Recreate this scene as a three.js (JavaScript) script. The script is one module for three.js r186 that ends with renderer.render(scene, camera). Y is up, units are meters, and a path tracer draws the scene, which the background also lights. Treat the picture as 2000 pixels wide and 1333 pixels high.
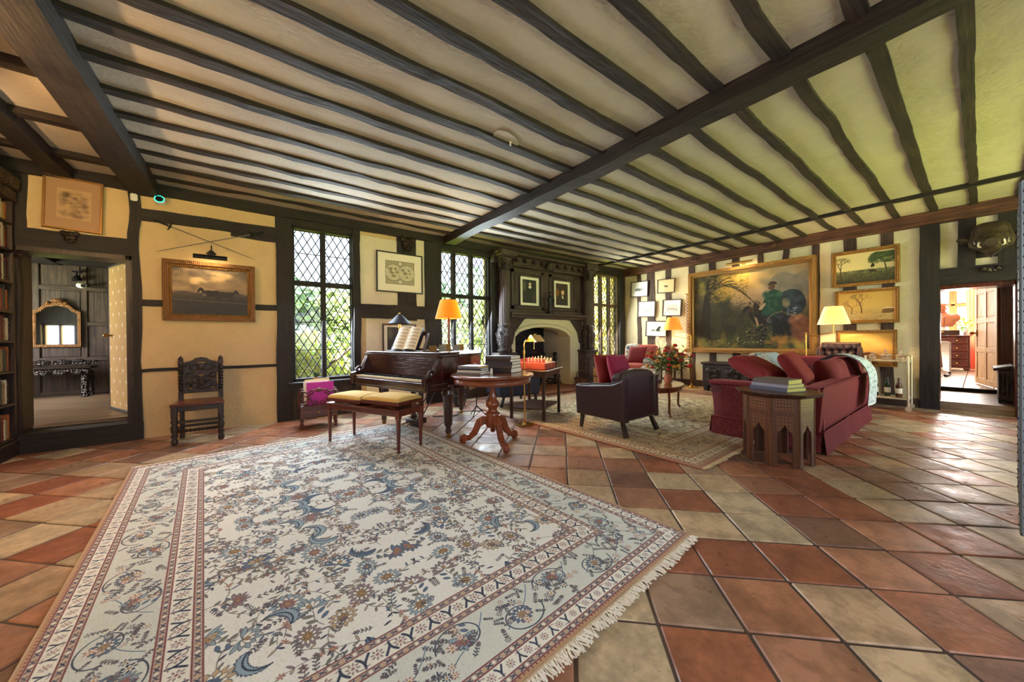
import * as THREE from 'three';
import { mergeGeometries, toCreasedNormals } from 'three/addons/utils/BufferGeometryUtils.js';
import { RectAreaLightUniformsLib } from 'three/addons/lights/RectAreaLightUniformsLib.js';

// ---------------------------------------------------------------- camera, sky, sun, daylight
const D = Math.PI / 180;
const scene = new THREE.Scene();
const renderer = new THREE.WebGLRenderer({ antialias: true });
renderer.toneMapping = THREE.LinearToneMapping;
renderer.toneMappingExposure = 1.22;
renderer.shadowMap.enabled = true;
RectAreaLightUniformsLib.init();
const camera = new THREE.PerspectiveCamera(2 * Math.atan(666.5 / 688) / D, 2000 / 1333, 0.05, 200);
camera.rotation.order = 'YXZ';
camera.position.set(0, 1.15, 0);
camera.rotation.set(-0.28 * D, -37.0 * D, -0.505 * D);
scene.add(camera);

scene.background = new THREE.Color().setRGB(1.7, 2.0, 2.4);           // bright hazy sky
const sun = new THREE.DirectionalLight(new THREE.Color().setRGB(1, 0.93, 0.78), 95);
sun.position.set(-20, 26, 7); sun.target.position.set(3, 0, -3); sun.castShadow = true; sun.shadow.radius = 1;
Object.assign(sun.shadow.camera, { left: -30, right: 30, top: 30, bottom: -30, near: 1, far: 90 });
sun.shadow.mapSize.set(2048, 2048);
scene.add(sun, sun.target);
// area lights for daylight, from windows seen and from sources out of view: [centre, size, direction it faces, radiance]
function daylight(x, y, z, w, h, dx, dy, dz, rgb, k) {
  const l = new THREE.RectAreaLight(new THREE.Color().setRGB(...rgb), k, w, h);
  l.position.set(x, y, z); l.lookAt(x + dx, y + dy, z + dz); l.name = 'daylight_panel'; scene.add(l);
}
const SKYC = [0.78, 0.9, 1.0];
daylight(0.955, 1.7, -5.99, 0.84, 2.25, 0, -0.4, 1, SKYC, 17);            // window by the carved chair
daylight(3.45, 1.75, -5.99, 1.1, 2.1, 0, -0.4, 1, SKYC, 16);              // window beside the chimneypiece
daylight(7.6, 1.75, -5.98, 1.2, 2.2, 0, -0.35, 1, [0.95, 0.95, 0.85], 8); // window in the corner
daylight(1.0, 1.6, 2.55, 3.1, 1.6, 0, -0.5, -1, [0.9, 0.95, 1.0], 4.2);  // unseen rear window, lights the rug and near floor
daylight(6.6, 1.6, 2.55, 3.2, 2.1, 0, -0.6, -1, [0.88, 0.95, 1.0], 2.6);  // unseen second rear window, lights the right side
daylight(16.25, 1.75, -0.6, 1.8, 1.6, -1, -0.12, 0.02, [1, 0.97, 0.92], 60);  // window of the room beyond the doorway
daylight(12.6, 1.8, -3.05, 1.6, 1.5, 0, -0.2, 1, [1, 0.95, 0.86], 30);    // unseen side light in that room, placed to brighten the oak door
daylight(-4.05, 1.5, -8.3, 1.1, 1.0, 1, -0.3, -0.1, [1, 0.97, 0.92], 24);  // unseen opening in the hall side wall, lights the panelling

// ---------------------------------------------------------------- helpers
function rng(seed) { let a = seed >>> 0; return () => { a = (a + 0x6d2b79f5) | 0; let t = Math.imul(a ^ (a >>> 15), 1 | a); t = (t + Math.imul(t ^ (t >>> 7), 61 | t)) ^ t; return ((t ^ (t >>> 14)) >>> 0) / 4294967296; }; }
const R0 = rng(7);
const hash = (x, y, s) => { let h = (Math.imul(x, 374761393) + Math.imul(y, 668265263) + Math.imul(s, 974634163)) | 0; h = Math.imul(h ^ (h >>> 13), 1274126177); return ((h ^ (h >>> 16)) >>> 0) / 4294967296; };
const mod = (a, n) => ((a % n) + n) % n, sm = (t) => t * t * (3 - 2 * t), lerp = (a, b, t) => a + (b - a) * t, clamp = (x, a = 0, b = 1) => Math.min(b, Math.max(a, x));
function pn(x, y, px, py, s) {                                            // periodic value noise
  const ix = Math.floor(x), iy = Math.floor(y), fx = sm(x - ix), fy = sm(y - iy);
  const a = mod(ix, px), b = mod(ix + 1, px), c = mod(iy, py), d = mod(iy + 1, py);
  return lerp(lerp(hash(a, c, s), hash(b, c, s), fx), lerp(hash(a, d, s), hash(b, d, s), fx), fy);
}
function fbm(u, v, fx, fy, o, s) { let r = 0, a = 0.5, n = 0; for (let i = 0; i < o; i++) { r += a * pn(u * fx, v * fy, fx, fy, s + i); n += a; a *= 0.55; fx *= 2; fy *= 2; } return r / n; }
const n1 = (x, s) => { const i = Math.floor(x), f = sm(x - i); return lerp(hash(i, 3, s), hash(i + 1, 3, s), f) * 2 - 1; };

function dataTex(w, h, fn, srgb = true, rx = 1, ry = 1) {
  const d = new Uint8Array(w * h * 4);
  for (let y = 0; y < h; y++) for (let x = 0; x < w; x++) { const c = fn((x + 0.5) / w, (y + 0.5) / h), i = (y * w + x) * 4; for (let k = 0; k < 3; k++) d[i + k] = clamp(c[k] ?? c[0], 0, 255); d[i + 3] = 255; }
  const t = new THREE.DataTexture(d, w, h); t.wrapS = t.wrapT = THREE.RepeatWrapping; t.magFilter = THREE.LinearFilter; t.minFilter = THREE.LinearMipmapLinearFilter; t.generateMipmaps = true;
  if (srgb) t.colorSpace = THREE.SRGBColorSpace; t.repeat.set(rx, ry); t.needsUpdate = true; return t;
}
function canvasTex(w, h, draw, srgb = true) {
  const c = document.createElement('canvas'); c.width = w; c.height = h; draw(c.getContext('2d'), w, h);
  const t = new THREE.CanvasTexture(c); if (srgb) t.colorSpace = THREE.SRGBColorSpace; t.anisotropy = 8; return t;
}
const M = {};
const mat = (o) => { const m = (o.clearcoat || o.transmission || o.sheen || o.ior || o.specularIntensity !== undefined) ? new THREE.MeshPhysicalMaterial(o) : new THREE.MeshStandardMaterial(o); return m; };
const rgb = (r, g, b) => new THREE.Color().setRGB(r / 255, g / 255, b / 255, THREE.SRGBColorSpace);

// geometry -------------------------------------------------------
const flat = (g) => { g = g.index ? g.toNonIndexed() : g; for (const k of Object.keys(g.attributes)) if (!['position', 'normal', 'uv'].includes(k)) g.deleteAttribute(k); if (!g.attributes.uv) g.setAttribute('uv', new THREE.BufferAttribute(new Float32Array(g.attributes.position.count * 2), 2)); if (!g.attributes.normal) g.computeVertexNormals(); return g; };
const merge = (l) => { l = [].concat(l).flat(9).filter(Boolean); return l.length === 1 ? flat(l[0]) : mergeGeometries(l.map(flat)); };
const tr = (g, x = 0, y = 0, z = 0, rx = 0, ry = 0, rz = 0, s = 1) => { const m = new THREE.Matrix4().compose(new THREE.Vector3(x, y, z), new THREE.Quaternion().setFromEuler(new THREE.Euler(rx, ry, rz, 'YXZ')), Array.isArray(s) ? new THREE.Vector3(...s) : new THREE.Vector3(s, s, s)); return g.applyMatrix4(m); };
function box(w, h, d, x = 0, y = 0, z = 0, c = 0) {                       // centre at x, y, z; c: chamfer
  if (!c) return flat(new THREE.BoxGeometry(w, h, d)).translate(x, y, z);
  c = Math.min(c, w * 0.45, h * 0.45, d * 0.45);
  const H = [w / 2, h / 2, d / 2], P = [], N = [];
  const V = (s, k) => H.map((a, i) => s[i] * (i === k ? a : a - c));
  const tri = (a, b, e) => { const A = new THREE.Vector3(...a), n = new THREE.Vector3(...b).sub(A).cross(new THREE.Vector3(...e).sub(A)); if (n.dot(new THREE.Vector3(a[0] + b[0] + e[0], a[1] + b[1] + e[1], a[2] + b[2] + e[2])) < 0) { [b, e] = [e, b]; n.negate(); } n.normalize(); P.push(...a, ...b, ...e); for (let i = 0; i < 3; i++) N.push(n.x, n.y, n.z); };
  const quad = (a, b, e, f) => { tri(a, b, e); tri(a, e, f); };
  for (let k = 0; k < 3; k++) for (const s of [-1, 1]) { const i = (k + 1) % 3, j = (k + 2) % 3, q = [[-1, -1], [1, -1], [1, 1], [-1, 1]].map(([a, b]) => { const v = []; v[k] = s; v[i] = a; v[j] = b; return V(v, k); }); quad(...q); }
  for (let k = 0; k < 3; k++) { const i = (k + 1) % 3, j = (k + 2) % 3; for (const a of [-1, 1]) for (const b of [-1, 1]) { const v = (s) => { const o = []; o[k] = s; o[i] = a; o[j] = b; return o; }; quad(V(v(-1), i), V(v(1), i), V(v(1), j), V(v(-1), j)); } }
  for (const a of [-1, 1]) for (const b of [-1, 1]) for (const e of [-1, 1]) tri(V([a, b, e], 0), V([a, b, e], 1), V([a, b, e], 2));
  const g = new THREE.BufferGeometry(); g.setAttribute('position', new THREE.Float32BufferAttribute(P, 3)); g.setAttribute('normal', new THREE.Float32BufferAttribute(N, 3)); g.setAttribute('uv', new THREE.Float32BufferAttribute(new Float32Array(P.length / 3 * 2), 2));
  return g.translate(x, y, z);
}
const bx = (x0, x1, y0, y1, z0, z1, c = 0) => box(x1 - x0, y1 - y0, z1 - z0, (x0 + x1) / 2, (y0 + y1) / 2, (z0 + z1) / 2, c);
const cyl = (r0, r1, h, x = 0, y = 0, z = 0, n = 16) => flat(new THREE.CylinderGeometry(r1, r0, h, n)).translate(x, y + h / 2, z);   // r0 below, r1 above, base at y
const lathe = (p, n = 20) => flat(new THREE.LatheGeometry(p.map(([r, y]) => new THREE.Vector2(Math.max(r, 1e-4), y)), n));
const sph = (r, x = 0, y = 0, z = 0, sx = 1, sy = 1, sz = 1, n = 14) => flat(new THREE.SphereGeometry(r, n, Math.ceil(n * 0.7))).scale(sx, sy, sz).translate(x, y, z);
const V3 = (a) => new THREE.Vector3(...a);
const tube = (pts, r, seg = 24, rs = 6, closed = false) => flat(new THREE.TubeGeometry(new THREE.CatmullRomCurve3(pts.map(V3), closed), seg, r, rs, closed));
function bar(a, b, r, n = 8, r2 = r) { const A = V3(a), B = V3(b), d = B.clone().sub(A), L = d.length(), g = flat(new THREE.CylinderGeometry(r2, r, L, n)); g.applyQuaternion(new THREE.Quaternion().setFromUnitVectors(new THREE.Vector3(0, 1, 0), d.normalize())); const c = A.add(B).multiplyScalar(0.5); return g.translate(c.x, c.y, c.z); }
function prism(pts, depth, bev = 0, holes = []) {                         // outline in x, y; extruded along z, centred
  const s = new THREE.Shape(pts.map(([x, y]) => new THREE.Vector2(x, y)));
  for (const h of holes) s.holes.push(new THREE.Path(h.map(([x, y]) => new THREE.Vector2(x, y))));
  return flat(new THREE.ExtrudeGeometry(s, { depth: depth - 2 * bev, bevelEnabled: bev > 0, bevelThickness: bev, bevelSize: bev, bevelOffset: -bev, bevelSegments: 2, curveSegments: 8 })).translate(0, 0, -depth / 2 + bev);
}
function wonk(g, amp, f, s) {                                             // hewn unevenness: moves points by a smooth function of their place
  const p = g.attributes.position, o = [0, 0, 0];
  for (let i = 0; i < p.count; i++) { const q = [p.getX(i), p.getY(i), p.getZ(i)]; for (let k = 0; k < 3; k++) { const t = (q[(k + 1) % 3] + q[(k + 2) % 3] * 1.31 + q[k] * 0.3) * f; o[k] = q[k] + amp * (n1(t, s + k) + 0.5 * n1(t * 2.7, s + 9 + k)); } p.setXYZ(i, ...o); }
  g.deleteAttribute('normal'); g.computeVertexNormals(); return flat(g);
}
function timber(x0, x1, y0, y1, z0, z1, s = 1, amp = 0.009, f = 1.6) {    // a hewn timber, cut into short lengths along its longest side
  const w = [x1 - x0, y1 - y0, z1 - z0], L = Math.max(...w), n = w.map((a) => (a === L ? Math.max(2, Math.ceil(L / 0.13)) : 1));
  const g = new THREE.BoxGeometry(...w, ...n).toNonIndexed().translate((x0 + x1) / 2, (y0 + y1) / 2, (z0 + z1) / 2);
  return wonk(g, amp, f, s);
}
function pillow(w, h, d, e = 0.55, n = 16, crown = 1) {                   // cushion: square outline, full middle, thin edge; lies in x, z with thickness h
  const P = [], U = [], I = [], N = n, hgt = (a, b) => Math.pow(Math.max(0, (1 - a ** 4) * (1 - b ** 4)), e) * h / 2;
  for (const s of [1, -1]) for (let i = 0; i <= N; i++) for (let j = 0; j <= N; j++) { const a = Math.sin((i / N * 2 - 1) * Math.PI / 2), b = Math.sin((j / N * 2 - 1) * Math.PI / 2), pin = 1 - 0.05 * (1 - (Math.abs(a) * Math.abs(b))) * crown * Math.max(Math.abs(a), Math.abs(b)) ** 6; P.push(a * w / 2 * pin, s * hgt(a, b), b * d / 2 * pin); U.push(i / N, j / N); }
  const q = (N + 1) * (N + 1);
  for (let s = 0; s < 2; s++) for (let i = 0; i < N; i++) for (let j = 0; j < N; j++) { const a = s * q + i * (N + 1) + j, b = a + 1, c = a + N + 1, e2 = c + 1; if (s) I.push(a, c, b, b, c, e2); else I.push(a, b, c, b, e2, c); }
  const g = new THREE.BufferGeometry(); g.setAttribute('position', new THREE.Float32BufferAttribute(P, 3)); g.setAttribute('uv', new THREE.Float32BufferAttribute(U, 2)); g.setIndex(I); g.computeVertexNormals(); return flat(g);
}
function grid(nu, nv, f) {                                                // parametric sheet f(u, v) -> [x, y, z]
  const P = [], U = [], I = [];
  for (let i = 0; i <= nu; i++) for (let j = 0; j <= nv; j++) { P.push(...f(i / nu, j / nv)); U.push(i / nu, j / nv); }
  for (let i = 0; i < nu; i++) for (let j = 0; j < nv; j++) { const a = i * (nv + 1) + j, b = a + 1, c = a + nv + 1; I.push(a, b, c, b, c + 1, c); }
  const g = new THREE.BufferGeometry(); g.setAttribute('position', new THREE.Float32BufferAttribute(P, 3)); g.setAttribute('uv', new THREE.Float32BufferAttribute(U, 2)); g.setIndex(I); g.computeVertexNormals(); return flat(g);
}
function soft(w, h, d, x, y, z, r = 0.04, n = 3) {                        // upholstered block with round edges
  const g = new THREE.BoxGeometry(w, h, d, 8, 6, 8), p = g.attributes.position, H = [w / 2 - r, h / 2 - r, d / 2 - r], v = new THREE.Vector3(), c = new THREE.Vector3();
  for (let i = 0; i < p.count; i++) { v.fromBufferAttribute(p, i); c.set(clamp(v.x, -H[0], H[0]), clamp(v.y, -H[1], H[1]), clamp(v.z, -H[2], H[2])); v.sub(c); if (v.length() > 1e-6) v.setLength(r); v.add(c); p.setXYZ(i, v.x, v.y, v.z); }
  return toCreasedNormals(flat(g), 0.9).translate(x, y, z);
}
// uv in metres; u runs along the grain axis
function uvBox(g, ax = 'y') {
  const p = g.attributes.position, n = g.attributes.normal, uv = g.attributes.uv, k = 'xyz'.indexOf(ax);
  for (let i = 0; i < p.count; i++) { const q = [p.getX(i), p.getY(i), p.getZ(i)], m = [Math.abs(n.getX(i)), Math.abs(n.getY(i)), Math.abs(n.getZ(i))]; let d = m[0] > m[1] ? (m[0] > m[2] ? 0 : 2) : (m[1] > m[2] ? 1 : 2); const rest = [0, 1, 2].filter((a) => a !== d); let a = rest[0], b = rest[1]; if (b === k) [a, b] = [b, a]; uv.setXY(i, q[a] + d * 0.37, q[b] + d * 0.61); }
  return g;
}
const taken = {};
const numbered = (n) => { const c = (taken[n] = (taken[n] ?? -1) + 1); return c ? n + '_' + String(c).padStart(3, '0') : n; };
// parts of one thing may share a name; only things are numbered
function part(name, g, m, parent, ax = 'y', keep = false) {
  g = merge(g); if (ax) uvBox(g, ax);
  const o = new THREE.Mesh(g, m); o.name = name; o.castShadow = o.receiveShadow = true; parent.add(o); return o;
}
function thing(name, label, category, x = 0, y = 0, z = 0, turn = 0, group) {
  const o = new THREE.Group(); o.name = numbered(name); o.position.set(x, y, z); o.rotation.y = turn; o.userData = { label, category }; if (group) o.userData.group = group; scene.add(o); return o;
}
function solo(name, label, category, g, m, ax = 'y', pos = [0, 0, 0], turn = 0, group) {
  const o = part(numbered(name), g, m, scene, ax); o.position.set(...pos); o.rotation.y = turn; o.userData = { label, category }; if (group) o.userData.group = group; return o;
}
function structure(name, label) { const o = new THREE.Group(); o.name = name; o.userData = { kind: 'structure', label, category: name.split('_')[0] }; scene.add(o); return o; }

// ---------------------------------------------------------------- textures and materials
const woodFn = (c0, c1, seed, fx = 4, fy = 48) => (u, v) => { const w = fbm(u, v, 3, 4, 2, seed + 40), g = fbm(u, v + w * 0.03, fx, fy, 4, seed), s = fbm(u, v, 6, 6, 3, seed + 20), k = clamp(g * 1.3 - 0.2 + (s - 0.5) * 0.5); return [lerp(c0[0], c1[0], k), lerp(c0[1], c1[1], k), lerp(c0[2], c1[2], k)]; };
const woodTex = (c0, c1, seed, fx, fy) => dataTex(512, 512, woodFn(c0, c1, seed, fx, fy));
const grainBump = dataTex(512, 512, (u, v) => [255 * clamp(fbm(u, v, 4, 56, 4, 91) * 1.5 - 0.25)], false, 1, 1.4);
const hewnBump = dataTex(512, 512, (u, v) => [255 * clamp(0.6 * fbm(u, v, 5, 30, 4, 17) + 0.4 * fbm(u, v, 14, 20, 3, 18))], false, 0.9, 1.6);
const lumpBump = dataTex(512, 512, (u, v) => [255 * clamp(0.75 * fbm(u, v, 4, 4, 5, 55) + 0.25 * fbm(u, v, 60, 60, 2, 56))], false, 0.7, 0.7);
const clothBump = dataTex(256, 256, (u, v) => [255 * (0.5 + 0.25 * Math.sin(u * 2 * Math.PI * 64) + 0.25 * Math.sin(v * 2 * Math.PI * 64))], false, 4, 4);
const carveBump = dataTex(512, 512, (u, v) => { const a = Math.sin(u * 2 * Math.PI * 6 + 2.2 * Math.sin(v * 2 * Math.PI * 4)) * Math.sin(v * 2 * Math.PI * 6 + 2.2 * Math.sin(u * 2 * Math.PI * 4)), n = fbm(u, v, 12, 12, 3, 77); return [255 * clamp(0.5 + 0.38 * a + (n - 0.5) * 0.7)]; }, false, 2.2, 2.2);
const leatherBump = dataTex(512, 512, (u, v) => [255 * clamp(fbm(u, v, 40, 40, 3, 61) * 0.7 + 0.3 * fbm(u, v, 6, 6, 3, 62))], false, 2, 2);
const W = (c0, c1, seed, o = {}, rx = 0.8, ry = 1.6) => { const t = woodTex(c0, c1, seed); t.repeat.set(rx, ry); return mat({ map: t, bumpMap: grainBump, bumpScale: 0.0012, roughness: 0.55, ...o }); };
M.beam = W([16, 12, 12], [48, 37, 33], 3, { roughness: 0.68, bumpMap: hewnBump, bumpScale: 0.006 });
M.joist = W([20, 15, 13], [60, 46, 38], 5, { roughness: 0.75, bumpMap: hewnBump, bumpScale: 0.007 });
M.plate = W([54, 29, 20], [118, 72, 50], 6, { roughness: 0.7, bumpMap: hewnBump, bumpScale: 0.006 });
M.stud = W([46, 32, 27], [98, 74, 62], 8, { roughness: 0.72, bumpMap: hewnBump, bumpScale: 0.005 });
M.oakDark = W([24, 15, 12], [66, 44, 34], 9, { roughness: 0.45 });
M.oakCarved = W([24, 15, 12], [70, 46, 35], 11, { roughness: 0.42, bumpMap: carveBump, bumpScale: 0.018 });
M.panel = W([44, 34, 28], [104, 84, 70], 12, { roughness: 0.55 });
M.panelDark = W([30, 23, 20], [72, 58, 50], 13, { roughness: 0.55 });
M.mahogany = W([62, 22, 16], [128, 56, 38], 14, { roughness: 0.28, clearcoat: 0.4, clearcoatRoughness: 0.15 });
M.walnutRed = W([96, 42, 24], [162, 82, 48], 15, { roughness: 0.26, clearcoat: 0.5, clearcoatRoughness: 0.12 });
M.pianoWood = W([38, 16, 15], [74, 36, 32], 16, { roughness: 0.22, clearcoat: 0.6, clearcoatRoughness: 0.1 });
M.oakDoor = W([146, 102, 62], [212, 166, 114], 17, { roughness: 0.5 });
M.boards = W([92, 74, 58], [176, 150, 124], 18, { roughness: 0.38 }, 0.6, 1.4);
M.inlaid = W([70, 40, 26], [136, 86, 56], 19, { roughness: 0.4 });
M.tableDark = W([40, 22, 16], [88, 54, 40], 20, { roughness: 0.3 });
M.windowOak = W([62, 44, 34], [128, 100, 80], 21, { roughness: 0.6, bumpMap: hewnBump, bumpScale: 0.003 });
const plasterTex = (c, seed, amt = 0.1) => dataTex(512, 512, (u, v) => { const n = fbm(u, v, 3, 3, 5, seed), m = fbm(u, v, 24, 24, 3, seed + 5), k = 1 + amt * (n - 0.5) * 2 + 0.05 * (m - 0.5); return c.map((x) => x * k); }, true, 0.45, 0.45);
M.plaster = mat({ map: plasterTex([212, 184, 138], 31, 0.05), bumpMap: lumpBump, bumpScale: 0.012, roughness: 0.92 });
M.plasterRight = mat({ map: plasterTex([222, 212, 176], 32, 0.07), bumpMap: lumpBump, bumpScale: 0.014, roughness: 0.92 });
M.ceiling = mat({ map: plasterTex([174, 166, 149], 33, 0.05), bumpMap: lumpBump, bumpScale: 0.014, roughness: 0.95 });
M.stone = mat({ map: plasterTex([222, 214, 180], 34, 0.06), bumpMap: lumpBump, bumpScale: 0.006, roughness: 0.85 });
M.limewash = mat({ map: plasterTex([214, 204, 184], 35, 0.12), bumpMap: lumpBump, bumpScale: 0.01, roughness: 0.95 });
M.soot = mat({ map: plasterTex([34, 32, 36], 36, 0.4), bumpMap: lumpBump, bumpScale: 0.012, roughness: 0.95 });
M.hearth = mat({ map: plasterTex([150, 92, 66], 37, 0.2), roughness: 0.7 });
M.grout = mat({ map: plasterTex([74, 60, 50], 38, 0.25), roughness: 0.9 });
M.fiddle = mat({ color: rgb(60, 50, 46), roughness: 0.7 });
M.lead = mat({ color: rgb(34, 35, 37), roughness: 0.6 });
M.glass = new THREE.MeshPhysicalMaterial({ color: 0xffffff, transmission: 1, thickness: 0, roughness: 0.02, ior: 1.5 });
M.frontGlass = new THREE.MeshPhysicalMaterial({ specularIntensity: 0.25, color: 0xffffff, transmission: 1, thickness: 0, roughness: 0.03, ior: 1.45 });
M.clear = new THREE.MeshPhysicalMaterial({ color: 0xffffff, transmission: 1, thickness: 0, roughness: 0.02, ior: 1.5 });
M.brass = mat({ color: rgb(214, 170, 88), metalness: 1, roughness: 0.25 });
M.agedBrass = mat({ color: rgb(150, 112, 66), metalness: 0.9, roughness: 0.4 });
M.iron = mat({ color: rgb(34, 33, 36), metalness: 0.6, roughness: 0.5 });
M.steel = mat({ color: rgb(120, 112, 104), metalness: 0.9, roughness: 0.35 });
M.silver = mat({ color: rgb(210, 210, 214), metalness: 1, roughness: 0.18 });
M.white = mat({ color: rgb(232, 230, 224), roughness: 0.5 });
M.black = mat({ color: rgb(22, 22, 26), roughness: 0.4 });
M.paper = mat({ color: rgb(238, 230, 212), roughness: 0.8 });
M.giltTex = dataTex(512, 512, (u, v) => { const a = Math.abs(Math.sin(u * Math.PI * 22)) * Math.abs(Math.sin(v * Math.PI * 22)), n = fbm(u, v, 18, 18, 3, 81); return [255 * clamp(0.25 + 0.5 * a + (n - 0.5) * 0.9)]; }, false, 2.4, 2.4);
M.gilt = mat({ color: rgb(150, 108, 58), metalness: 0.75, roughness: 0.36, bumpMap: M.giltTex, bumpScale: 0.014 });
M.giltPlain = mat({ color: rgb(168, 128, 72), metalness: 0.8, roughness: 0.3 });
M.giltDull = mat({ color: rgb(132, 92, 54), metalness: 0.55, roughness: 0.5, bumpMap: M.giltTex, bumpScale: 0.008 });
M.leather = mat({ color: rgb(52, 36, 40), roughness: 0.3, bumpMap: leatherBump, bumpScale: 0.0016 });
M.leatherBrown = mat({ color: rgb(74, 46, 38), roughness: 0.42, bumpMap: leatherBump, bumpScale: 0.0016 });
M.navy = mat({ color: rgb(30, 36, 56), roughness: 0.45, bumpMap: leatherBump, bumpScale: 0.0012 });
// red sofa cloth with a woven lattice of small lozenges
const quiltBump = dataTex(256, 256, (u, v) => { const a = Math.abs(Math.sin((u + v) * Math.PI * 8)), b = Math.abs(Math.sin((u - v) * Math.PI * 8)); return [255 * clamp(0.9 * Math.pow(Math.min(a, b), 0.6) + 0.1 * fbm(u, v, 40, 40, 2, 44))]; }, false, 4, 4);
M.sofa = mat({ color: rgb(116, 31, 40), bumpMap: quiltBump, bumpScale: 0.006, roughness: 0.8, sheen: 0.5, sheenColor: rgb(210, 120, 120), sheenRoughness: 0.5 });
M.sofaPlain = mat({ color: rgb(120, 35, 44), roughness: 0.85, sheen: 0.5, sheenColor: rgb(210, 120, 120), sheenRoughness: 0.5, bumpMap: clothBump, bumpScale: 0.0005 });
M.crimson = mat({ color: rgb(134, 18, 62), roughness: 0.8, sheen: 0.6, sheenColor: rgb(230, 90, 140) });
M.velvet = mat({ color: rgb(124, 28, 34), roughness: 0.8, sheen: 0.6, sheenColor: rgb(230, 110, 90) });
M.rose = mat({ map: plasterTex([178, 92, 84], 46, 0.2), roughness: 0.85, bumpMap: clothBump, bumpScale: 0.0006 });
M.yellowSeat = mat({ color: rgb(222, 186, 104), roughness: 0.8, sheen: 0.4, sheenColor: rgb(255, 230, 170), bumpMap: clothBump, bumpScale: 0.0005 });
M.floral = mat({ map: dataTex(512, 512, (u, v) => { const n = fbm(u, v, 9, 9, 3, 201), m = fbm(u, v, 14, 14, 3, 202); let c = [206, 208, 198]; if (n > 0.62) c = [128, 146, 140]; if (m > 0.66) c = [190, 140, 128]; if (n < 0.34) c = [96, 112, 120]; return c; }), roughness: 0.9 });
M.terra = mat({ color: rgb(190, 118, 84), roughness: 0.8 });
M.curtain = mat({ color: rgb(206, 84, 58), roughness: 0.85, transmission: 0.35, thickness: 0 });
M.mantel = W([44, 35, 35], [98, 80, 76], 22, { roughness: 0.45 });
M.mantelCarved = W([46, 37, 36], [104, 84, 78], 23, { roughness: 0.4, bumpMap: carveBump, bumpScale: 0.02 });
M.plasterDaylit = mat({ map: plasterTex([222, 212, 188], 40, 0.05), bumpMap: lumpBump, bumpScale: 0.012, roughness: 0.92 });  // same plaster, its paler tone carries the cool window light

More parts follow.
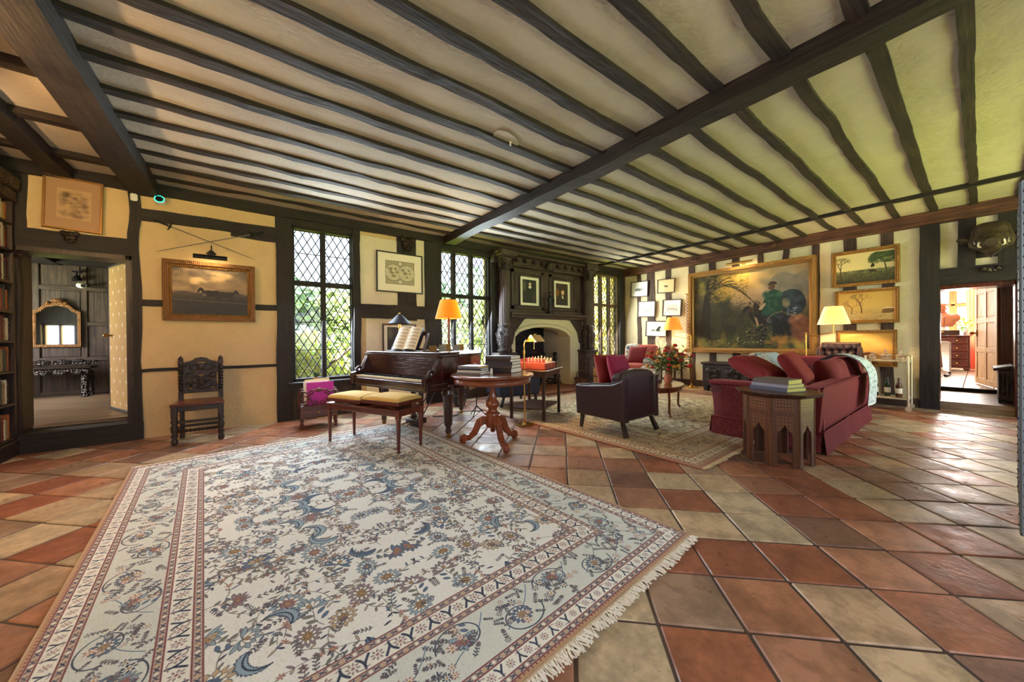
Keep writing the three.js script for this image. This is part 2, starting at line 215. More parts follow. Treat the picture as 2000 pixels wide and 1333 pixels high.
// ---------------------------------------------------------------- floor of terracotta tiles laid on the diagonal
const CH = 3.07;                                                          // ceiling height
const rugs = [{ x: 0.6, z: -2.81, w: 2.61, l: 3.8, t: 4.17 * D }, { x: 5.15, z: -3.27, w: 4.1, l: 3.5, t: 1.5 * D }];
const onRug = (x, z) => rugs.some((r) => { const c = Math.cos(r.t), s = Math.sin(r.t), dx = x - r.x, dz = z - r.z, a = dx * c - dz * s, b = dx * s + dz * c; return Math.abs(a) < r.w / 2 - 0.26 && Math.abs(b) < r.l / 2 - 0.26; });
{
  const floor = structure('floor', 'floor of large square terracotta tiles laid diagonally');
  part('mortar_bed', bx(-2.5, 8.7, -0.2, -0.006, -6.2, 2.8), M.grout, floor, 'x');
  const tileTex = dataTex(1024, 1024, (u, v) => { const a = fbm(u, v, 6, 6, 5, 101), b = fbm(u, v, 40, 40, 3, 102), c = fbm(u, v, 16, 16, 4, 103), sp = fbm(u, v, 90, 90, 1, 104); let k = 0.8 + 0.34 * (a - 0.5) * 2 * 0.6 + 0.22 * (b - 0.5) + 0.2 * (c - 0.5) + 0.14; if (sp > 0.95 && c > 0.5) k *= 0.78; if (a > 0.66) k *= 1.08; return [238 * k, 236 * k, 232 * k]; });
  const tileRough = dataTex(512, 512, (u, v) => [255, 255 * clamp(0.34 + 0.5 * (fbm(u, v, 9, 9, 4, 105) - 0.35)), 255], false);
  const tileBump = dataTex(512, 512, (u, v) => [255 * (0.7 * fbm(u, v, 8, 8, 4, 106) + 0.3 * fbm(u, v, 50, 50, 2, 107))], false);
  const tones = [[170, 108, 80], [158, 98, 74], [178, 124, 96], [200, 174, 142], [202, 182, 152], [188, 158, 128], [158, 130, 110], [138, 102, 86], [184, 156, 130], [170, 122, 98]];
  const tm = tones.map((c) => mat({ color: rgb(...c), map: tileTex, roughnessMap: tileRough, roughness: 1, bumpMap: tileBump, bumpScale: 0.004 }));
  const S = 0.335, gap = 0.011, geos = [];
  for (let k = 0; k < 6; k++) {
    const g = box(S - gap - (k % 3) * 0.002, 0.03, S - gap - ((k + 1) % 3) * 0.002, 0, -0.015, 0, 0.005), p = g.attributes.position, uv = g.attributes.uv;
    wonk(g, 0.0012, 9, 200 + k); for (let i = 0; i < p.count; i++) uv.setXY(i, (p.getX(i) / S + 0.5) / 3 + (k % 3) / 3, (p.getZ(i) / S + 0.5) / 3 + (k >> 1) / 3);
    geos.push(g);
  }
  const u0 = 1.479, v0 = 1.045, list = [], r = rng(5), cam = camera; camera.updateMatrixWorld(); camera.updateProjectionMatrix();
  const inv = new THREE.Matrix4().copy(camera.matrixWorld).invert();
  for (let i = -40; i < 40; i++) for (let j = -40; j < 40; j++) {
    const u = u0 + S * (i + 0.5), v = v0 + S * (j + 0.5), x = (u + v) * Math.SQRT1_2, z = (v - u) * Math.SQRT1_2;
    const k = Math.floor(r() * tones.length), q = Math.floor(r() * 6), dy = (r() - 0.5) * 0.003, dr = (r() - 0.5) * 0.008;
    if (x < -2.2 || x > 8.72 || z < -6.1 || z > 2.6) continue;
    const p = new THREE.Vector3(x, 0, z).applyMatrix4(inv), seen = p.z < -0.4 && Math.abs(p.x / p.z) < 1.55 && Math.abs(p.y / p.z) < 1.05 && !onRug(x, z);
    list.push({ x, z, k, q, dy, dr, size: seen ? 1 / (p.z * p.z * Math.hypot(x, z)) : 0 });
  }
  list.sort((a, b) => b.size - a.size);
  const near = list.slice(0, 300), rest = list.slice(300);
  for (const t of near) { const o = new THREE.Mesh(geos[t.q], tm[t.k]); o.name = 'tile'; o.position.set(t.x, t.dy, t.z); o.rotation.y = Math.PI / 4 + t.dr; o.castShadow = o.receiveShadow = true; floor.add(o); }
  const rm = mat({ map: tileTex, roughnessMap: tileRough, roughness: 1, bumpMap: tileBump, bumpScale: 0.004 });
  const im = new THREE.InstancedMesh(geos[0], rm, rest.length), o = new THREE.Object3D(); im.name = 'tile_field'; im.userData.kind = 'stuff'; im.castShadow = im.receiveShadow = true;
  rest.forEach((t, n) => { o.position.set(t.x, t.dy, t.z); o.rotation.y = Math.PI / 4 + t.dr + (t.q % 4) * Math.PI / 2; o.updateMatrix(); im.setMatrixAt(n, o.matrix); im.setColorAt(n, rgb(...tones[t.k])); });
  floor.add(im);
}

// ---------------------------------------------------------------- ceiling: plaster, joists, beams
{
  const c = structure('ceiling', 'cream plaster ceiling between dark hewn joists');
  part('plaster', wonk(new THREE.BoxGeometry(11.3, 0.2, 9.1, 60, 1, 50).toNonIndexed().translate(3.1, CH + 0.1, -1.65), 0.006, 1.1, 300), M.ceiling, c, 'x');
  const zs = [-5.69, -5.35, -5.02, -4.68, -4.3, -3.94, -3.52, -3.15, -2.79, -2.38, -1.98, -1.58, -1.2, -0.8, -0.42, -0.05, 0.34, 0.74, 1.14, 1.54, 1.94, 2.34];
  zs.forEach((z, i) => {
    const w = 0.036 + 0.014 * hash(i, 1, 5), d = 0.022 + 0.014 * hash(i, 2, 5);
    part('joist', timber(-0.86, 2.95, CH - d, CH + 0.05, z - w, z + w, 400 + i, 0.011, 1.9), M.joist, c, 'x');
    part('joist', timber(3.1, 8.5, CH - d, CH + 0.05, z - w * 0.9, z + w * 0.9, 440 + i, 0.011, 1.9), M.joist, c, 'x');
  });
  for (const z of [-5.52, -4.7, -3.9]) part('joist', timber(-2.3, -1.06, CH - 0.06, CH + 0.03, z - 0.05, z + 0.05, 480 + z * 10, 0.01, 2), M.joist, c, 'x');
  part('beam', timber(2.93, 3.13, 2.93, CH + 0.05, -6.03, 2.6, 501, 0.012, 1.3), M.beam, c, 'z');
  part('beam', timber(-1.08, -0.84, 2.9, CH + 0.05, -6.03, 2.6, 502, 0.012, 1.1), M.beam, c, 'z');
  part('beam', timber(-1.66, -1.5, 2.95, CH + 0.05, -6.03, 2.6, 503, 0.012, 1.3), M.beam, c, 'z');
  part('batten', timber(7.26, 7.31, CH - 0.055, CH + 0.02, -6.0, 2.6, 504, 0.006, 1.5), M.joist, c, 'z');
  // repaired patch of plaster round an old hook
  part('patch', tr(cyl(0.11, 0.1, 0.008, 0, 0, 0, 9), 2.0, CH - 0.012, -2.72, 0, 0.4, 0, [1.6, 1, 0.9]), M.ceiling, c, 'x');
  part('hook', bar([2.05, CH - 0.05, -2.72], [2.05, CH, -2.72], 0.008), M.white, c);
}

// ---------------------------------------------------------------- wall behind the piano
const ZA = -6.01, XB = 8.565;
const wallBack = structure('wall_back', 'half timbered plaster wall with leaded windows');
{
  const w = wallBack, z0 = -6.32, z1 = -6.04;
  const core = [[-2.6, -1.92, 0, 3.2], [-1.92, -1.1, 2.16, 3.2], [-1.92, -1.1, -0.2, 0.1], [-1.1, 0.53, -0.2, 3.2], [0.53, 1.4, -0.2, 0.52], [0.53, 1.4, 2.86, 3.2], [1.4, 2.87, -0.2, 3.2], [2.87, 4.02, -0.2, 0.55], [2.87, 4.02, 2.87, 3.2], [4.02, 4.42, -0.2, 3.2], [4.42, 6.69, 1.66, 3.2], [6.69, 6.98, -0.2, 3.2], [6.98, 8.3, -0.2, 0.58], [6.98, 8.3, 2.87, 3.2], [8.3, 8.9, -0.2, 3.2]];
  part('masonry', core.map(([a, b, c, d]) => bx(a, b, c, d, z0, z1)), M.plaster, w, 'x');
  const panels = [[-1.92, -1.07, 2.3, 2.98], [-1.05, 0.4, 2.7, 3.0], [-1.05, 0.4, 1.6, 2.7], [-1.05, 0.4, 0.8, 1.64], [-1.05, 0.4, -0.01, 0.82], [1.45, 2.12, 1.72, 2.86], [2.38, 2.65, 1.72, 2.98], [1.56, 2.68, -0.01, 1.54]];
  for (const [a, b, c, d] of panels) part('plaster_panel', bx(a, b, c, d, -6.05, -6.024), a > 1 ? M.plasterDaylit : M.plaster, w, 'x');
  const T = (n, a, b, c, d, s, amp = 0.009, zz = ZA, f = 2.2) => part(n, timber(a, b, c, d, -6.08, zz, s, amp, f), M.beam, w, b - a > d - c ? 'x' : 'y');
  T('wall_plate', -2.1, 8.55, 2.93, CH + 0.04, 601, 0.008, -5.97);
  T('post', -2.1, -1.89, 0, 2.95, 602, 0.012); T('post', -1.095, -1.0, 0, 2.95, 603, 0.012, -5.995);
  T('post', -2.1, -1.83, 2.3, 2.95, 621, 0.014); T('lintel', -2.02, -1.02, 2.17, 2.36, 604, 0.01, -5.99);
  T('rail', -1.03, 0.37, 2.61, 2.75, 605, 0.014, -5.99, 1.5); T('rail', -1.03, 0.37, 1.585, 1.665, 606, 0.005); T('rail', -1.03, 0.37, 0.793, 0.832, 607, 0.006, -6.005);
  T('brace', -0.15, 0.36, 2.56, 2.66, 608, 0.012, -6.0);
  T('post', 0.345, 0.545, 0, 2.95, 609, 0.009, -5.99); T('post', 1.37, 1.475, 0, 2.95, 610, 0.012, -5.99);
  T('post', 2.08, 2.41, 1.5, 2.97, 611, 0.012, -6.005); T('post', 2.58, 2.9, 0, 2.97, 612, 0.009, -5.99); T('rail', 1.4, 2.9, 1.52, 1.75, 613, 0.01, -5.99);
  T('post', 4.0, 4.14, 0, 2.97, 614, 0.006, -5.99); T('post', 8.28, 8.5, 0, 2.97, 615, 0.006, -5.99); T('post', 6.93, 7.02, 0, 2.97, 619, 0.006, -5.99);
  T('head', 0.5, 1.42, 2.84, 2.96, 616, 0.006); T('head', 2.85, 4.05, 2.85, 2.96, 617, 0.006); T('head', 6.95, 8.35, 2.86, 2.96, 618, 0.006);
  // boarded dado below the windows
  for (const [a, b, t] of [[0.53, 1.4, 0.5], [2.87, 4.02, 0.53], [6.98, 8.3, 0.56]]) { const n = Math.round((b - a) / 0.22); for (let i = 0; i < n; i++) part('dado_board', box((b - a) / n - 0.006, t, 0.02, a + (b - a) * (i + 0.5) / n, t / 2, -6.03, 0.004), M.panelDark, w); }
  // door sill and carved corbels
  part('door_sill', timber(-1.98, -0.99, 0, 0.2, -6.34, -5.97, 620, 0.008), M.beam, w, 'x');
  part('door_jamb', [bx(-1.95, -1.9, 0.2, 2.17, -6.34, -6.0), bx(-1.12, -1.07, 0.2, 2.17, -6.34, -6.0), bx(-1.95, -1.07, 2.12, 2.18, -6.34, -6.0)], M.oakDark, w);
  const boss = (x, y, s, zf = -5.99) => part('carved_boss', [tr(sph(0.06, 0, 0, 0, 1, 1.25, 0.6, 10), x, y, zf, 0, 0, 0, s), tr(sph(0.035, -0.05, 0.04, 0.02, 1, 1, 0.7, 8), x, y, zf, 0, 0, 0, s), tr(sph(0.035, 0.05, 0.04, 0.02, 1, 1, 0.7, 8), x, y, zf, 0, 0, 0, s), tr(sph(0.03, 0, -0.05, 0.03, 1, 1, 0.8, 8), x, y, zf, 0, 0, 0, s)], M.oakCarved, w);
  boss(-1.53, 2.31, 0.9); boss(-1.88, 2.08, 0.6); boss(2.25, 2.82, 1.7);
}
// ---------------------------------------------------------------- leaded windows
function clip(poly, x0, x1, y0, y1) {
  const cut = (p, f) => { const o = []; for (let i = 0; i < p.length; i++) { const a = p[i], b = p[(i + 1) % p.length], fa = f(a), fb = f(b); if (fa >= 0) o.push(a); if (fa * fb < 0) { const t = fa / (fa - fb); o.push([lerp(a[0], b[0], t), lerp(a[1], b[1], t)]); } } return o; };
  for (const f of [(q) => q[0] - x0, (q) => x1 - q[0], (q) => q[1] - y0, (q) => y1 - q[1]]) { poly = cut(poly, f); if (poly.length < 3) return null; }
  return poly;
}
function leadedLight(win, x0, x1, y0, y1, z, dw = 0.115, dh = 0.2) {
  const w = x1 - x0, h = y1 - y0, r = rng(Math.round(x0 * 100 + y0 * 1000) + 5), lead = [], full = new THREE.ShapeGeometry(new THREE.Shape([[0, -dh / 2], [dw / 2, 0], [0, dh / 2], [-dw / 2, 0]].map(([a, b]) => new THREE.Vector2(a, b))));
  for (let i = -1; i * dw / 2 < w + dw; i++) for (let j = -1; j * dh / 2 < h + dh; j++) {
    if ((i + j) & 1) continue;
    const cx = x0 + i * dw / 2, cy = y0 + j * dh / 2, d = [[cx, cy - dh / 2], [cx + dw / 2, cy], [cx, cy + dh / 2], [cx - dw / 2, cy]], q = clip(d, x0, x1, y0, y1);
    if (!q) continue;
    let area = 0; q.forEach((a, k) => { const b = q[(k + 1) % q.length]; area += a[0] * b[1] - b[0] * a[1]; });
    if (Math.abs(area) / 2 < dw * dh * 0.04) continue;
    const whole = Math.abs(area) / 2 > dw * dh * 0.499, g = whole ? full : new THREE.ShapeGeometry(new THREE.Shape(q.map(([a, b]) => new THREE.Vector2(a - cx, b - cy))));
    const o = new THREE.Mesh(g, M.glass); o.name = 'pane'; o.position.set(cx, cy, z); o.rotation.set((r() - 0.5) * 0.02, (r() - 0.5) * 0.02, 0); win.add(o);
  }
  const s = dh / dw, n = Math.ceil((w * s + h) / dh) + 2;
  for (const dir of [1, -1]) for (let k = -n; k <= n; k++) {              // came lines y = y0 + dir * s * (x - x0) + (k + 0.5) * dh
    const c = y0 + (k + 0.5) * dh, f = (x) => c + dir * s * (x - x0); let a = x0, b = x1;
    const xa = x0 + dir * (y0 - c) / s, xb = x0 + dir * (y1 - c) / s; a = Math.max(a, Math.min(xa, xb)); b = Math.min(b, Math.max(xa, xb));
    if (b - a < 0.01) continue;
    const L = Math.hypot(b - a, f(b) - f(a)); lead.push(tr(box(L, 0.012, 0.009), (a + b) / 2, (f(a) + f(b)) / 2, z, 0, 0, Math.atan2(f(b) - f(a), b - a)));
  }
  lead.push(bx(x0, x0 + 0.008, y0, y1, z - 0.006, z + 0.006), bx(x1 - 0.008, x1, y0, y1, z - 0.006, z + 0.006), bx(x0, x1, y0, y0 + 0.008, z - 0.006, z + 0.006), bx(x0, x1, y1 - 0.008, y1, z - 0.006, z + 0.006));
  for (let y = y0 + 0.42; y < y1 - 0.2; y += 0.42) lead.push(bx(x0, x1, y - 0.005, y + 0.005, z + 0.008, z + 0.018));
  part('lead_lattice', lead, M.lead, win, null);
}
function leadedWindow(n, label, x0, x1, y0, y1, splits, transom, m, z = -6.15) {
  const win = structure('window_' + n, label), f = 0.045;
  part('frame', [bx(x0, x0 + f, y0, y1, z - 0.06, z + 0.09, 0.006), bx(x1 - f, x1, y0, y1, z - 0.06, z + 0.09, 0.006), bx(x0, x1, y0, y0 + f, z - 0.06, z + 0.09, 0.006), bx(x0, x1, y1 - f, y1, z - 0.06, z + 0.09, 0.006)], m, win);
  for (const s of splits) part('mullion', bx(s - 0.032, s + 0.032, y0 + f, y1 - f, z - 0.05, z + 0.07, 0.012), m, win);
  part('transom', bx(x0 + f, x1 - f, transom - 0.035, transom + 0.035, z - 0.045, z + 0.065, 0.01), m, win, 'x');
  part('window_sill', bx(x0 - 0.06, x1 + 0.06, y0 - 0.05, y0, z - 0.1, -5.93, 0.008), m, win, 'x');
  const e = [x0 + f, ...splits.flatMap((s) => [s - 0.03, s + 0.03]), x1 - f];
  for (let i = 0; i < e.length; i += 2) { leadedLight(win, e[i], e[i + 1], y0 + f, transom - 0.03, z); leadedLight(win, e[i], e[i + 1], transom + 0.03, y1 - f, z); }
  return win;
}
leadedWindow(1, 'leaded oak window beside the carved chair', 0.53, 1.4, 0.55, 2.86, [0.958], 2.02, M.beam);
leadedWindow(2, 'leaded window of three lights behind the piano', 2.87, 4.02, 0.58, 2.87, [3.21, 3.6], 2.0, M.beam);
leadedWindow(3, 'leaded window of four lights in the room corner', 6.98, 8.3, 0.6, 2.87, [7.28, 7.6, 7.95], 2.05, M.windowOak);

// ---------------------------------------------------------------- wall with the large painting
const wallRight = structure('wall_right', 'close studded plaster wall hung with paintings');
{
  const w = wallRight, x0 = 8.6, x1 = 8.95;
  part('masonry', [bx(x0, x1, -0.2, 3.2, -6.4, -0.39), bx(x0, x1, 1.94, 3.2, -0.39, 0.34), bx(x0, x1, -0.2, 3.2, 0.34, 3.0), bx(x0, x1, -0.2, 0.0, -0.39, 0.34)], M.plasterRight, w, 'z');
  const studs = [[-5.64, -5.53], [-5.34, -5.13], [-4.82, -4.68], [-4.23, -4.09], [-3.77, -3.62], [-3.28, -3.13], [-2.78, -2.68], [-2.36, -2.26], [-1.91, -1.8], [-1.47, -1.3], [-1.0, -0.85]];
  const ends = [-6.0, ...studs.flat(), -0.56];
  for (let i = 0; i < ends.length; i += 2) part('plaster_panel', bx(8.575, 8.61, 0, 2.95, ends[i] - 0.02, ends[i + 1] + 0.02), M.plasterRight, w, 'z');
  studs.forEach(([a, b], i) => part('stud', timber(XB - 0.01, 8.66, 0, 2.95, a, b, 700 + i, 0.011, 2.4), M.stud, w));
  part('wall_plate', timber(8.42, 8.64, 2.88, CH + 0.04, -6.0, 2.6, 720, 0.01, 1.7), M.plate, w, 'z');
  for (const z of [-4.0, -2.55, -5.2]) part('carved_boss', [tr(sph(0.07, 0, 0, 0, 0.5, 0.7, 2.0, 12), 8.42, 2.97, z), tr(sph(0.045, 0, 0.02, 0.09, 0.6, 0.8, 1, 8), 8.415, 2.97, z), tr(sph(0.045, 0, 0.02, -0.09, 0.6, 0.8, 1, 8), 8.415, 2.97, z)], M.plate, w);
  part('door_post', timber(8.5, 8.7, 0, 2.95, -0.575, -0.37, 721, 0.008), M.beam, w); part('door_post', timber(8.5, 8.7, 0, 2.0, 0.32, 0.5, 722, 0.006), M.beam, w);
  part('lintel', timber(8.5, 8.66, 1.93, 2.18, -0.4, 1.6, 723, 0.01), M.beam, w, 'z');
  part('plaster_panel', bx(8.575, 8.61, 2.1, 2.95, -0.42, -0.15), M.plasterRight, w, 'z'); part('plaster_panel', bx(8.575, 8.61, 2.1, 2.95, -0.04, 0.18), M.plasterRight, w, 'z');
  part('stud', timber(8.53, 8.66, 2.1, 2.95, -0.195, -0.03, 724, 0.012), M.beam, w); part('stud', timber(8.53, 8.66, 2.1, 2.95, 0.165, 1.6, 725, 0.008), M.beam, w); part('rail', timber(8.54, 8.66, 2.28, 2.76, -0.1, 0.3, 726, 0.008), M.beam, w, 'z');
  part('carved_boss', [tr(sph(0.06, 0, 0, 0, 0.5, 0.8, 1.7, 10), 8.49, 2.09, 0.1), tr(sph(0.04, 0, 0, 0.06, 0.6, 1, 1, 8), 8.475, 2.1, 0.1), tr(sph(0.04, 0, 0, -0.06, 0.6, 1, 1, 8), 8.475, 2.1, 0.1)], M.oakCarved, w);
  part('door_lining', [bx(8.6, 9.0, 1.86, 1.945, -0.38, 0.34), bx(8.6, 9.0, 0, 1.9, 0.3, 0.345), bx(8.6, 9.0, 0, 1.9, -0.4, -0.375)], M.mahogany, w);
  part('step', [timber(8.62, 8.7, 0, 0.13, -0.38, 0.32, 727, 0.004)], M.boards, w, 'z');
  part('plinth', timber(8.53, 8.6, 0, 0.14, -6.0, -0.58, 728, 0.006), M.stud, w, 'z');
}
// ---------------------------------------------------------------- unseen sides of the room
{
  const l = structure('wall_left', 'plaster wall behind the bookcase');
  part('masonry', bx(-2.6, -2.3, -0.2, 3.2, -6.4, 2.9), M.plaster, l, 'z');
  const f = structure('wall_front', 'unseen plaster wall behind the viewer with two windows placed to light the room');
  part('masonry', [bx(-2.6, -0.6, -0.2, 3.2, 2.6, 2.9), bx(2.6, 5.0, -0.2, 3.2, 2.6, 2.9), bx(8.3, 8.95, -0.2, 3.2, 2.6, 2.9), bx(-0.6, 2.6, -0.2, 0.75, 2.6, 2.9), bx(5.0, 8.3, -0.2, 0.04, 2.6, 2.9), bx(-0.6, 2.6, 2.45, 3.2, 2.6, 2.9), bx(5.0, 8.3, 2.8, 3.2, 2.6, 2.9)], M.plaster, f, 'x');
  [[4, -0.6, 2.6, 0.75, 2.45], [5, 5.0, 8.3, 0.04, 2.8]].forEach(([n, a, b, c, d]) => {  // unseen windows, sized to light the floor and the right of the ceiling
    const w = structure('window_' + n, 'unseen wide oak window behind the viewer, placed to light the room'), m = [];
    part('frame', [bx(a, a + 0.06, c, d, 2.68, 2.8), bx(b - 0.06, b, c, d, 2.68, 2.8), bx(a, b, c, c + 0.06, 2.68, 2.8), bx(a, b, d - 0.06, d, 2.68, 2.8)], M.windowOak, w);
    for (let i = 1; i < 5; i++) part('mullion', bx(lerp(a, b, i / 5) - 0.035, lerp(a, b, i / 5) + 0.035, c, d, 2.69, 2.79, 0.01), M.windowOak, w);
    for (let i = 0; i < 5; i++) part('pane', flat(new THREE.PlaneGeometry((b - a) / 5 - 0.06, d - c - 0.12)).translate(lerp(a, b, (i + 0.5) / 5), (c + d) / 2, 2.74), M.glass, w);
  });
  const e = structure('roof', 'roof out of view, with eaves lengthened to shade the windows'); e.userData.category = 'roof';
  part('unseen_roof_slab', [bx(-2.9, 9.1, 3.25, 3.45, -6.75, 3.6), bx(-4.6, -0.55, 3.2, 3.24, -10.2, -6.3), bx(-4.6, -2.9, 3.2, 3.24, -6.3, -5.1), bx(-6.6, -4.6, 3.2, 3.24, -10.2, -5.6), bx(8.9, 17.2, 3.2, 3.24, -3.4, 2.7)], M.hearth, e, 'x');  // unseen slabs, eaves drawn out to keep sun off the openings
}

// ---------------------------------------------------------------- panelled hall beyond the near doorway
function panelling(parent, w, h, cols, rows, m, place) {                   // stiles, rails and sunk panels facing +z of the given frame
  const g = new THREE.Group(); g.name = 'panelling'; place(g); parent.add(g);
  const st = 0.07, cw = w / cols, rh = h / rows;
  part('backing', bx(0, w, 0, h, -0.03, -0.012), m, g, 'y');
  for (let i = 0; i <= cols; i++) part('stile', box(st, h, 0.03, clamp(i * cw, st / 2, w - st / 2), h / 2, -0.003, 0.006), m, g);
  for (let j = 0; j <= rows; j++) part('rail', box(w, st, 0.026, w / 2, clamp(j * rh, st / 2, h - st / 2), -0.003, 0.006), m, g, 'x');
  for (let i = 0; i < cols; i++) for (let j = 0; j < rows; j++) part('panel', box(cw - st - 0.03, rh - st - 0.03, 0.014, (i + 0.5) * cw, (j + 0.5) * rh, -0.008, 0.006), m, g);
  return g;
}
{
  const HF = 0.24, hall = structure('wall_hall', 'oak panelled walls of the hall beyond the doorway'); hall.userData.category = 'wall';
  part('masonry', [bx(-4.4, -0.55, 0, 3.2, -10.0, -9.64), bx(-3.2, -2.58, 0, 3.2, -6.4, -6.1), bx(-4.4, -3.7, 0, 3.2, -6.4, -6.1), bx(-3.7, -3.2, 0, 1.05, -6.4, -6.1), bx(-3.7, -3.2, 1.6, 3.2, -6.4, -6.1), bx(-4.4, -4.1, 0, 0.95, -9.9, -6.3), bx(-4.4, -4.1, 2.05, 3.2, -9.9, -6.3), bx(-4.4, -4.1, 0.95, 2.05, -9.9, -8.9), bx(-4.4, -4.1, 0.95, 2.05, -7.7, -6.3), bx(-0.75, -0.5, 0, 3.2, -9.9, -6.3)], M.panelDark, hall);
  panelling(hall, 3.2, 2.5, 6, 4, M.panel, (g) => g.position.set(-3.9, HF, -9.6));
  panelling(hall, 3.2, 2.5, 5, 4, M.panelDark, (g) => { g.position.set(-0.78, HF, -6.35); g.rotation.y = -Math.PI / 2; g.position.z = -9.6; });
  part('door_recess', [bx(-2.02, -1.6, HF, 2.1, -9.6, -9.56), tr(cyl(0.21, 0.21, 0.04, 0, 0, 0, 20), -1.81, 2.1, -9.56, Math.PI / 2)], M.oakDark, hall);
  const hf = structure('floor_hall', 'grey scrubbed boards of the hall floor'); hf.userData.category = 'floor';
  for (let i = 0; i < 15; i++) part('board', box(3.4, 0.04, 0.215, -2.45, HF - 0.02, -6.42 - i * 0.222, 0.004), M.boards, hf, 'x');
  part('joist_bed', bx(-4.3, -0.6, 0, HF - 0.045, -9.7, -6.33), M.panelDark, hf, 'x');
  const hc = structure('ceiling_hall', 'white plaster ceiling of the hall'); hc.userData.category = 'ceiling';
  part('plaster', bx(-4.3, -0.6, 2.76, 2.95, -9.8, -6.3), M.ceiling, hc, 'x'); part('beam', timber(-4.1, -0.75, 2.5, 2.8, -9.62, -9.35, 801, 0.01), M.beam, hc, 'x'); part('beam', timber(-2.75, -2.55, 2.5, 2.8, -9.6, -6.35, 802, 0.01), M.beam, hc, 'z');
  { const w7 = structure('window_7', 'small unseen window that brightens the hall mirror'); part('frame', [bx(-3.7, -3.66, 1.05, 1.6, -6.3, -6.2), bx(-3.24, -3.2, 1.05, 1.6, -6.3, -6.2), bx(-3.7, -3.2, 1.05, 1.09, -6.3, -6.2), bx(-3.7, -3.2, 1.56, 1.6, -6.3, -6.2)], M.windowOak, w7); part('mullion', bx(-3.47, -3.43, 1.05, 1.6, -6.3, -6.2), M.windowOak, w7); for (const [a, b] of [[-3.66, -3.47], [-3.43, -3.24]]) part('pane', flat(new THREE.PlaneGeometry(b - a, 0.48)).translate((a + b) / 2, 1.325, -6.25), M.glass, w7); }  // unseen window, placed for the bright reflection in the mirror
  // mirror
  const mi = thing('wall_mirror', 'gilt framed mirror with a shaped crest on the hall panelling', 'mirror', -2.6, 1.08, -9.56);
  const out = [[-0.27, 0], [0.27, 0], [0.27, 0.62], [0.2, 0.66], [0.14, 0.74], [0, 0.78], [-0.14, 0.74], [-0.2, 0.66], [-0.27, 0.62]], inn = out.map(([x, y]) => [x * 0.84, 0.05 + y * 0.86]);
  part('frame', prism(out, 0.04, 0.008, [inn.slice().reverse()]), M.giltDull, mi); part('crest', [tr(sph(0.06, 0, 0.8, 0.01, 1.3, 0.7, 0.6)), tr(sph(0.035, -0.1, 0.76, 0.01)), tr(sph(0.035, 0.1, 0.76, 0.01))], M.giltDull, mi);
  part('mirror_glass', prism(inn, 0.008), mat({ color: rgb(225, 228, 230), metalness: 1, roughness: 0.03 }), mi).position.z = -0.008;
  // carved hall bench
  const b = thing('carved_bench', 'black carved oak bench with scrolled apron below the hall mirror', 'bench', -2.62, HF, -9.28);
  part('seat', box(1.0, 0.04, 0.34, 0, 0.5, 0, 0.01), M.oakDark, b, 'x'); part('apron', [box(0.96, 0.1, 0.05, 0, 0.43, 0.14, 0.02), ...[-0.36, -0.18, 0, 0.18, 0.36].map((x) => sph(0.045, x, 0.42, 0.17, 1.4, 0.8, 0.6, 8))], M.oakCarved, b, 'x');
  for (const x of [-0.42, 0.42]) for (const z of [-0.12, 0.12]) part('leg', [box(0.09, 0.4, 0.07, x, 0.24, z, 0.025), sph(0.055, x, 0.3, z, 1, 1.3, 0.9, 8), box(0.1, 0.05, 0.08, x, 0.025, z, 0.015)], M.oakCarved, b);
  part('back_rail', [box(1.0, 0.07, 0.03, 0, 0.58, -0.15, 0.01), ...[-0.3, -0.1, 0.1, 0.3].map((x) => sph(0.05, x, 0.6, -0.14, 1.5, 0.7, 0.5, 8))], M.oakCarved, b, 'x');
  // fabric covered door leaf, standing open into the hall
  const brocade = canvasTex(512, 1024, (c, w, h) => { c.fillStyle = '#cda566'; c.fillRect(0, 0, w, h); const r = rng(3); for (let i = 0; i < 5000; i++) { c.fillStyle = r() < 0.5 ? 'rgba(176,146,98,.5)' : 'rgba(222,198,150,.5)'; c.fillRect(r() * w, r() * h, 2, 7); } c.fillStyle = '#ece0c4'; for (let j = 0; j < 13; j++) for (let i = 0; i < 4; i++) { const x = (i + 0.5 + (j & 1) * 0.5) * w / 4 - 30, y = (j + 0.5) * h / 13; for (const a of [-0.7, 0, 0.7]) { c.save(); c.translate(x, y); c.rotate(a); c.beginPath(); c.ellipse(0, -11, 4.5, 12, 0, 0, 7); c.fill(); c.restore(); } c.beginPath(); c.ellipse(x, y + 7, 3, 8, 0, 0, 7); c.fill(); } });
  const dl = structure('door_1', 'open door leaf covered in cream sprigged brocade'); dl.position.set(-1.1, HF + 0.01, -6.34); dl.rotation.y = 114 * D;
  const leaf = part('leaf', box(0.94, 1.93, 0.045, 0.47, 0.965, 0, 0.004), mat({ map: brocade, roughness: 0.9, bumpMap: clothBump, bumpScale: 0.0005 }), dl, null);
  { const g = leaf.geometry, p = g.attributes.position; for (let i = 0; i < p.count; i++) g.attributes.uv.setXY(i, p.getX(i) / 0.94, p.getY(i) / 1.93); }
  part('edge_strip', [bx(0.93, 0.95, 0, 1.93, -0.026, 0.026, 0.003), bx(0, 0.95, 1.92, 1.945, -0.026, 0.026, 0.003), bx(0, 0.95, 0, 0.03, -0.026, 0.026, 0.003)], M.oakDark, dl);
  part('door_handle', [tr(sph(0.028), 0.87, 1.0, 0.07), tr(sph(0.028), 0.87, 1.0, -0.07), bar([0.87, 1, -0.07], [0.87, 1, 0.07], 0.012), tr(cyl(0.028, 0.028, 0.01), 0.87, 1.0, 0.022, Math.PI / 2)], M.agedBrass, dl);
  // small camera dome and a smoke alarm under the hall beam
  const cc = thing('security_camera', 'white ball shaped security camera on the hall panelling', 'camera', -2.3, 2.16, -9.5);
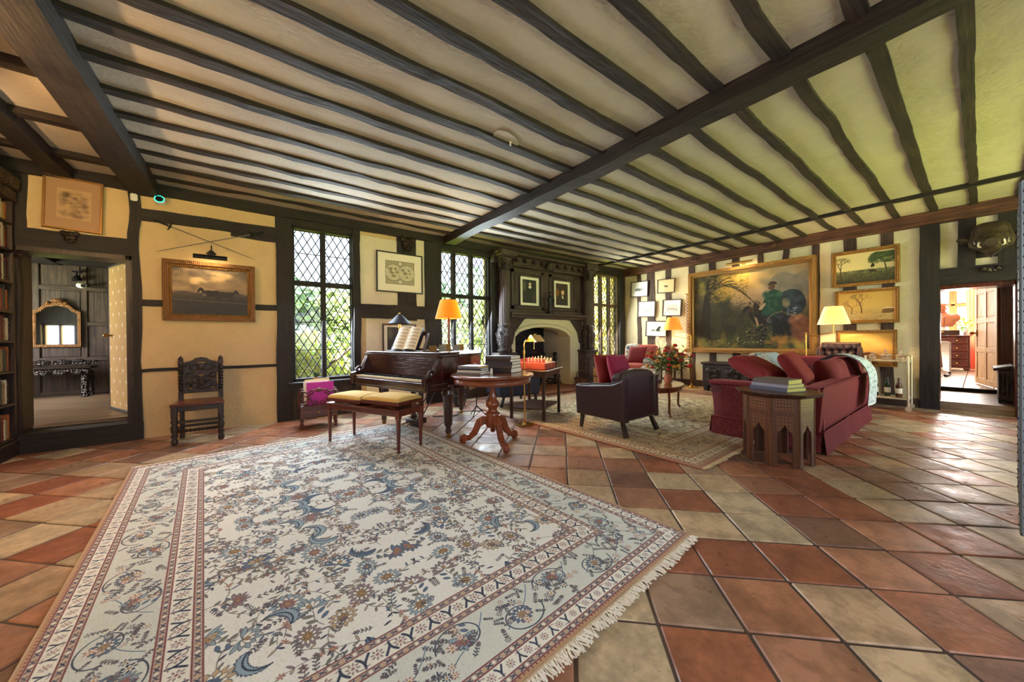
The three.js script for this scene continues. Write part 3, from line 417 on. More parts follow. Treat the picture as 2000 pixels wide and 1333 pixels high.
  part('housing', [sph(0.055, 0, 0, 0.03, 1.2, 0.9, 1), cyl(0.04, 0.04, 0.03, 0, -0.01, -0.05)], M.white, cc); part('lens', tr(cyl(0.028, 0.028, 0.03, 0, 0, 0, 14), 0.03, -0.01, 0.085, Math.PI / 2, 0.3), M.black, cc);
  solo('alarm_bell', 'dark bracketed alarm bell above the white ball camera', 'bell', [tr(lathe([[0.06, 0], [0.055, 0.05], [0.03, 0.09], [0.012, 0.1], [0.012, 0.16]], 16)), box(0.1, 0.03, 0.08, 0, 0.16, -0.02)], M.iron, 'y', [-2.36, 2.24, -9.5]);
}
// ---------------------------------------------------------------- room beyond the far doorway
{
  const F1 = 0.13, F2 = 0.19, nr = structure('wall_beyond', 'walls of the sunny room beyond the doorway'); nr.userData.category = 'wall';
  part('masonry', [bx(16.3, 16.6, 0, 0.85, -3.4, 2.4), bx(16.3, 16.6, 2.6, 3.2, -3.4, 2.4), bx(16.3, 16.6, 0.85, 2.6, -3.4, -1.75), bx(16.3, 16.6, 0.85, 2.6, 0.35, 2.4), bx(8.95, 16.6, 0, 3.2, -3.4, -3.1), bx(8.95, 16.6, 0, 3.2, 2.1, 2.4)], M.limewash, nr, 'z');
  part('partition', [bx(10.36, 10.5, 0, 3.0, 0.225, 2.1), bx(10.36, 10.5, 0, 3.0, -3.1, -0.75), bx(10.36, 10.5, 2.1, 3.0, -0.75, 0.36), bx(8.95, 10.36, 0, 3.0, 0.34, 0.42), bx(8.95, 10.36, 0, 3.0, -0.9, -0.8)], M.mahogany, nr);
  const fl = structure('floor_beyond', 'worn wide floorboards of the room beyond'); fl.userData.category = 'floor';
  for (let i = 0; i < 8; i++) part('board', box(0.212, 0.03, 1.3, 8.74 + i * 0.218, F1 - 0.015, -0.2, 0.004), M.boards, fl, 'z');
  for (let i = 0; i < 14; i++) part('board', box(5.9, 0.03, 0.335, 13.35, F2 - 0.015, -2.75 + i * 0.342, 0.004), M.boards, fl, 'x');
  part('step', timber(10.36, 10.44, F1 - 0.02, F2 + 0.005, -0.8, 0.34, 821, 0.003), M.beam, fl, 'z'); part('bed', [bx(8.7, 10.36, -0.1, F1 - 0.035, -0.8, 0.4), bx(10.42, 16.4, -0.1, F2 - 0.035, -3.2, 2.2)], M.panelDark, fl);
  const cl = structure('ceiling_beyond', 'white ceiling of the room beyond'); cl.userData.category = 'ceiling'; part('plaster', bx(8.9, 16.6, 2.95, 3.15, -3.3, 2.3), M.ceiling, cl, 'x');
  const w = structure('window_6', 'stone mullioned window of the room beyond');
  part('frame', [bx(16.32, 16.5, 0.85, 0.93, -1.75, 0.35), bx(16.32, 16.5, 2.52, 2.6, -1.75, 0.35), bx(16.32, 16.5, 0.85, 2.6, -1.75, -1.67), bx(16.32, 16.5, 0.85, 2.6, 0.27, 0.35)], M.oakDoor, w);
  for (const z of [-1.22, -0.46]) part('mullion', bx(16.34, 16.5, 0.9, 2.55, z - 0.07, z + 0.07, 0.03), M.oakDoor, w); part('transom', bx(16.34, 16.5, 1.98, 2.08, -1.7, 0.3, 0.03), M.oakDoor, w, 'z');
  for (const [a, b] of [[-1.67, -1.29], [-1.15, -0.53], [-0.39, 0.27]]) for (const [c, d] of [[0.93, 1.98], [2.08, 2.52]]) part('pane', tr(flat(new THREE.PlaneGeometry(b - a, d - c)), 16.42, (c + d) / 2, (a + b) / 2, 0, Math.PI / 2), M.glass, w);
  // red curtain
  solo('curtain', 'long coral red curtain hanging beside the sunny window', 'curtain', grid(40, 14, (u, v) => [16.16 + 0.035 * Math.sin(u * 38) * (0.4 + 0.6 * v) - 0.05 * Math.sin(v * 3), 0.21 + v * 2.3, -0.24 + u * (0.52 - 0.18 * Math.sin((1 - v) * 2.2)) + 0.08 * (1 - v)]), M.curtain, 'y');
  // chest of drawers with writing box, bust, vase
  const ch = thing('chest_of_drawers', 'bow fronted mahogany chest of drawers under the sunny window', 'chest', 15.75, F2, -0.75); ch.rotation.y = -Math.PI / 2;
  part('carcass', box(1.2, 0.86, 0.44, 0, 0.5, 0, 0.01), M.mahogany, ch); part('top', box(1.28, 0.03, 0.52, 0, 0.945, 0, 0.01), M.mahogany, ch, 'x');
  for (let j = 0; j < 4; j++) { const d = new THREE.Group(); d.name = 'drawer'; ch.add(d); part('drawer_front', [box(1.12, 0.18, 0.04, 0, 0.2 + j * 0.205, 0.225, 0.012), box(0.7, 0.16, 0.03, 0, 0.2 + j * 0.205, 0.25, 0.012)], M.mahogany, d, 'x'); for (const x of [-0.38, 0.38]) part('knob', tr(sph(0.022), x, 0.2 + j * 0.205, 0.275), M.brass, d); }
  for (const x of [-0.54, 0.54]) for (const z of [-0.18, 0.18]) part('foot', sph(0.06, x, 0.045, z, 1, 0.75, 1, 10), M.mahogany, ch);
  const wb = thing('writing_box', 'low brown wooden writing box on the mahogany chest', 'box', 15.68, F2 + 0.962, -0.62); part('body', box(0.34, 0.12, 0.6, 0, 0.06, 0, 0.008), M.tableDark, wb, 'z'); part('lid', box(0.36, 0.02, 0.62, 0, 0.13, 0, 0.005), M.tableDark, wb, 'z'); part('clasp', box(0.01, 0.04, 0.04, -0.175, 0.1, 0), M.brass, wb);
  const bu = thing('bust', 'terracotta bust of a man in a flat cap before the window', 'bust', 15.66, F2 + 1.105, -0.64);
  part('torso', [lathe([[0.16, 0], [0.2, 0.06], [0.23, 0.2], [0.21, 0.3], [0.1, 0.36], [0.07, 0.42], [0.001, 0.44]], 20).scale(0.75, 1, 1.25), sph(0.12, 0, 0.24, 0.22, 0.9, 1.05, 0.95, 10), sph(0.12, 0, 0.24, -0.22, 0.9, 1.05, 0.95, 10), box(0.06, 0.2, 0.03, -0.16, 0.16, 0.03, 0.01), sph(0.05, -0.14, 0.26, 0.05, 1, 1, 1, 8)], M.terra, bu);
  part('head', [sph(0.095, 0, 0.5, 0, 1.05, 1.25, 0.9, 14), sph(0.022, -0.1, 0.49, 0, 1.1, 1.4, 0.8, 8), sph(0.03, -0.08, 0.43, 0, 1, 0.8, 1.1, 8), sph(0.018, -0.01, 0.5, 0.087, 1, 1.5, 0.6, 6), sph(0.018, -0.01, 0.5, -0.087, 1, 1.5, 0.6, 6), sph(0.012, -0.09, 0.53, 0.035, 1, 0.8, 1.3, 6), sph(0.012, -0.09, 0.53, -0.035, 1, 0.8, 1.3, 6)], M.terra, bu);
  part('cap', [cyl(0.14, 0.13, 0.03, 0, 0.58, 0, 18), sph(0.105, 0, 0.61, 0, 1, 0.5, 1, 12)], M.terra, bu); part('socle', lathe([[0.11, -0.09], [0.11, -0.07], [0.06, -0.04], [0.07, 0.01], [0.001, 0.02]], 16).translate(0, 0.0, 0), M.white, bu).position.y = 0.09; bu.children[0].position.y = 0.1; bu.children[1].position.y = 0.1; bu.children[2].position.y = 0.1;
  const vs = thing('flower_vase', 'small glass vase of yellow blooms on the chest beside the bust', 'vase', 15.72, F2 + 0.962, -0.22); part('vase', lathe([[0.04, 0], [0.05, 0.06], [0.03, 0.14], [0.04, 0.18]], 12), M.white, vs); const rr = rng(4), st = [], fl2 = []; for (let i = 0; i < 16; i++) { const a = rr() * 6.3, e = [0.16 * Math.cos(a) * rr(), 0.26 + 0.2 * rr(), 0.16 * Math.sin(a) * rr()]; st.push(bar([0, 0.16, 0], e, 0.003, 4)); fl2.push(sph(0.03, ...e, 1, 0.7, 1, 7)); } part('stem', st, mat({ color: rgb(96, 122, 52), roughness: 0.8 }), vs); part('bloom', fl2, mat({ color: rgb(238, 206, 60), roughness: 0.8 }), vs);
  // white draped desk edge in the foreground of that room
  const dk = thing('white_desk', 'white slanted desk end with a curved dark foot', 'desk', 13.2, F2, -0.78); part('top', tr(box(0.9, 0.03, 0.7, 0, 0.8, 0, 0.006), 0, 0, 0, 0, 0, -0.03), M.white, dk, 'x'); part('side', tr(prism([[-0.3, 0.12], [0.12, 0.12], [0.32, 0.8], [-0.3, 0.8]], 0.03), 0, 0, 0.3, 0, 0.25), M.white, dk); part('foot', tube([[-0.3, 0.03, 0.3], [0, 0.02, 0.33], [0.25, 0.05, 0.35], [0.18, 0.14, 0.34]], 0.025, 16), M.iron, dk);
  // panelled oak door
  const od = structure('door_2', 'open oak door of eight sunk panels'); od.position.set(11.57, F2 + 0.02, -0.03); od.rotation.y = -Math.atan2(0.24, -1.1);
  const dw = 1.12, dh = 2.0; part('leaf', box(dw, dh, 0.025, dw / 2, dh / 2, 0), M.oakDoor, od);
  for (const x of [0.05, dw / 2, dw - 0.05]) part('stile', box(0.1, dh, 0.05, x, dh / 2, 0, 0.006), M.oakDoor, od); for (const y of [0.06, 0.66, 1.22, 1.78, 1.95]) part('rail', box(dw, y === 0.06 ? 0.12 : 0.1, 0.046, dw / 2, y, 0, 0.006), M.oakDoor, od, 'x');
  for (const x of [0.32, 0.81]) for (const [a, b] of [[0.12, 0.61], [0.71, 1.17], [1.27, 1.73]]) part('panel', box(0.38, b - a - 0.03, 0.035, x, (a + b) / 2, 0, 0.008), M.oakDoor, od);
  part('door_handle', [tr(sph(0.035), 0.07, 0.98, 0.08), tr(sph(0.035), 0.07, 0.98, -0.08), bar([0.07, 0.98, -0.08], [0.07, 0.98, 0.08], 0.014), box(0.09, 0.13, 0.07, 0.07, 0.98, 0, 0.005)], M.agedBrass, od); part('door_closer', [box(0.2, 0.06, 0.07, 0.98, 1.9, -0.06, 0.01), box(0.2, 0.06, 0.07, 0.98, 1.9, 0.06, 0.01)], M.iron, od);
  // carved coffer in the passage
  const cf = thing('carved_coffer', 'dark carved coffer with a sloped lid in the far passage', 'chest', 9.32, F1, 0.245); cf.rotation.y = 0; cf.scale.set(0.52, 1.05, 0.5);
  part('body', box(1.2, 0.44, 0.3, 0, 0.25, 0, 0.01), M.oakDark, cf, 'x'); part('lid', tr(box(1.26, 0.04, 0.36, 0, 0.5, 0, 0.01), 0, 0, 0, -0.12), M.oakDark, cf, 'x');
  for (let i = 0; i < 4; i++) part('panel', box(0.012, 0.3, 0.045, -0.605, 0.26, -0.11 + i * 0.073, 0.005), M.oakCarved, cf); for (const x of [-0.52, 0.52]) for (const z of [-0.12, 0.12]) part('foot', box(0.12, 0.05, 0.06, x, 0.02, z, 0.01), M.oakDark, cf);
}
// ---------------------------------------------------------------- garden
{
  const g = structure('ground', 'sunlit lawn round the house'); g.userData.category = 'ground';
  const lawnTex = dataTex(512, 512, (u, v) => { const a = fbm(u, v, 5, 5, 4, 901), b = fbm(u, v, 60, 60, 2, 902); return [lerp(132, 186, a) * (0.8 + 0.4 * b), lerp(156, 204, a) * (0.8 + 0.4 * b), lerp(40, 58, a) * (0.8 + 0.4 * b)]; }, true, 0.12, 0.12);
  part('lawn', flat(new THREE.PlaneGeometry(120, 120, 1, 1)).rotateX(-Math.PI / 2).translate(3, -0.45, -3), mat({ map: lawnTex, roughness: 1 }), g, 'x');
  part('added_paving', bx(-6, 4.4, -0.5, -0.4, 2.9, 16), mat({ map: plasterTex([92, 86, 78], 39, 0.2), roughness: 0.95 }), g, 'x');  // added dark paving, keeps lawn bounce off the ceiling
  const leafG = flat((() => { const q = new THREE.BufferGeometry(); q.setAttribute('position', new THREE.Float32BufferAttribute([0, 0, 0, 0.5, 0.12, 0.3, 0, 0, 1, 0, 0, 0, 0, 0, 1, -0.5, 0.12, 0.3], 3)); q.computeVertexNormals(); return q; })());
  const leafM = mat({ color: 0xffffff, roughness: 0.8, transmission: 0.35, thickness: 0 }), bark = mat({ color: rgb(86, 70, 56), roughness: 0.9 });
  function plant(name, label, cat, x, z, h, rx, ry, base, n, leaf, seed, trunkR = 0.1) {
    const t = thing(name, label, cat, x, -0.45, z), r = rng(seed), o = new THREE.Object3D();
    part('trunk', [cyl(trunkR, trunkR * 0.5, h - ry * 0.6, 0, 0, 0, 8), bar([0, h - ry * 1.1, 0], [rx * 0.5, h - ry * 0.3, rx * 0.2], trunkR * 0.4, 6), bar([0, h - ry * 1.2, 0], [-rx * 0.45, h - ry * 0.2, -rx * 0.25], trunkR * 0.4, 6)], bark, t);
    const im = new THREE.InstancedMesh(leafG, leafM, n), c = new THREE.Color(); im.name = 'foliage'; im.userData.kind = 'stuff';
    const blobs = []; for (let i = 0; i < 14; i++) { const a = r() * 6.28, b = r() * 2 - 1, q = 0.35 + 0.45 * r(); blobs.push([Math.cos(a) * rx * q, h - ry + b * ry * 0.75, Math.sin(a) * rx * q, 0.45 + 0.3 * r()]); }
    for (let i = 0; i < n; i++) { const b = blobs[i % blobs.length], a = r() * 6.28, e = Math.acos(r() * 2 - 1), q = Math.cbrt(r()) * b[3] * Math.min(rx, ry) * 0.95; o.position.set(b[0] + q * Math.sin(e) * Math.cos(a), Math.max(0.1, b[1] + q * Math.cos(e)), b[2] + q * Math.sin(e) * Math.sin(a)); o.rotation.set(r() * 6.3, r() * 6.3, r() * 6.3); o.scale.setScalar(leaf * (0.6 + 0.8 * r())); o.updateMatrix(); im.setMatrixAt(i, o.matrix); const k = 0.7 + 0.6 * r(); im.setColorAt(i, c.setRGB(base[0] * k * (0.85 + 0.3 * r()), base[1] * k, base[2] * k)); }
    im.castShadow = true; t.add(im);
  }
  const G1 = [0.26, 0.34, 0.16], G2 = [0.42, 0.43, 0.15], G3 = [0.19, 0.3, 0.25], G4 = [0.47, 0.42, 0.12];
  plant('shrub', 'rounded yellow green shrub below the window by the carved chair', 'shrub', 1.35, -9.6, 1.75, 1.5, 0.9, G2, 2600, 0.12, 11);
  plant('shrub', 'bright leafy shrub on the lawn past the piano window', 'shrub', 4.4, -10.4, 2.1, 1.6, 1.1, G1, 2600, 0.13, 12);
  plant('tree', 'dark conical evergreen tree beyond the window by the carved chair', 'tree', 1.35, -15.5, 4.0, 1.0, 1.7, G3, 3600, 0.22, 13);
  plant('tree', 'pale green garden tree seen between the two near windows', 'tree', 3.4, -16, 3.3, 1.9, 1.5, G1, 4200, 0.24, 14);
  plant('tree', 'tall leafy tree filling the window beside the chimneypiece', 'tree', 9.6, -16, 4.6, 2.2, 2.0, G1, 5000, 0.26, 15);
  plant('tree', 'golden leaved tree close outside the corner window', 'tree', 11.2, -10.0, 5.0, 2.0, 2.4, G4, 6000, 0.15, 16);
  plant('shrub', 'golden shrub low outside the corner window', 'shrub', 12.3, -10.4, 2.4, 1.9, 1.2, G2, 3000, 0.14, 17);
  plant('tree', 'distant broad tree at the lawn edge past the piano window', 'tree', 6.6, -22, 4.2, 3.2, 1.9, G1, 4000, 0.32, 18);
  plant('tree', 'distant blue green tree at the far hedge', 'tree', 14, -24, 6, 4, 3, G3, 4000, 0.36, 19);
  plant('shrub', 'pale shrub outside the sunny room', 'shrub', 20.5, -0.8, 2.2, 1.8, 1.2, G1, 1800, 0.16, 20);
}

// ---------------------------------------------------------------- rugs
const INK = { navy: '#27344f', blue: '#4d6a8a', pale: '#8ba6b8', red: '#72393f', rose: '#9c6a66', gold: '#a8834f', tan: '#bfa581', olive: '#74766a', brown: '#54403c', cream: '#e8e8e0', mauve: '#8d7a80', ink: '#4a4a5a', guard: '#b7a49a', end: '#b58f6e' };
function petalFlower(c, x, y, s, rot, n, cols) {                          // rosette or palmette seen from above
  c.save(); c.translate(x, y); c.rotate(rot);
  for (let k = 0; k < cols.length - 1; k++) { const q = s * (1 - k * 0.28); c.fillStyle = cols[k]; for (let i = 0; i < n; i++) { c.save(); c.rotate(i / n * 6.2832 + k * 0.3); c.beginPath(); c.moveTo(0, 0); c.quadraticCurveTo(q * 0.34, -q * 0.55, 0, -q); c.quadraticCurveTo(-q * 0.34, -q * 0.55, 0, 0); c.fill(); c.restore(); } }
  c.fillStyle = cols[cols.length - 1]; c.beginPath(); c.arc(0, 0, s * 0.22, 0, 7); c.fill(); c.restore();
}
function palmette(c, x, y, s, rot, a, b, d, e) {
  c.save(); c.translate(x, y); c.rotate(rot);
  const leafs = (q, n, col, sp) => { c.fillStyle = col; for (let i = 0; i < n; i++) { c.save(); c.rotate((i / (n - 1) - 0.5) * sp); c.beginPath(); c.moveTo(0, q * 0.25); c.quadraticCurveTo(q * 0.2, -q * 0.5, 0, -q); c.quadraticCurveTo(-q * 0.2, -q * 0.5, 0, q * 0.25); c.fill(); c.restore(); } };
  leafs(s, 9, a, 3.6); leafs(s * 0.78, 7, e, 3.0); leafs(s * 0.66, 7, b, 2.8); leafs(s * 0.42, 5, d, 2.2);
  c.fillStyle = a; c.beginPath(); c.ellipse(0, s * 0.12, s * 0.16, s * 0.12, 0, 0, 7); c.fill(); c.restore();
}
function opetal(c, s, w, fill, ink, lw) { c.beginPath(); c.moveTo(0, 0); c.bezierCurveTo(w, -s * 0.3, w * 0.9, -s * 0.8, 0, -s); c.bezierCurveTo(-w * 0.9, -s * 0.8, -w, -s * 0.3, 0, 0); c.fillStyle = fill; c.fill(); c.strokeStyle = ink; c.lineWidth = lw; c.stroke(); }
function rosette(c, x, y, s, rot, I, a, b) {                              // outlined many petalled flower head
  c.save(); c.translate(x, y); c.rotate(rot); c.scale(1, 0.8); const ring = (n, q, w, fill, off) => { for (let i = 0; i < n; i++) { c.save(); c.rotate(i / n * 6.2832 + off); c.translate(0, -s * q * 0.3); opetal(c, s * q * 0.7, s * w, fill, I.ink, 0.0024); c.restore(); } };
  ring(13, 1, 0.2, a, 0); c.fillStyle = a; c.beginPath(); c.arc(0, 0, s * 0.7, 0, 7); c.fill(); ring(10, 0.7, 0.17, I.cream, 0.2); c.fillStyle = b; c.beginPath(); c.arc(0, 0, s * 0.36, 0, 7); c.fill(); ring(7, 0.46, 0.14, b, 0.1); c.fillStyle = I.gold; c.beginPath(); c.arc(0, 0, s * 0.15, 0, 7); c.fill(); c.restore();
}
function lotus(c, x, y, s, rot, I, a, b) {                                // outlined fan palmette on a stem
  c.save(); c.translate(x, y); c.rotate(rot); vine(c, [[0, s * 1.7], [s * 0.25, s * 1.1], [0, s * 0.5], [0, 0]], I.olive, 0.0036);
  for (const k of [-1, 1]) for (const q of [0.7, 1.2]) { c.save(); c.translate(s * 0.1 * k, s * q); c.rotate(k * 1.0); opetal(c, s * 0.55, s * 0.16, k > 0 ? I.olive : I.blue, I.ink, 0.0022); c.restore(); }
  for (let i = 0; i < 9; i++) { c.save(); c.rotate((i / 8 - 0.5) * 3.6); opetal(c, s * (1 - 0.12 * (i & 1)), s * 0.2, a, I.ink, 0.0026); c.restore(); } for (let i = 0; i < 5; i++) { c.save(); c.rotate((i / 4 - 0.5) * 2.4); opetal(c, s * 0.64, s * 0.18, b, I.ink, 0.0022); c.restore(); } opetal(c, s * 0.4, s * 0.16, I.gold, I.ink, 0.0022); c.restore();
}
function crescent(c, x, y, s, rot, col, rim, flip) {                      // broad curled serrated leaf, tapering to its tip
  c.save(); c.translate(x, y); c.rotate(rot); c.scale(flip ? -1 : 1, 1);
  const body = (k) => { c.beginPath(); for (let i = 0; i <= 30; i++) { const t = i / 30, a = -0.3 + t * 2.7, w = s * 0.3 * Math.pow(Math.sin(Math.PI * Math.pow(t, 0.7)), 0.8) * k, z = 1 + (i % 2 ? 0.26 : -0.08); c.lineTo(Math.cos(a) * (s * 0.78 + w * z), Math.sin(a) * (s * 0.78 + w * z)); } for (let i = 30; i >= 0; i--) { const t = i / 30, a = -0.3 + t * 2.7, w = s * 0.16 * Math.sin(Math.PI * Math.pow(t, 0.7)) * k, z = 1 + (i % 3 ? 0 : 0.3); c.lineTo(Math.cos(a) * (s * 0.78 - w * z), Math.sin(a) * (s * 0.78 - w * z)); } c.closePath(); };
  body(1); c.fillStyle = col; c.fill(); c.strokeStyle = rim; c.lineWidth = 0.0034; c.stroke(); const pts = []; for (let i = 0; i <= 20; i++) { const a = -0.3 + i / 20 * 2.8; pts.push([Math.cos(a) * s * 0.8, Math.sin(a) * s * 0.8]); } vine(c, pts, rim, 0.007); c.restore();
}
function leafyVine(c, pts, I, q, w) { vine(c, pts, I.olive, w); for (let i = 1; i < pts.length; i++) { const [x, y] = pts[i], a = Math.atan2(y - pts[i - 1][1], x - pts[i - 1][0]); for (const k of [-1, 1]) { if (q() < 0.25) continue; c.save(); c.translate(x, y); c.rotate(a + Math.PI / 2 + k * 0.9); opetal(c, 0.024 + 0.016 * q(), 0.006, [I.olive, I.blue, I.mauve, I.navy, I.tan][Math.floor(q() * 5)], I.ink, 0.002); c.restore(); } if (q() < 0.14) petalFlower(c, x, y, 0.017, a, 6, [I.rose, I.tan]); } }
function vine(c, pts, col, w) { c.strokeStyle = col; c.lineWidth = w; c.lineCap = 'round'; c.beginPath(); c.moveTo(...pts[0]); for (let i = 1; i < pts.length - 1; i++) c.quadraticCurveTo(...pts[i], (pts[i][0] + pts[i + 1][0]) / 2, (pts[i][1] + pts[i + 1][1]) / 2); c.stroke(); }
function leaflet(c, x, y, s, rot, col) { c.save(); c.translate(x, y); c.rotate(rot); c.fillStyle = col; c.beginPath(); c.moveTo(0, 0); c.quadraticCurveTo(s * 0.34, -s * 0.5, 0, -s); c.quadraticCurveTo(-s * 0.34, -s * 0.5, 0, 0); c.fill(); c.restore(); }
function sprig(c, x, y, s, rot, I, col) { c.save(); c.translate(x, y); c.rotate(rot); vine(c, [[0, s], [s * 0.15, s * 0.3], [-s * 0.1, -s * 0.3], [0, -s]], I.olive, 0.0035); for (let i = 0; i < 4; i++) for (const k of [-1, 1]) { c.save(); c.translate(0, s * (0.8 - i * 0.45)); c.rotate(k * 0.9); opetal(c, s * 0.42, s * 0.09, col, I.ink, 0.0022); c.restore(); } c.translate(0, -s); for (let i = 0; i < 5; i++) { c.save(); c.rotate(i * 1.257); opetal(c, s * 0.3, s * 0.1, I.rose, I.ink, 0.0022); c.restore(); } c.restore(); }
function motif(c, x, y, r, I, k = 1) {
  const t = r(), a = r() * 6.28, pick = (l) => l[Math.floor(r() * l.length)];
  if (t < 0.3) rosette(c, x, y, 0.072 * k, a, I, pick([I.mauve, I.tan, I.pale]), pick([I.rose, I.blue, I.gold]));
  else if (t < 0.55) lotus(c, x, y, 0.07 * k, a, I, pick([I.pale, I.mauve, I.blue]), pick([I.cream, I.rose, I.tan]));
  else if (t < 0.74) { crescent(c, x, y, 0.095 * k, a, pick([I.pale, I.blue, I.pale]), I.navy, r() < 0.5); }
  else sprig(c, x, y, 0.06 * k, a, I, pick([I.mauve, I.blue, I.olive, I.tan]));
}
function rugCanvas(c, pw, ph, w, l, I, field, border, seed, bands) {
  c.fillStyle = field; c.fillRect(0, 0, pw, ph); c.save(); c.scale(pw / w, ph / l);
  const inner = bands[bands.length - 1][1], r = rng(seed);
  // field: one quarter, mirrored
  const fw = w / 2 - inner, fl = l / 2 - inner, step = 0.146;
  for (const [sx, sy] of [[1, 1], [-1, 1], [1, -1], [-1, -1]]) {
    const q = rng(seed + 1); c.save(); c.translate(w / 2, l / 2); c.scale(sx, sy); c.beginPath(); c.rect(-0.02, -0.02, fw + 0.02, fl + 0.02); c.clip();
    for (let i = 0; i < 40; i++) { const pts = []; let x = q() * fw, y = q() * fl, a = q() * 6.28, turn = (q() < 0.5 ? -1 : 1) * (0.16 + 0.2 * q()); for (let k = 0; k < 16; k++) { pts.push([x, y]); a += turn + (q() - 0.5) * 0.2; if (k === 8) turn = -turn; x += Math.cos(a) * 0.042; y += Math.sin(a) * 0.042; } leafyVine(c, pts, I, q, 0.0032); }
    for (let i = 0; i <= fw / step; i++) for (let j = 0; j <= fl / step; j++) { const x = (i + 0.5 + (q() - 0.5) * 0.5 + (j & 1) * 0.5) * step, y = (j + 0.5 + (q() - 0.5) * 0.5) * step; motif(c, x, y, q, I, 0.8 + 0.3 * q()); for (let k = 0; k < 1; k++) sprig(c, x + (q() - 0.5) * 0.16, y + (q() - 0.5) * 0.16, 0.026 + 0.016 * q(), q() * 6.28, I, [I.mauve, I.navy, I.olive, I.blue][Math.floor(q() * 4)]); }
    c.restore();
  }
  rosette(c, w / 2, l / 2, 0.11, 0, I, I.pale, I.rose);
  // borders, outermost first
  for (const [a, b, kind] of bands) {
    const t = b - a, ring = (col) => { c.fillStyle = col; c.beginPath(); c.rect(a, a, w - 2 * a, l - 2 * a); c.rect(b, b, w - 2 * b, l - 2 * b); c.fill('evenodd'); };
    ring(kind === 'dark' ? I.guard : kind === 'edge' ? I.end : kind === 'main' ? border : I.cream);
    const sides = [[a, l - a, 0], [w - a, a, Math.PI], [a, a, Math.PI / 2], [w - a, l - a, -Math.PI / 2]];
    for (const [ox, oy, rot] of sides) {
      const L = (rot === 0 || rot === Math.PI ? w : l) - 2 * a; c.save(); c.translate(ox, oy); c.rotate(rot); if (rot === 0 || rot === Math.PI) c.scale(1, -1); if (rot === Math.PI / 2 || rot === -Math.PI / 2) c.scale(1, -1);
      c.beginPath(); c.moveTo(0, 0); c.lineTo(L, 0); c.lineTo(L - t, t); c.lineTo(t, t); c.clip();
      const q = rng(seed + 9 + Math.round(a * 1000));
      if (kind === 'dark') { for (let x = 0.014, i = 0; x < L; x += 0.042, i++) { c.strokeStyle = i % 3 ? I.ink : I.navy; c.lineWidth = 0.0045; c.beginPath(); c.moveTo(x - 0.012, t * 0.28); c.lineTo(x + 0.012, t * 0.72); c.moveTo(x + 0.012, t * 0.28); c.lineTo(x - 0.012, t * 0.72); c.stroke(); c.fillStyle = i % 2 ? I.cream : I.tan; c.beginPath(); c.ellipse(x + 0.021, t / 2, 0.006, t * 0.2, 0, 0, 7); c.fill(); } c.fillStyle = I.red; c.fillRect(0, 0, L, 0.0055); c.fillRect(0, t - 0.0055, L, 0.0055); }
      if (kind === 'meander') { for (let x = 0.03, i = 0; x < L; x += 0.085, i++) { c.save(); c.translate(x, t / 2); c.rotate(i & 1 ? Math.PI : 0); c.strokeStyle = I.navy; c.lineCap = 'round'; c.lineWidth = t * 0.13; c.beginPath(); c.moveTo(-t * 0.1, t * 0.4); c.quadraticCurveTo(0, 0, -t * 0.34, -t * 0.34); c.moveTo(-t * 0.06, t * 0.1); c.quadraticCurveTo(t * 0.06, -t * 0.1, t * 0.26, -t * 0.36); c.stroke(); c.strokeStyle = I.mauve; c.lineWidth = t * 0.06; c.beginPath(); c.moveTo(-t * 0.5, t * 0.3); c.quadraticCurveTo(-t * 0.2, t * 0.46, t * 0.1, t * 0.3); c.stroke(); c.restore(); petalFlower(c, x + 0.043, t / 2, t * 0.36, 0.3, 8, [I.mauve, I.cream, I.rose]); } }
      if (kind === 'main') { for (let x = 0, i = 0; x < L; x += 0.25, i++) { const y = t * (0.5 + (i & 1 ? 0.14 : -0.14)), pts = []; for (let k = 0; k <= 24; k++) { const an = k / 24 * 7 + (i & 1 ? 0 : 3.1), rr = t * 0.46 * (1 - k / 36); pts.push([x + Math.cos(an) * rr * 1.1, y + Math.sin(an) * rr * 0.85]); } vine(c, pts, I.navy, 0.005); vine(c, [[x - 0.13, t * 0.9], [x - 0.06, t * 0.5], [x + 0.05, t * 0.4], [x + 0.13, t * 0.1]], I.blue, 0.0035); if (i % 2) lotus(c, x, y, t * 0.27, i * 1.3, I, I.pale, I.rose); else rosette(c, x, y, t * 0.24, 0, I, I.blue, I.tan); for (let k = 0; k < 20; k++) { const px = x + (q() - 0.5) * 0.27, py = t * (0.06 + 0.88 * q()); if (q() < 0.4) petalFlower(c, px, py, 0.014 + 0.012 * q(), q() * 6, 7, [[I.mauve, I.navy, I.rose][Math.floor(q() * 3)], I.cream, I.gold]); else sprig(c, px, py, 0.018 + 0.014 * q(), q() * 6.28, I, [I.blue, I.olive, I.mauve, I.navy][Math.floor(q() * 4)]); } } }
      if (kind === 'edge') { c.fillStyle = I.red; for (let x = 0; x < L; x += 0.02) c.fillRect(x, t * 0.6, 0.006, t * 0.4); }
      c.restore();
    }
  }
  c.restore();
  // wool: short strokes of lighter and darker pile
  const n = Math.round(pw * ph / 26); for (let i = 0; i < n; i++) { const k = r(); c.fillStyle = k < 0.5 ? 'rgba(40,30,30,.07)' : 'rgba(255,250,240,.08)'; c.fillRect(r() * pw, r() * ph, 2, 3); }
}
const pileBump = dataTex(512, 512, (u, v) => [255 * clamp(fbm(u, v, 120, 120, 2, 71) * 0.8 + 0.2 * fbm(u, v, 10, 10, 3, 72))], false);
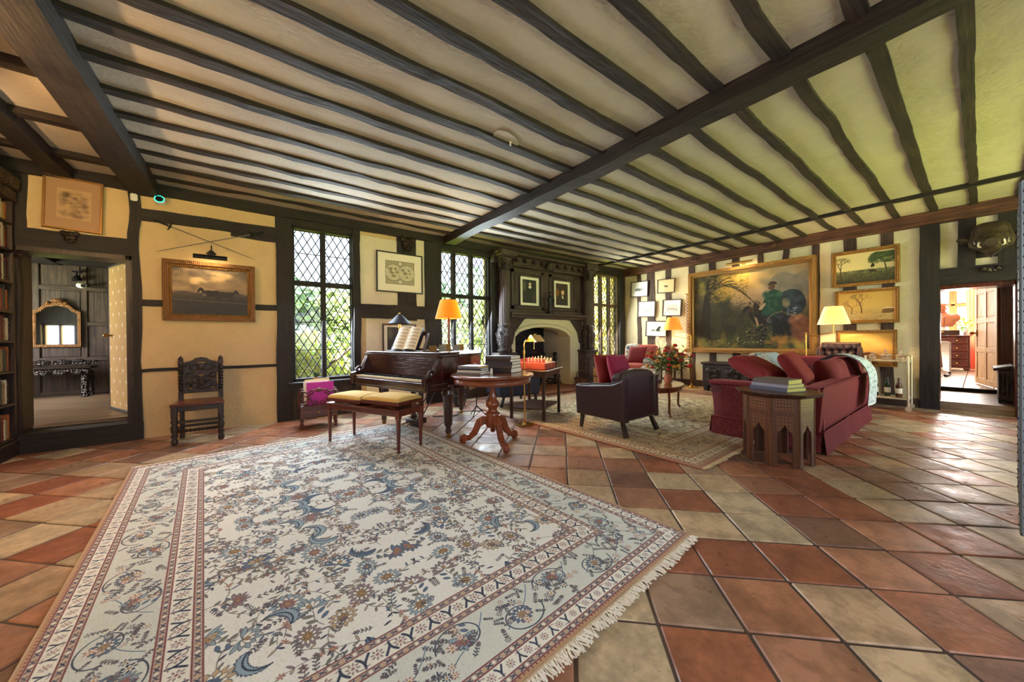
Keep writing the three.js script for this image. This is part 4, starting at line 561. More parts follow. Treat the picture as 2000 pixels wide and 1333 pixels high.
function makeRug(name, label, d, tex, edge, fringeCol) {
  const t = thing(name, label, 'rug', d.x, 0.004, d.z, d.t), nu = 40, nv = 56, hgt = (u, v) => 0.012 + 0.0025 * n1(u * 7 + v * 3, 61) * n1(v * 9, 62);
  const bump = pileBump.clone(); bump.repeat.set(d.w * 1.2, d.l * 1.2); bump.needsUpdate = true;
  part('pile', grid(nu, nv, (u, v) => [(u - 0.5) * d.w, hgt(u, v), (v - 0.5) * d.l]).scale(1, 1, 1), mat({ map: tex, roughness: 0.95, bumpMap: bump, bumpScale: 0.004, sheen: 0.3, sheenColor: rgb(230, 225, 215) }), t, null);
  part('selvedge', [bx(-d.w / 2 - 0.006, -d.w / 2 + 0.004, 0, 0.011, -d.l / 2, d.l / 2, 0.003), bx(d.w / 2 - 0.004, d.w / 2 + 0.006, 0, 0.011, -d.l / 2, d.l / 2, 0.003), bx(-d.w / 2, d.w / 2, 0, 0.01, -d.l / 2 - 0.012, -d.l / 2 + 0.004, 0.003), bx(-d.w / 2, d.w / 2, 0, 0.01, d.l / 2 - 0.004, d.l / 2 + 0.012, 0.003)], edge, t, 'z');
  const r = rng(31), fr = []; for (const s of [-1, 1]) for (let x = -d.w / 2 + 0.006; x < d.w / 2; x += 0.0046) { const L = 0.036 + 0.02 * r() + 0.012 * n1(x * 9, 3), a = (r() - 0.5) * 1.1; fr.push(tr(box(0.0042, 0.0035, L, 0, 0.003 + 0.006 * r(), s * L / 2), x, 0, s * (d.l / 2 + 0.006), 0, a)); }
  const f = part('fringe', fr, fringeCol, t, null); f.userData.kind = 'stuff';
  return t;
}
{
  const d = rugs[0], pw = 1382, ph = 2046;
  const tex = canvasTex(pw, ph, (c) => rugCanvas(c, pw, ph, d.w, d.l, INK, '#e8ebe8', '#d0d7d2', 41, [[0, 0.018, 'edge'], [0.018, 0.048, 'dark'], [0.048, 0.1, 'meander'], [0.1, 0.132, 'dark'], [0.132, 0.352, 'main'], [0.352, 0.384, 'dark'], [0.384, 0.456, 'meander'], [0.456, 0.492, 'dark']]));
  makeRug('persian_rug', 'large cream Persian rug with blue scrolling leaves and white fringe', d, tex, mat({ color: rgb(196, 176, 148), roughness: 0.95 }), mat({ color: rgb(240, 235, 226), roughness: 0.95 }));
  const e = rugs[1], I2 = { navy: '#54463c', blue: '#7f7a66', pale: '#a89c7c', red: '#8a5240', rose: '#b27f60', gold: '#b8934f', tan: '#c2a878', olive: '#8b7d4e', brown: '#6a4836', cream: '#d8c8a0', mauve: '#94765c', ink: '#5a4636', guard: '#a5805e', end: '#a8785a' };
  const tex2 = canvasTex(1600, 1404, (c) => rugCanvas(c, 1600, 1404, e.w, e.l, I2, '#d3c49c', '#b59a72', 77, [[0, 0.02, 'edge'], [0.02, 0.07, 'dark'], [0.07, 0.16, 'meander'], [0.16, 0.2, 'dark'], [0.2, 0.46, 'main'], [0.46, 0.5, 'dark'], [0.5, 0.58, 'meander'], [0.58, 0.62, 'dark']]));
  makeRug('oriental_rug', 'golden brown Oriental rug under the armchairs and red sofa', e, tex2, mat({ color: rgb(176, 120, 96), roughness: 0.95 }), mat({ color: rgb(214, 196, 160), roughness: 0.95 }));
}

// ---------------------------------------------------------------- chimneypiece
{
  const t = thing('chimneypiece', 'dark carved oak chimneypiece with fluted columns round a pale stone arch', 'fireplace', 0, 0, 0);
  const zf = -6.0;
  for (const x of [4.23, 6.78]) {
    part('pedestal', [box(0.4, 0.82, 0.26, x, 0.41, zf + 0.12, 0.012), box(0.46, 0.06, 0.3, x, 0.85, zf + 0.13, 0.015), box(0.46, 0.12, 0.3, x, 0.06, zf + 0.13, 0.015), box(0.26, 0.5, 0.02, x, 0.45, zf + 0.255, 0.006)], M.mantelCarved, t);
    part('carved_drum', [lathe([[0.13, 0.88], [0.17, 0.92], [0.12, 0.98], [0.16, 1.06], [0.175, 1.2], [0.155, 1.34], [0.13, 1.4], [0.15, 1.44], [0.12, 1.48]], 18).translate(x, 0, zf + 0.14), ...[0, 1, 2, 3, 4, 5, 6].map((k) => tr(sph(0.05, 0, 0, 0, 0.6, 1.7, 0.6, 8), x + 0.15 * Math.cos(k * 0.9), 1.2 + 0.08 * Math.sin(k * 2.3), zf + 0.14 + 0.15 * Math.sin(k * 0.9), 0, 0, 0.5))], M.mantelCarved, t);
    const sh = part('fluted_shaft', (() => { const g = new THREE.CylinderGeometry(0.105, 0.12, 1.1, 72, 1, true), p = g.attributes.position; for (let i = 0; i < p.count; i++) { const a = Math.atan2(p.getZ(i), p.getX(i)), k = 1 - 0.1 * Math.pow(Math.abs(Math.cos(a * 9)), 0.7); p.setX(i, p.getX(i) * k); p.setZ(i, p.getZ(i) * k); } g.computeVertexNormals(); return flat(g).translate(x, 2.03, zf + 0.14); })(), M.mantel, t);
    part('capital', [lathe([[0.11, 2.56], [0.13, 2.58], [0.11, 2.6], [0.13, 2.7], [0.18, 2.8], [0.2, 2.82], [0.001, 2.83]], 16).translate(x, 0, zf + 0.14), ...[-1, 1].flatMap((s) => [-1, 1].map((q) => tr(flat(new THREE.TorusGeometry(0.042, 0.018, 8, 16)), x + s * 0.14, 2.73, zf + 0.14 + q * 0.12, 0, s * q * 0.7))), ...[0, 1, 2, 3, 4, 5].map((k) => sph(0.04, x + 0.13 * Math.cos(k), 2.66, zf + 0.14 + 0.13 * Math.sin(k), 0.7, 1.3, 0.7, 8))], M.mantelCarved, t);
    part('entablature_block', [box(0.42, 0.12, 0.36, x, 2.9, zf + 0.16, 0.015), box(0.34, 0.06, 0.3, x, 2.83, zf + 0.14, 0.01)], M.mantel, t);
  }
  part('frieze', [bx(4.0, 7.0, 2.72, 2.95, zf - 0.02, zf + 0.1), bx(4.0, 7.0, 2.9, 2.96, zf, zf + 0.24, 0.012), bx(4.35, 6.7, 2.69, 2.74, zf, zf + 0.13, 0.01)], M.mantel, t, 'x');
  for (let i = 0; i < 9; i++) part('bracket', [box(0.06, 0.09, 0.1, 4.55 + i * 0.245, 2.83, zf + 0.14, 0.015), sph(0.03, 4.55 + i * 0.245, 2.79, zf + 0.18, 1, 1, 1, 8)], M.mantelCarved, t);
  part('carved_mask', [tr(sph(0.09, 5.5, 2.78, zf + 0.14, 1, 1.3, 0.7, 10)), tr(sph(0.06, 5.42, 2.74, zf + 0.15, 1, 1, 0.7, 8)), tr(sph(0.06, 5.58, 2.74, zf + 0.15, 1, 1, 0.7, 8))], M.mantelCarved, t);
  part('backboard', bx(4.02, 6.99, 1.6, 2.75, -6.03, zf), M.mantel, t);
  for (const [a, b] of [[4.5, 5.42], [5.6, 6.52]]) { part('panel_frame', [bx(a, b, 2.58, 2.66, zf, zf + 0.03, 0.01), bx(a, b, 1.8, 1.88, zf, zf + 0.03, 0.01), bx(a, a + 0.08, 1.8, 2.66, zf, zf + 0.03, 0.01), bx(b - 0.08, b, 1.8, 2.66, zf, zf + 0.03, 0.01)], M.mantel, t); for (let i = 0; i < 5; i++) part('linenfold', box(0.11, 0.68, 0.022, a + 0.15 + i * 0.155, 2.23, zf + 0.006, 0.01), M.mantel, t); }
  part('mantel_shelf', [bx(4.36, 6.75, 1.66, 1.72, zf - 0.02, zf + 0.2, 0.012), bx(4.42, 6.7, 1.6, 1.67, zf, zf + 0.13, 0.012), bx(4.42, 6.7, 1.72, 1.8, zf, zf + 0.06, 0.01)], M.mantel, t, 'x');
  part('spandrel', prism([[4.42, 1.6], [4.42, 1.02], [4.5, 1.05], [4.56, 1.3], [4.82, 1.58], [4.9, 1.6]], 0.07, 0.008).translate(0, 0, zf + 0.03), M.mantelCarved, t); part('spandrel', prism([[6.66, 1.6], [6.66, 1.02], [6.6, 1.05], [6.54, 1.3], [6.3, 1.58], [6.2, 1.6]], 0.07, 0.008).translate(0, 0, zf + 0.03), M.mantelCarved, t);
  part('jamb', bx(4.4, 4.47, 0, 1.1, zf, zf + 0.06, 0.01), M.mantel, t); part('jamb', bx(6.64, 6.7, 0, 1.1, zf, zf + 0.06, 0.01), M.mantel, t);
  // stone surround with a four centred arch
  const s = t, arch = [[6.3, 0], [6.3, 1.2]];
  for (let i = 0; i <= 16; i++) { const u = i / 16; arch.push([6.27 - 1.62 * u, 1.22 + 0.2 * Math.pow(Math.sin(Math.PI * u), 0.55)]); } arch.push([4.62, 1.2], [4.62, 0]);
  part('stone_surround', prism([[4.44, 0], [4.62, 0], ...arch.slice().reverse().slice(1, -1), [6.3, 0], [6.67, 0], [6.67, 1.15], [6.5, 1.48], [6.3, 1.63], [4.78, 1.63], [4.58, 1.48], [4.44, 1.15]], 0.34, 0.02).translate(0, 0, -6.17), M.stone, s);
  part('arch_moulding', tube(arch.slice(1, -1).map(([x, y]) => [x + (x > 5.46 ? 0.06 : -0.06), y + 0.07, -6.0]), 0.018, 40, 6), M.stone, s);
  part('side_cheek', bx(6.3, 6.5, 0, 1.7, -7.0, -6.33), M.limewash, s); part('side_cheek', bx(4.4, 4.62, 0, 1.7, -7.0, -6.33), M.limewash, s); part('flue', [bx(4.4, 6.5, 1.5, 1.7, -7.0, -6.3)], M.soot, s);
  const back = part('fire_back', bx(4.5, 6.4, 0, 1.7, -7.1, -6.97), M.soot, s), bg = box(0.215, 0.066, 0.03, 0, 0, 0, 0.006), r = rng(8), bm = [M.soot, mat({ color: rgb(52, 40, 42), roughness: 0.9 }), mat({ color: rgb(40, 42, 52), roughness: 0.9 }), mat({ color: rgb(84, 48, 40), roughness: 0.9 })]; uvBox(bg);
  for (let j = 0; j < 19; j++) for (let i = 0; i < 8; i++) { const x = 4.62 + i * 0.225 + (j & 1) * 0.11; if (x > 6.25) continue; const o = new THREE.Mesh(bg, bm[Math.min(3, Math.floor(r() * 3.25))]); o.name = 'brick'; o.position.set(x, 0.05 + j * 0.076, -6.965); o.castShadow = o.receiveShadow = true; back.add(o); }
  part('hearth_slab', [bx(4.62, 6.3, 0, 0.05, -7.0, -6.3), bx(4.5, 6.6, 0, 0.035, -6.34, -5.35, 0.01)], M.hearth, s, 'x');
  for (const [x, n] of [[5.69, 'nearer the window behind the piano'], [6.07, 'nearer the corner window']]) { const a = thing('andiron', 'black iron firedog ' + n, 'firedog', x, 0.052, -6.3); part('post', lathe([[0.06, 0], [0.06, 0.03], [0.025, 0.06], [0.03, 0.2], [0.05, 0.24], [0.022, 0.3], [0.028, 0.55], [0.055, 0.6], [0.03, 0.66], [0.055, 0.72], [0.05, 0.76], [0.001, 0.78]], 14), M.iron, a); part('foot', [tube([[-0.16, 0.0, 0.04], [-0.1, 0.1, 0.02], [0, 0.06, 0], [0.1, 0.1, 0.02], [0.16, 0.0, 0.04]], 0.016, 20)], M.iron, a); part('log_bar', [bar([0, 0.1, 0], [0, 0.1, -0.5], 0.015), bar([0, 0.1, -0.5], [0, 0, -0.5], 0.015)], M.iron, a); }
  const fb = thing('fire_basket', 'low black iron log basket in the hearth', 'basket', 5.2, 0.053, -6.7); for (let i = 0; i < 9; i++) part('bar', bar([-0.34 + i * 0.085, 0.08, 0.18], [-0.34 + i * 0.085, 0.3, 0.2], 0.008, 6), M.iron, fb); part('frame', [bar([-0.36, 0.3, 0.2], [0.36, 0.3, 0.2], 0.012), bar([-0.36, 0.08, 0.18], [0.36, 0.08, 0.18], 0.012), bar([-0.36, 0, 0.18], [-0.36, 0.34, 0.2], 0.014), bar([0.36, 0, 0.18], [0.36, 0.34, 0.2], 0.014), bar([-0.36, 0.3, 0.2], [-0.36, 0.3, -0.15], 0.012), bar([0.36, 0.3, 0.2], [0.36, 0.3, -0.15], 0.012)], M.iron, fb);
  for (let i = 0; i < 3; i++) solo('log', ['split log lying deepest in the fire basket', 'split log lying between two others in the fire basket', 'split log lying at the front of the fire basket'][i], 'log', tr(cyl(0.055, 0.05, 0.5, 0, -0.25, 0, 9), 0, 0, 0, 0, 0, Math.PI / 2), mat({ color: rgb(110, 84, 62), roughness: 0.95 }), 'x', [5.2, 0.225, -6.805 + 0.112 * i], 0, 'logs in the fire basket');
  // figure on the shelf
  const fg = thing('statuette', 'small black standing figure on the mantel shelf between two portraits', 'statue', 5.5, 1.722, -5.85);
  part('base', box(0.14, 0.04, 0.12, 0, 0.02, 0, 0.008), M.black, fg); part('figure', [tr(lathe([[0.035, 0.04], [0.06, 0.06], [0.052, 0.2], [0.04, 0.26], [0.06, 0.33], [0.045, 0.385], [0.018, 0.4], [0.02, 0.42], [0.034, 0.45], [0.03, 0.48], [0.001, 0.5]], 14).scale(1, 1, 0.8)), tube([[-0.05, 0.37, 0], [-0.085, 0.28, 0.03], [-0.05, 0.2, 0.06]], 0.016, 12), tube([[0.05, 0.37, 0], [0.08, 0.3, 0.04], [0.02, 0.27, 0.07]], 0.016, 12)], M.black, fg);
}
// ---------------------------------------------------------------- pictures
const blob = (c, x, y, rx, ry, col, a = 0.6, rot = 0) => { c.save(); c.translate(x, y); c.rotate(rot); c.scale(1, ry / rx); const g = c.createRadialGradient(0, 0, 0, 0, 0, rx); g.addColorStop(0, `rgba(${col},${a})`); g.addColorStop(0.6, `rgba(${col},${a * 0.7})`); g.addColorStop(1, `rgba(${col},0)`); c.fillStyle = g; c.beginPath(); c.arc(0, 0, rx, 0, 7); c.fill(); c.restore(); };
const strokes = (c, r, n, x0, x1, y0, y1, cols, s, a = 0.35, dir = 0) => { for (let i = 0; i < n; i++) { c.save(); c.translate(lerp(x0, x1, r()), lerp(y0, y1, r())); c.rotate(dir + (r() - 0.5)); c.fillStyle = `rgba(${cols[Math.floor(r() * cols.length)]},${a})`; c.beginPath(); c.ellipse(0, 0, s * (0.5 + r()), s * 0.25 * (0.5 + r()), 0, 0, 7); c.fill(); c.restore(); } };
const shape = (c, col, pts) => { c.fillStyle = col; c.beginPath(); c.moveTo(...pts[0]); for (let i = 1; i < pts.length; i++) { const a = pts[i], b = pts[(i + 1) % pts.length]; c.quadraticCurveTo(a[0], a[1], (a[0] + b[0]) / 2, (a[1] + b[1]) / 2); } c.closePath(); c.fill(); };
function horse(c, x, y, s, col, flip = 1, rear = 0) {                     // side view, facing left when flip is 1
  c.save(); c.translate(x, y); c.rotate(rear * flip); c.scale(s * flip, s);
  shape(c, col, [[-0.6, -0.34], [-0.38, -0.5], [0.1, -0.4], [0.5, -0.5], [0.72, -0.26], [0.66, 0.1], [0.3, 0.14], [-0.2, 0.2], [-0.58, 0.06]]);
  shape(c, col, [[-0.54, -0.4], [-0.66, -0.62], [-0.84, -0.7], [-0.96, -0.58], [-0.8, -0.34], [-0.58, 0], [-0.3, -0.2], [-0.34, -0.44]]); shape(c, col, [[-0.82, -0.72], [-0.98, -0.62], [-1.12, -0.28], [-1.04, -0.18], [-0.92, -0.28], [-0.78, -0.48]]);
  for (const [a, b, k] of [[-0.48, 0, -0.03], [-0.34, 0.02, 0.06], [0.44, 0, 0.02], [0.58, -0.05, 0.1]]) shape(c, col, [[a - 0.08, b], [a + 0.08, b], [a + 0.05 + k, b + 0.34], [a + 0.05 + k, b + 0.62], [a - 0.04 + k, b + 0.62], [a - 0.03 + k, b + 0.34]]);
  shape(c, col, [[0.64, -0.34], [0.8, -0.2], [0.82, 0.2], [0.74, 0.26], [0.7, -0.1]]); c.restore();
}
const tree2d = (c, r, x, y, h, trunk, cols, n, s, spread = 0.4) => { c.strokeStyle = trunk; c.lineCap = 'round'; const br = (x0, y0, a, l, w) => { const x1 = x0 + Math.cos(a) * l, y1 = y0 - Math.sin(a) * l; c.lineWidth = w; c.beginPath(); c.moveTo(x0, y0); c.quadraticCurveTo(x0 + (r() - 0.5) * l * 0.3, (y0 + y1) / 2, x1, y1); c.stroke(); if (w > 1.4) for (let i = 0; i < 3; i++) br(x1, y1, a + (r() - 0.5) * 1.9, l * 0.66, w * 0.55); else if (n) strokes(c, r, n, x1 - s * 3, x1 + s * 3, y1 - s * 2, y1 + s * 2, cols, s, 0.5); }; br(x, y, Math.PI / 2 + (r() - 0.5) * spread, h * 0.42, h * 0.05); };
const sky = (c, w, h, stops) => { const g = c.createLinearGradient(0, 0, 0, h); stops.forEach(([t, col]) => g.addColorStop(t, col)); c.fillStyle = g; c.fillRect(0, 0, w, h); };
const paintings = {
  horses: (c, w, h) => { const r = rng(51); sky(c, w, h, [[0, '#5f564e'], [0.3, '#9a7f60'], [0.52, '#8a725c'], [0.6, '#453b3c'], [0.72, '#2a262e'], [1, '#1d1a26']]); for (let i = 0; i < 120; i++) blob(c, r() * w, r() * h * 0.5, w * (0.05 + 0.09 * r()), h * (0.04 + 0.06 * r()), ['214,180,130', '84,74,72', '160,130,100', '110,94,84'][i & 3], 0.28); for (let i = 0; i < 14; i++) blob(c, w * (0.26 + 0.16 * r()), h * (0.22 + 0.1 * r()), w * 0.06, h * 0.05, '232,200,146', 0.5); for (let i = 0; i < 18; i++) blob(c, w * (0.5 + 0.26 * r()), h * (0.1 + 0.16 * r()), w * 0.07, h * 0.05, '226,192,138', 0.4); for (let i = 0; i < 30; i++) blob(c, w * r(), h * (0.52 + 0.08 * r()), w * 0.12, h * 0.04, '58,50,54', 0.4); strokes(c, r, 1200, 0, w, h * 0.6, h, ['40,36,44', '54,46,48', '28,26,38', '66,56,52', '34,36,40'], 22, 0.25, 0.1); c.strokeStyle = 'rgba(126,114,104,.6)'; c.lineWidth = h * 0.012; c.beginPath(); c.moveTo(0, h * 0.68); c.lineTo(w, h * 0.73); c.stroke(); horse(c, w * 0.5, h * 0.56, w * 0.17, '#1e181c', 1); horse(c, w * 0.7, h * 0.57, w * 0.16, '#2a2428', -1); blob(c, w * 0.41, h * 0.57, w * 0.035, h * 0.05, '150,130,120', 0.6); },
  stag: (c, w, h) => { const r = rng(52), B = (n, x0, x1, y0, y1, rx, ry, cols, a) => { for (let i = 0; i < n; i++) blob(c, w * lerp(x0, x1, r()), h * lerp(y0, y1, r()), w * rx * (0.5 + r()), h * ry * (0.5 + r()), cols[Math.floor(r() * cols.length)], a, r() * 3); };
    sky(c, w, h, [[0, '#a3895c'], [0.3, '#a88a62'], [0.5, '#6e6246'], [0.75, '#34342a'], [1, '#2b2c22']]);
    B(60, 0.55, 1, 0, 0.35, 0.12, 0.06, ['176,156,128', '158,142,122', '190,162,120'], 0.35); shape(c, '#857d6e', [[w * 0.58, h * 0.32], [w * 0.7, h * 0.15], [w * 0.78, h * 0.06], [w * 0.86, h * 0.1], [w, h * 0.2], [w, h * 0.42], [w * 0.7, h * 0.4]]); B(40, 0.64, 1, 0.12, 0.32, 0.08, 0.05, ['120,112,102', '148,138,122', '104,98,92'], 0.35);
    B(70, 0, 0.4, 0, 0.6, 0.1, 0.1, ['44,48,30', '58,58,34', '34,36,26', '74,70,38'], 0.4); B(60, 0.26, 0.62, 0.02, 0.3, 0.08, 0.07, ['214,164,70', '196,146,66', '232,190,96'], 0.3); B(60, 0.4, 0.66, 0.22, 0.5, 0.07, 0.08, ['188,152,116', '206,172,134', '150,122,96'], 0.35);
    B(120, 0, 0.62, 0.5, 0.95, 0.09, 0.08, ['40,42,30', '54,52,34', '66,62,40', '30,30,24', '78,74,48'], 0.4); strokes(c, r, 700, 0, w * 0.6, h * 0.4, h * 0.9, ['48,50,32', '70,68,44', '34,34,26', '88,84,52', '56,44,32'], w * 0.018, 0.3, -0.5);
    shape(c, '#27241a', [[w * 0.03, h], [w * 0.07, h * 0.6], [w * 0.1, h * 0.32], [w * 0.13, h * 0.1], [w * 0.16, 0], [w * 0.26, 0], [w * 0.2, h * 0.16], [w * 0.165, h * 0.4], [w * 0.16, h * 0.7], [w * 0.18, h]]); c.lineCap = 'round'; for (let i = 0; i < 9; i++) { c.strokeStyle = '#2e291b'; c.lineWidth = w * (0.014 - i * 0.001); c.beginPath(); c.moveTo(w * 0.15, h * (0.3 - i * 0.02)); c.bezierCurveTo(w * (0.2 + i * 0.02), h * (0.2 - i * 0.02), w * (0.26 + 0.03 * i), h * (0.06 + 0.03 * i), w * (0.36 + 0.03 * i), h * (0.06 + i * 0.05)); c.stroke(); }
    strokes(c, r, 900, w * 0.16, w * 0.52, h * 0.02, h * 0.38, ['126,108,36', '92,84,34', '172,138,50', '60,58,30', '198,160,64'], w * 0.011, 0.5); B(4, 0.05, 0.09, 0.08, 0.22, 0.03, 0.06, ['168,158,58'], 0.5);
    const S = (col, pts) => shape(c, col, pts.map(([x, y]) => [x * w, y * h]));
    S('#26333c', [[0.77, 0.34], [0.86, 0.27], [0.95, 0.33], [0.985, 0.48], [0.93, 0.6], [0.84, 0.58], [0.79, 0.5]]); B(40, 0.8, 0.95, 0.32, 0.56, 0.035, 0.04, ['44,58,70', '66,84,94', '28,34,42'], 0.4); B(8, 0.8, 0.86, 0.38, 0.5, 0.025, 0.04, ['160,146,112', '120,110,88'], 0.5);
    const hc = '#191a20'; S(hc, [[0.92, 0.68], [0.99, 0.72], [1, 0.86], [0.97, 0.92], [0.955, 0.8]]); S(hc, [[0.84, 0.76], [0.92, 0.74], [0.96, 0.84], [0.945, 0.94], [0.915, 0.94], [0.92, 0.86], [0.86, 0.86]]); S(hc, [[0.77, 0.76], [0.87, 0.79], [0.865, 0.9], [0.9, 0.98], [0.86, 0.985], [0.825, 0.9]]); S(hc, [[0.62, 0.68], [0.68, 0.74], [0.61, 0.82], [0.55, 0.8], [0.535, 0.86], [0.51, 0.85], [0.525, 0.76], [0.59, 0.76]]); S(hc, [[0.64, 0.7], [0.7, 0.78], [0.66, 0.9], [0.62, 0.93], [0.6, 0.9], [0.63, 0.85], [0.64, 0.78]]);
    S(hc, [[0.59, 0.62], [0.66, 0.54], [0.76, 0.56], [0.87, 0.6], [0.94, 0.69], [0.92, 0.8], [0.82, 0.83], [0.7, 0.8], [0.61, 0.73]]); S('#241f20', [[0.58, 0.68], [0.56, 0.54], [0.53, 0.44], [0.49, 0.47], [0.465, 0.53], [0.485, 0.55], [0.52, 0.51], [0.54, 0.62], [0.6, 0.74], [0.69, 0.68], [0.62, 0.46], [0.56, 0.39]]); S('#241f20', [[0.535, 0.45], [0.53, 0.38], [0.55, 0.42]]); B(18, 0.52, 0.62, 0.4, 0.56, 0.018, 0.03, ['90,56,40', '60,40,32'], 0.4); B(24, 0.68, 0.88, 0.6, 0.7, 0.035, 0.02, ['70,72,90', '96,98,112', '44,46,58'], 0.35);
    S('#1d4238', [[0.63, 0.58], [0.645, 0.42], [0.685, 0.3], [0.735, 0.26], [0.79, 0.32], [0.805, 0.46], [0.785, 0.6], [0.7, 0.62]]); B(40, 0.66, 0.78, 0.3, 0.56, 0.03, 0.04, ['46,100,80', '34,70,58', '72,124,96', '24,46,42'], 0.45); S('#5d3c2a', [[0.69, 0.26], [0.7, 0.2], [0.73, 0.19], [0.75, 0.23], [0.73, 0.28]]); S('#33241c', [[0.685, 0.22], [0.7, 0.17], [0.75, 0.175], [0.765, 0.22], [0.73, 0.205]]); S('#b79c78', [[0.61, 0.5], [0.66, 0.42], [0.675, 0.45], [0.625, 0.53]]); S('#a88a68', [[0.575, 0.6], [0.595, 0.6], [0.615, 0.72], [0.595, 0.72]]);
    c.strokeStyle = 'rgba(176,130,110,.8)'; c.lineWidth = w * 0.005; c.beginPath(); c.moveTo(w * 0.68, h * 0.66); c.quadraticCurveTo(w * 0.7, h * 0.56, w * 0.8, h * 0.55); c.stroke(); for (let i = 0; i < 16; i++) blob(c, w * (0.84 + 0.07 * r()), h * (0.5 + 0.16 * r()), w * 0.012, h * 0.012, '150,170,190', 0.7);
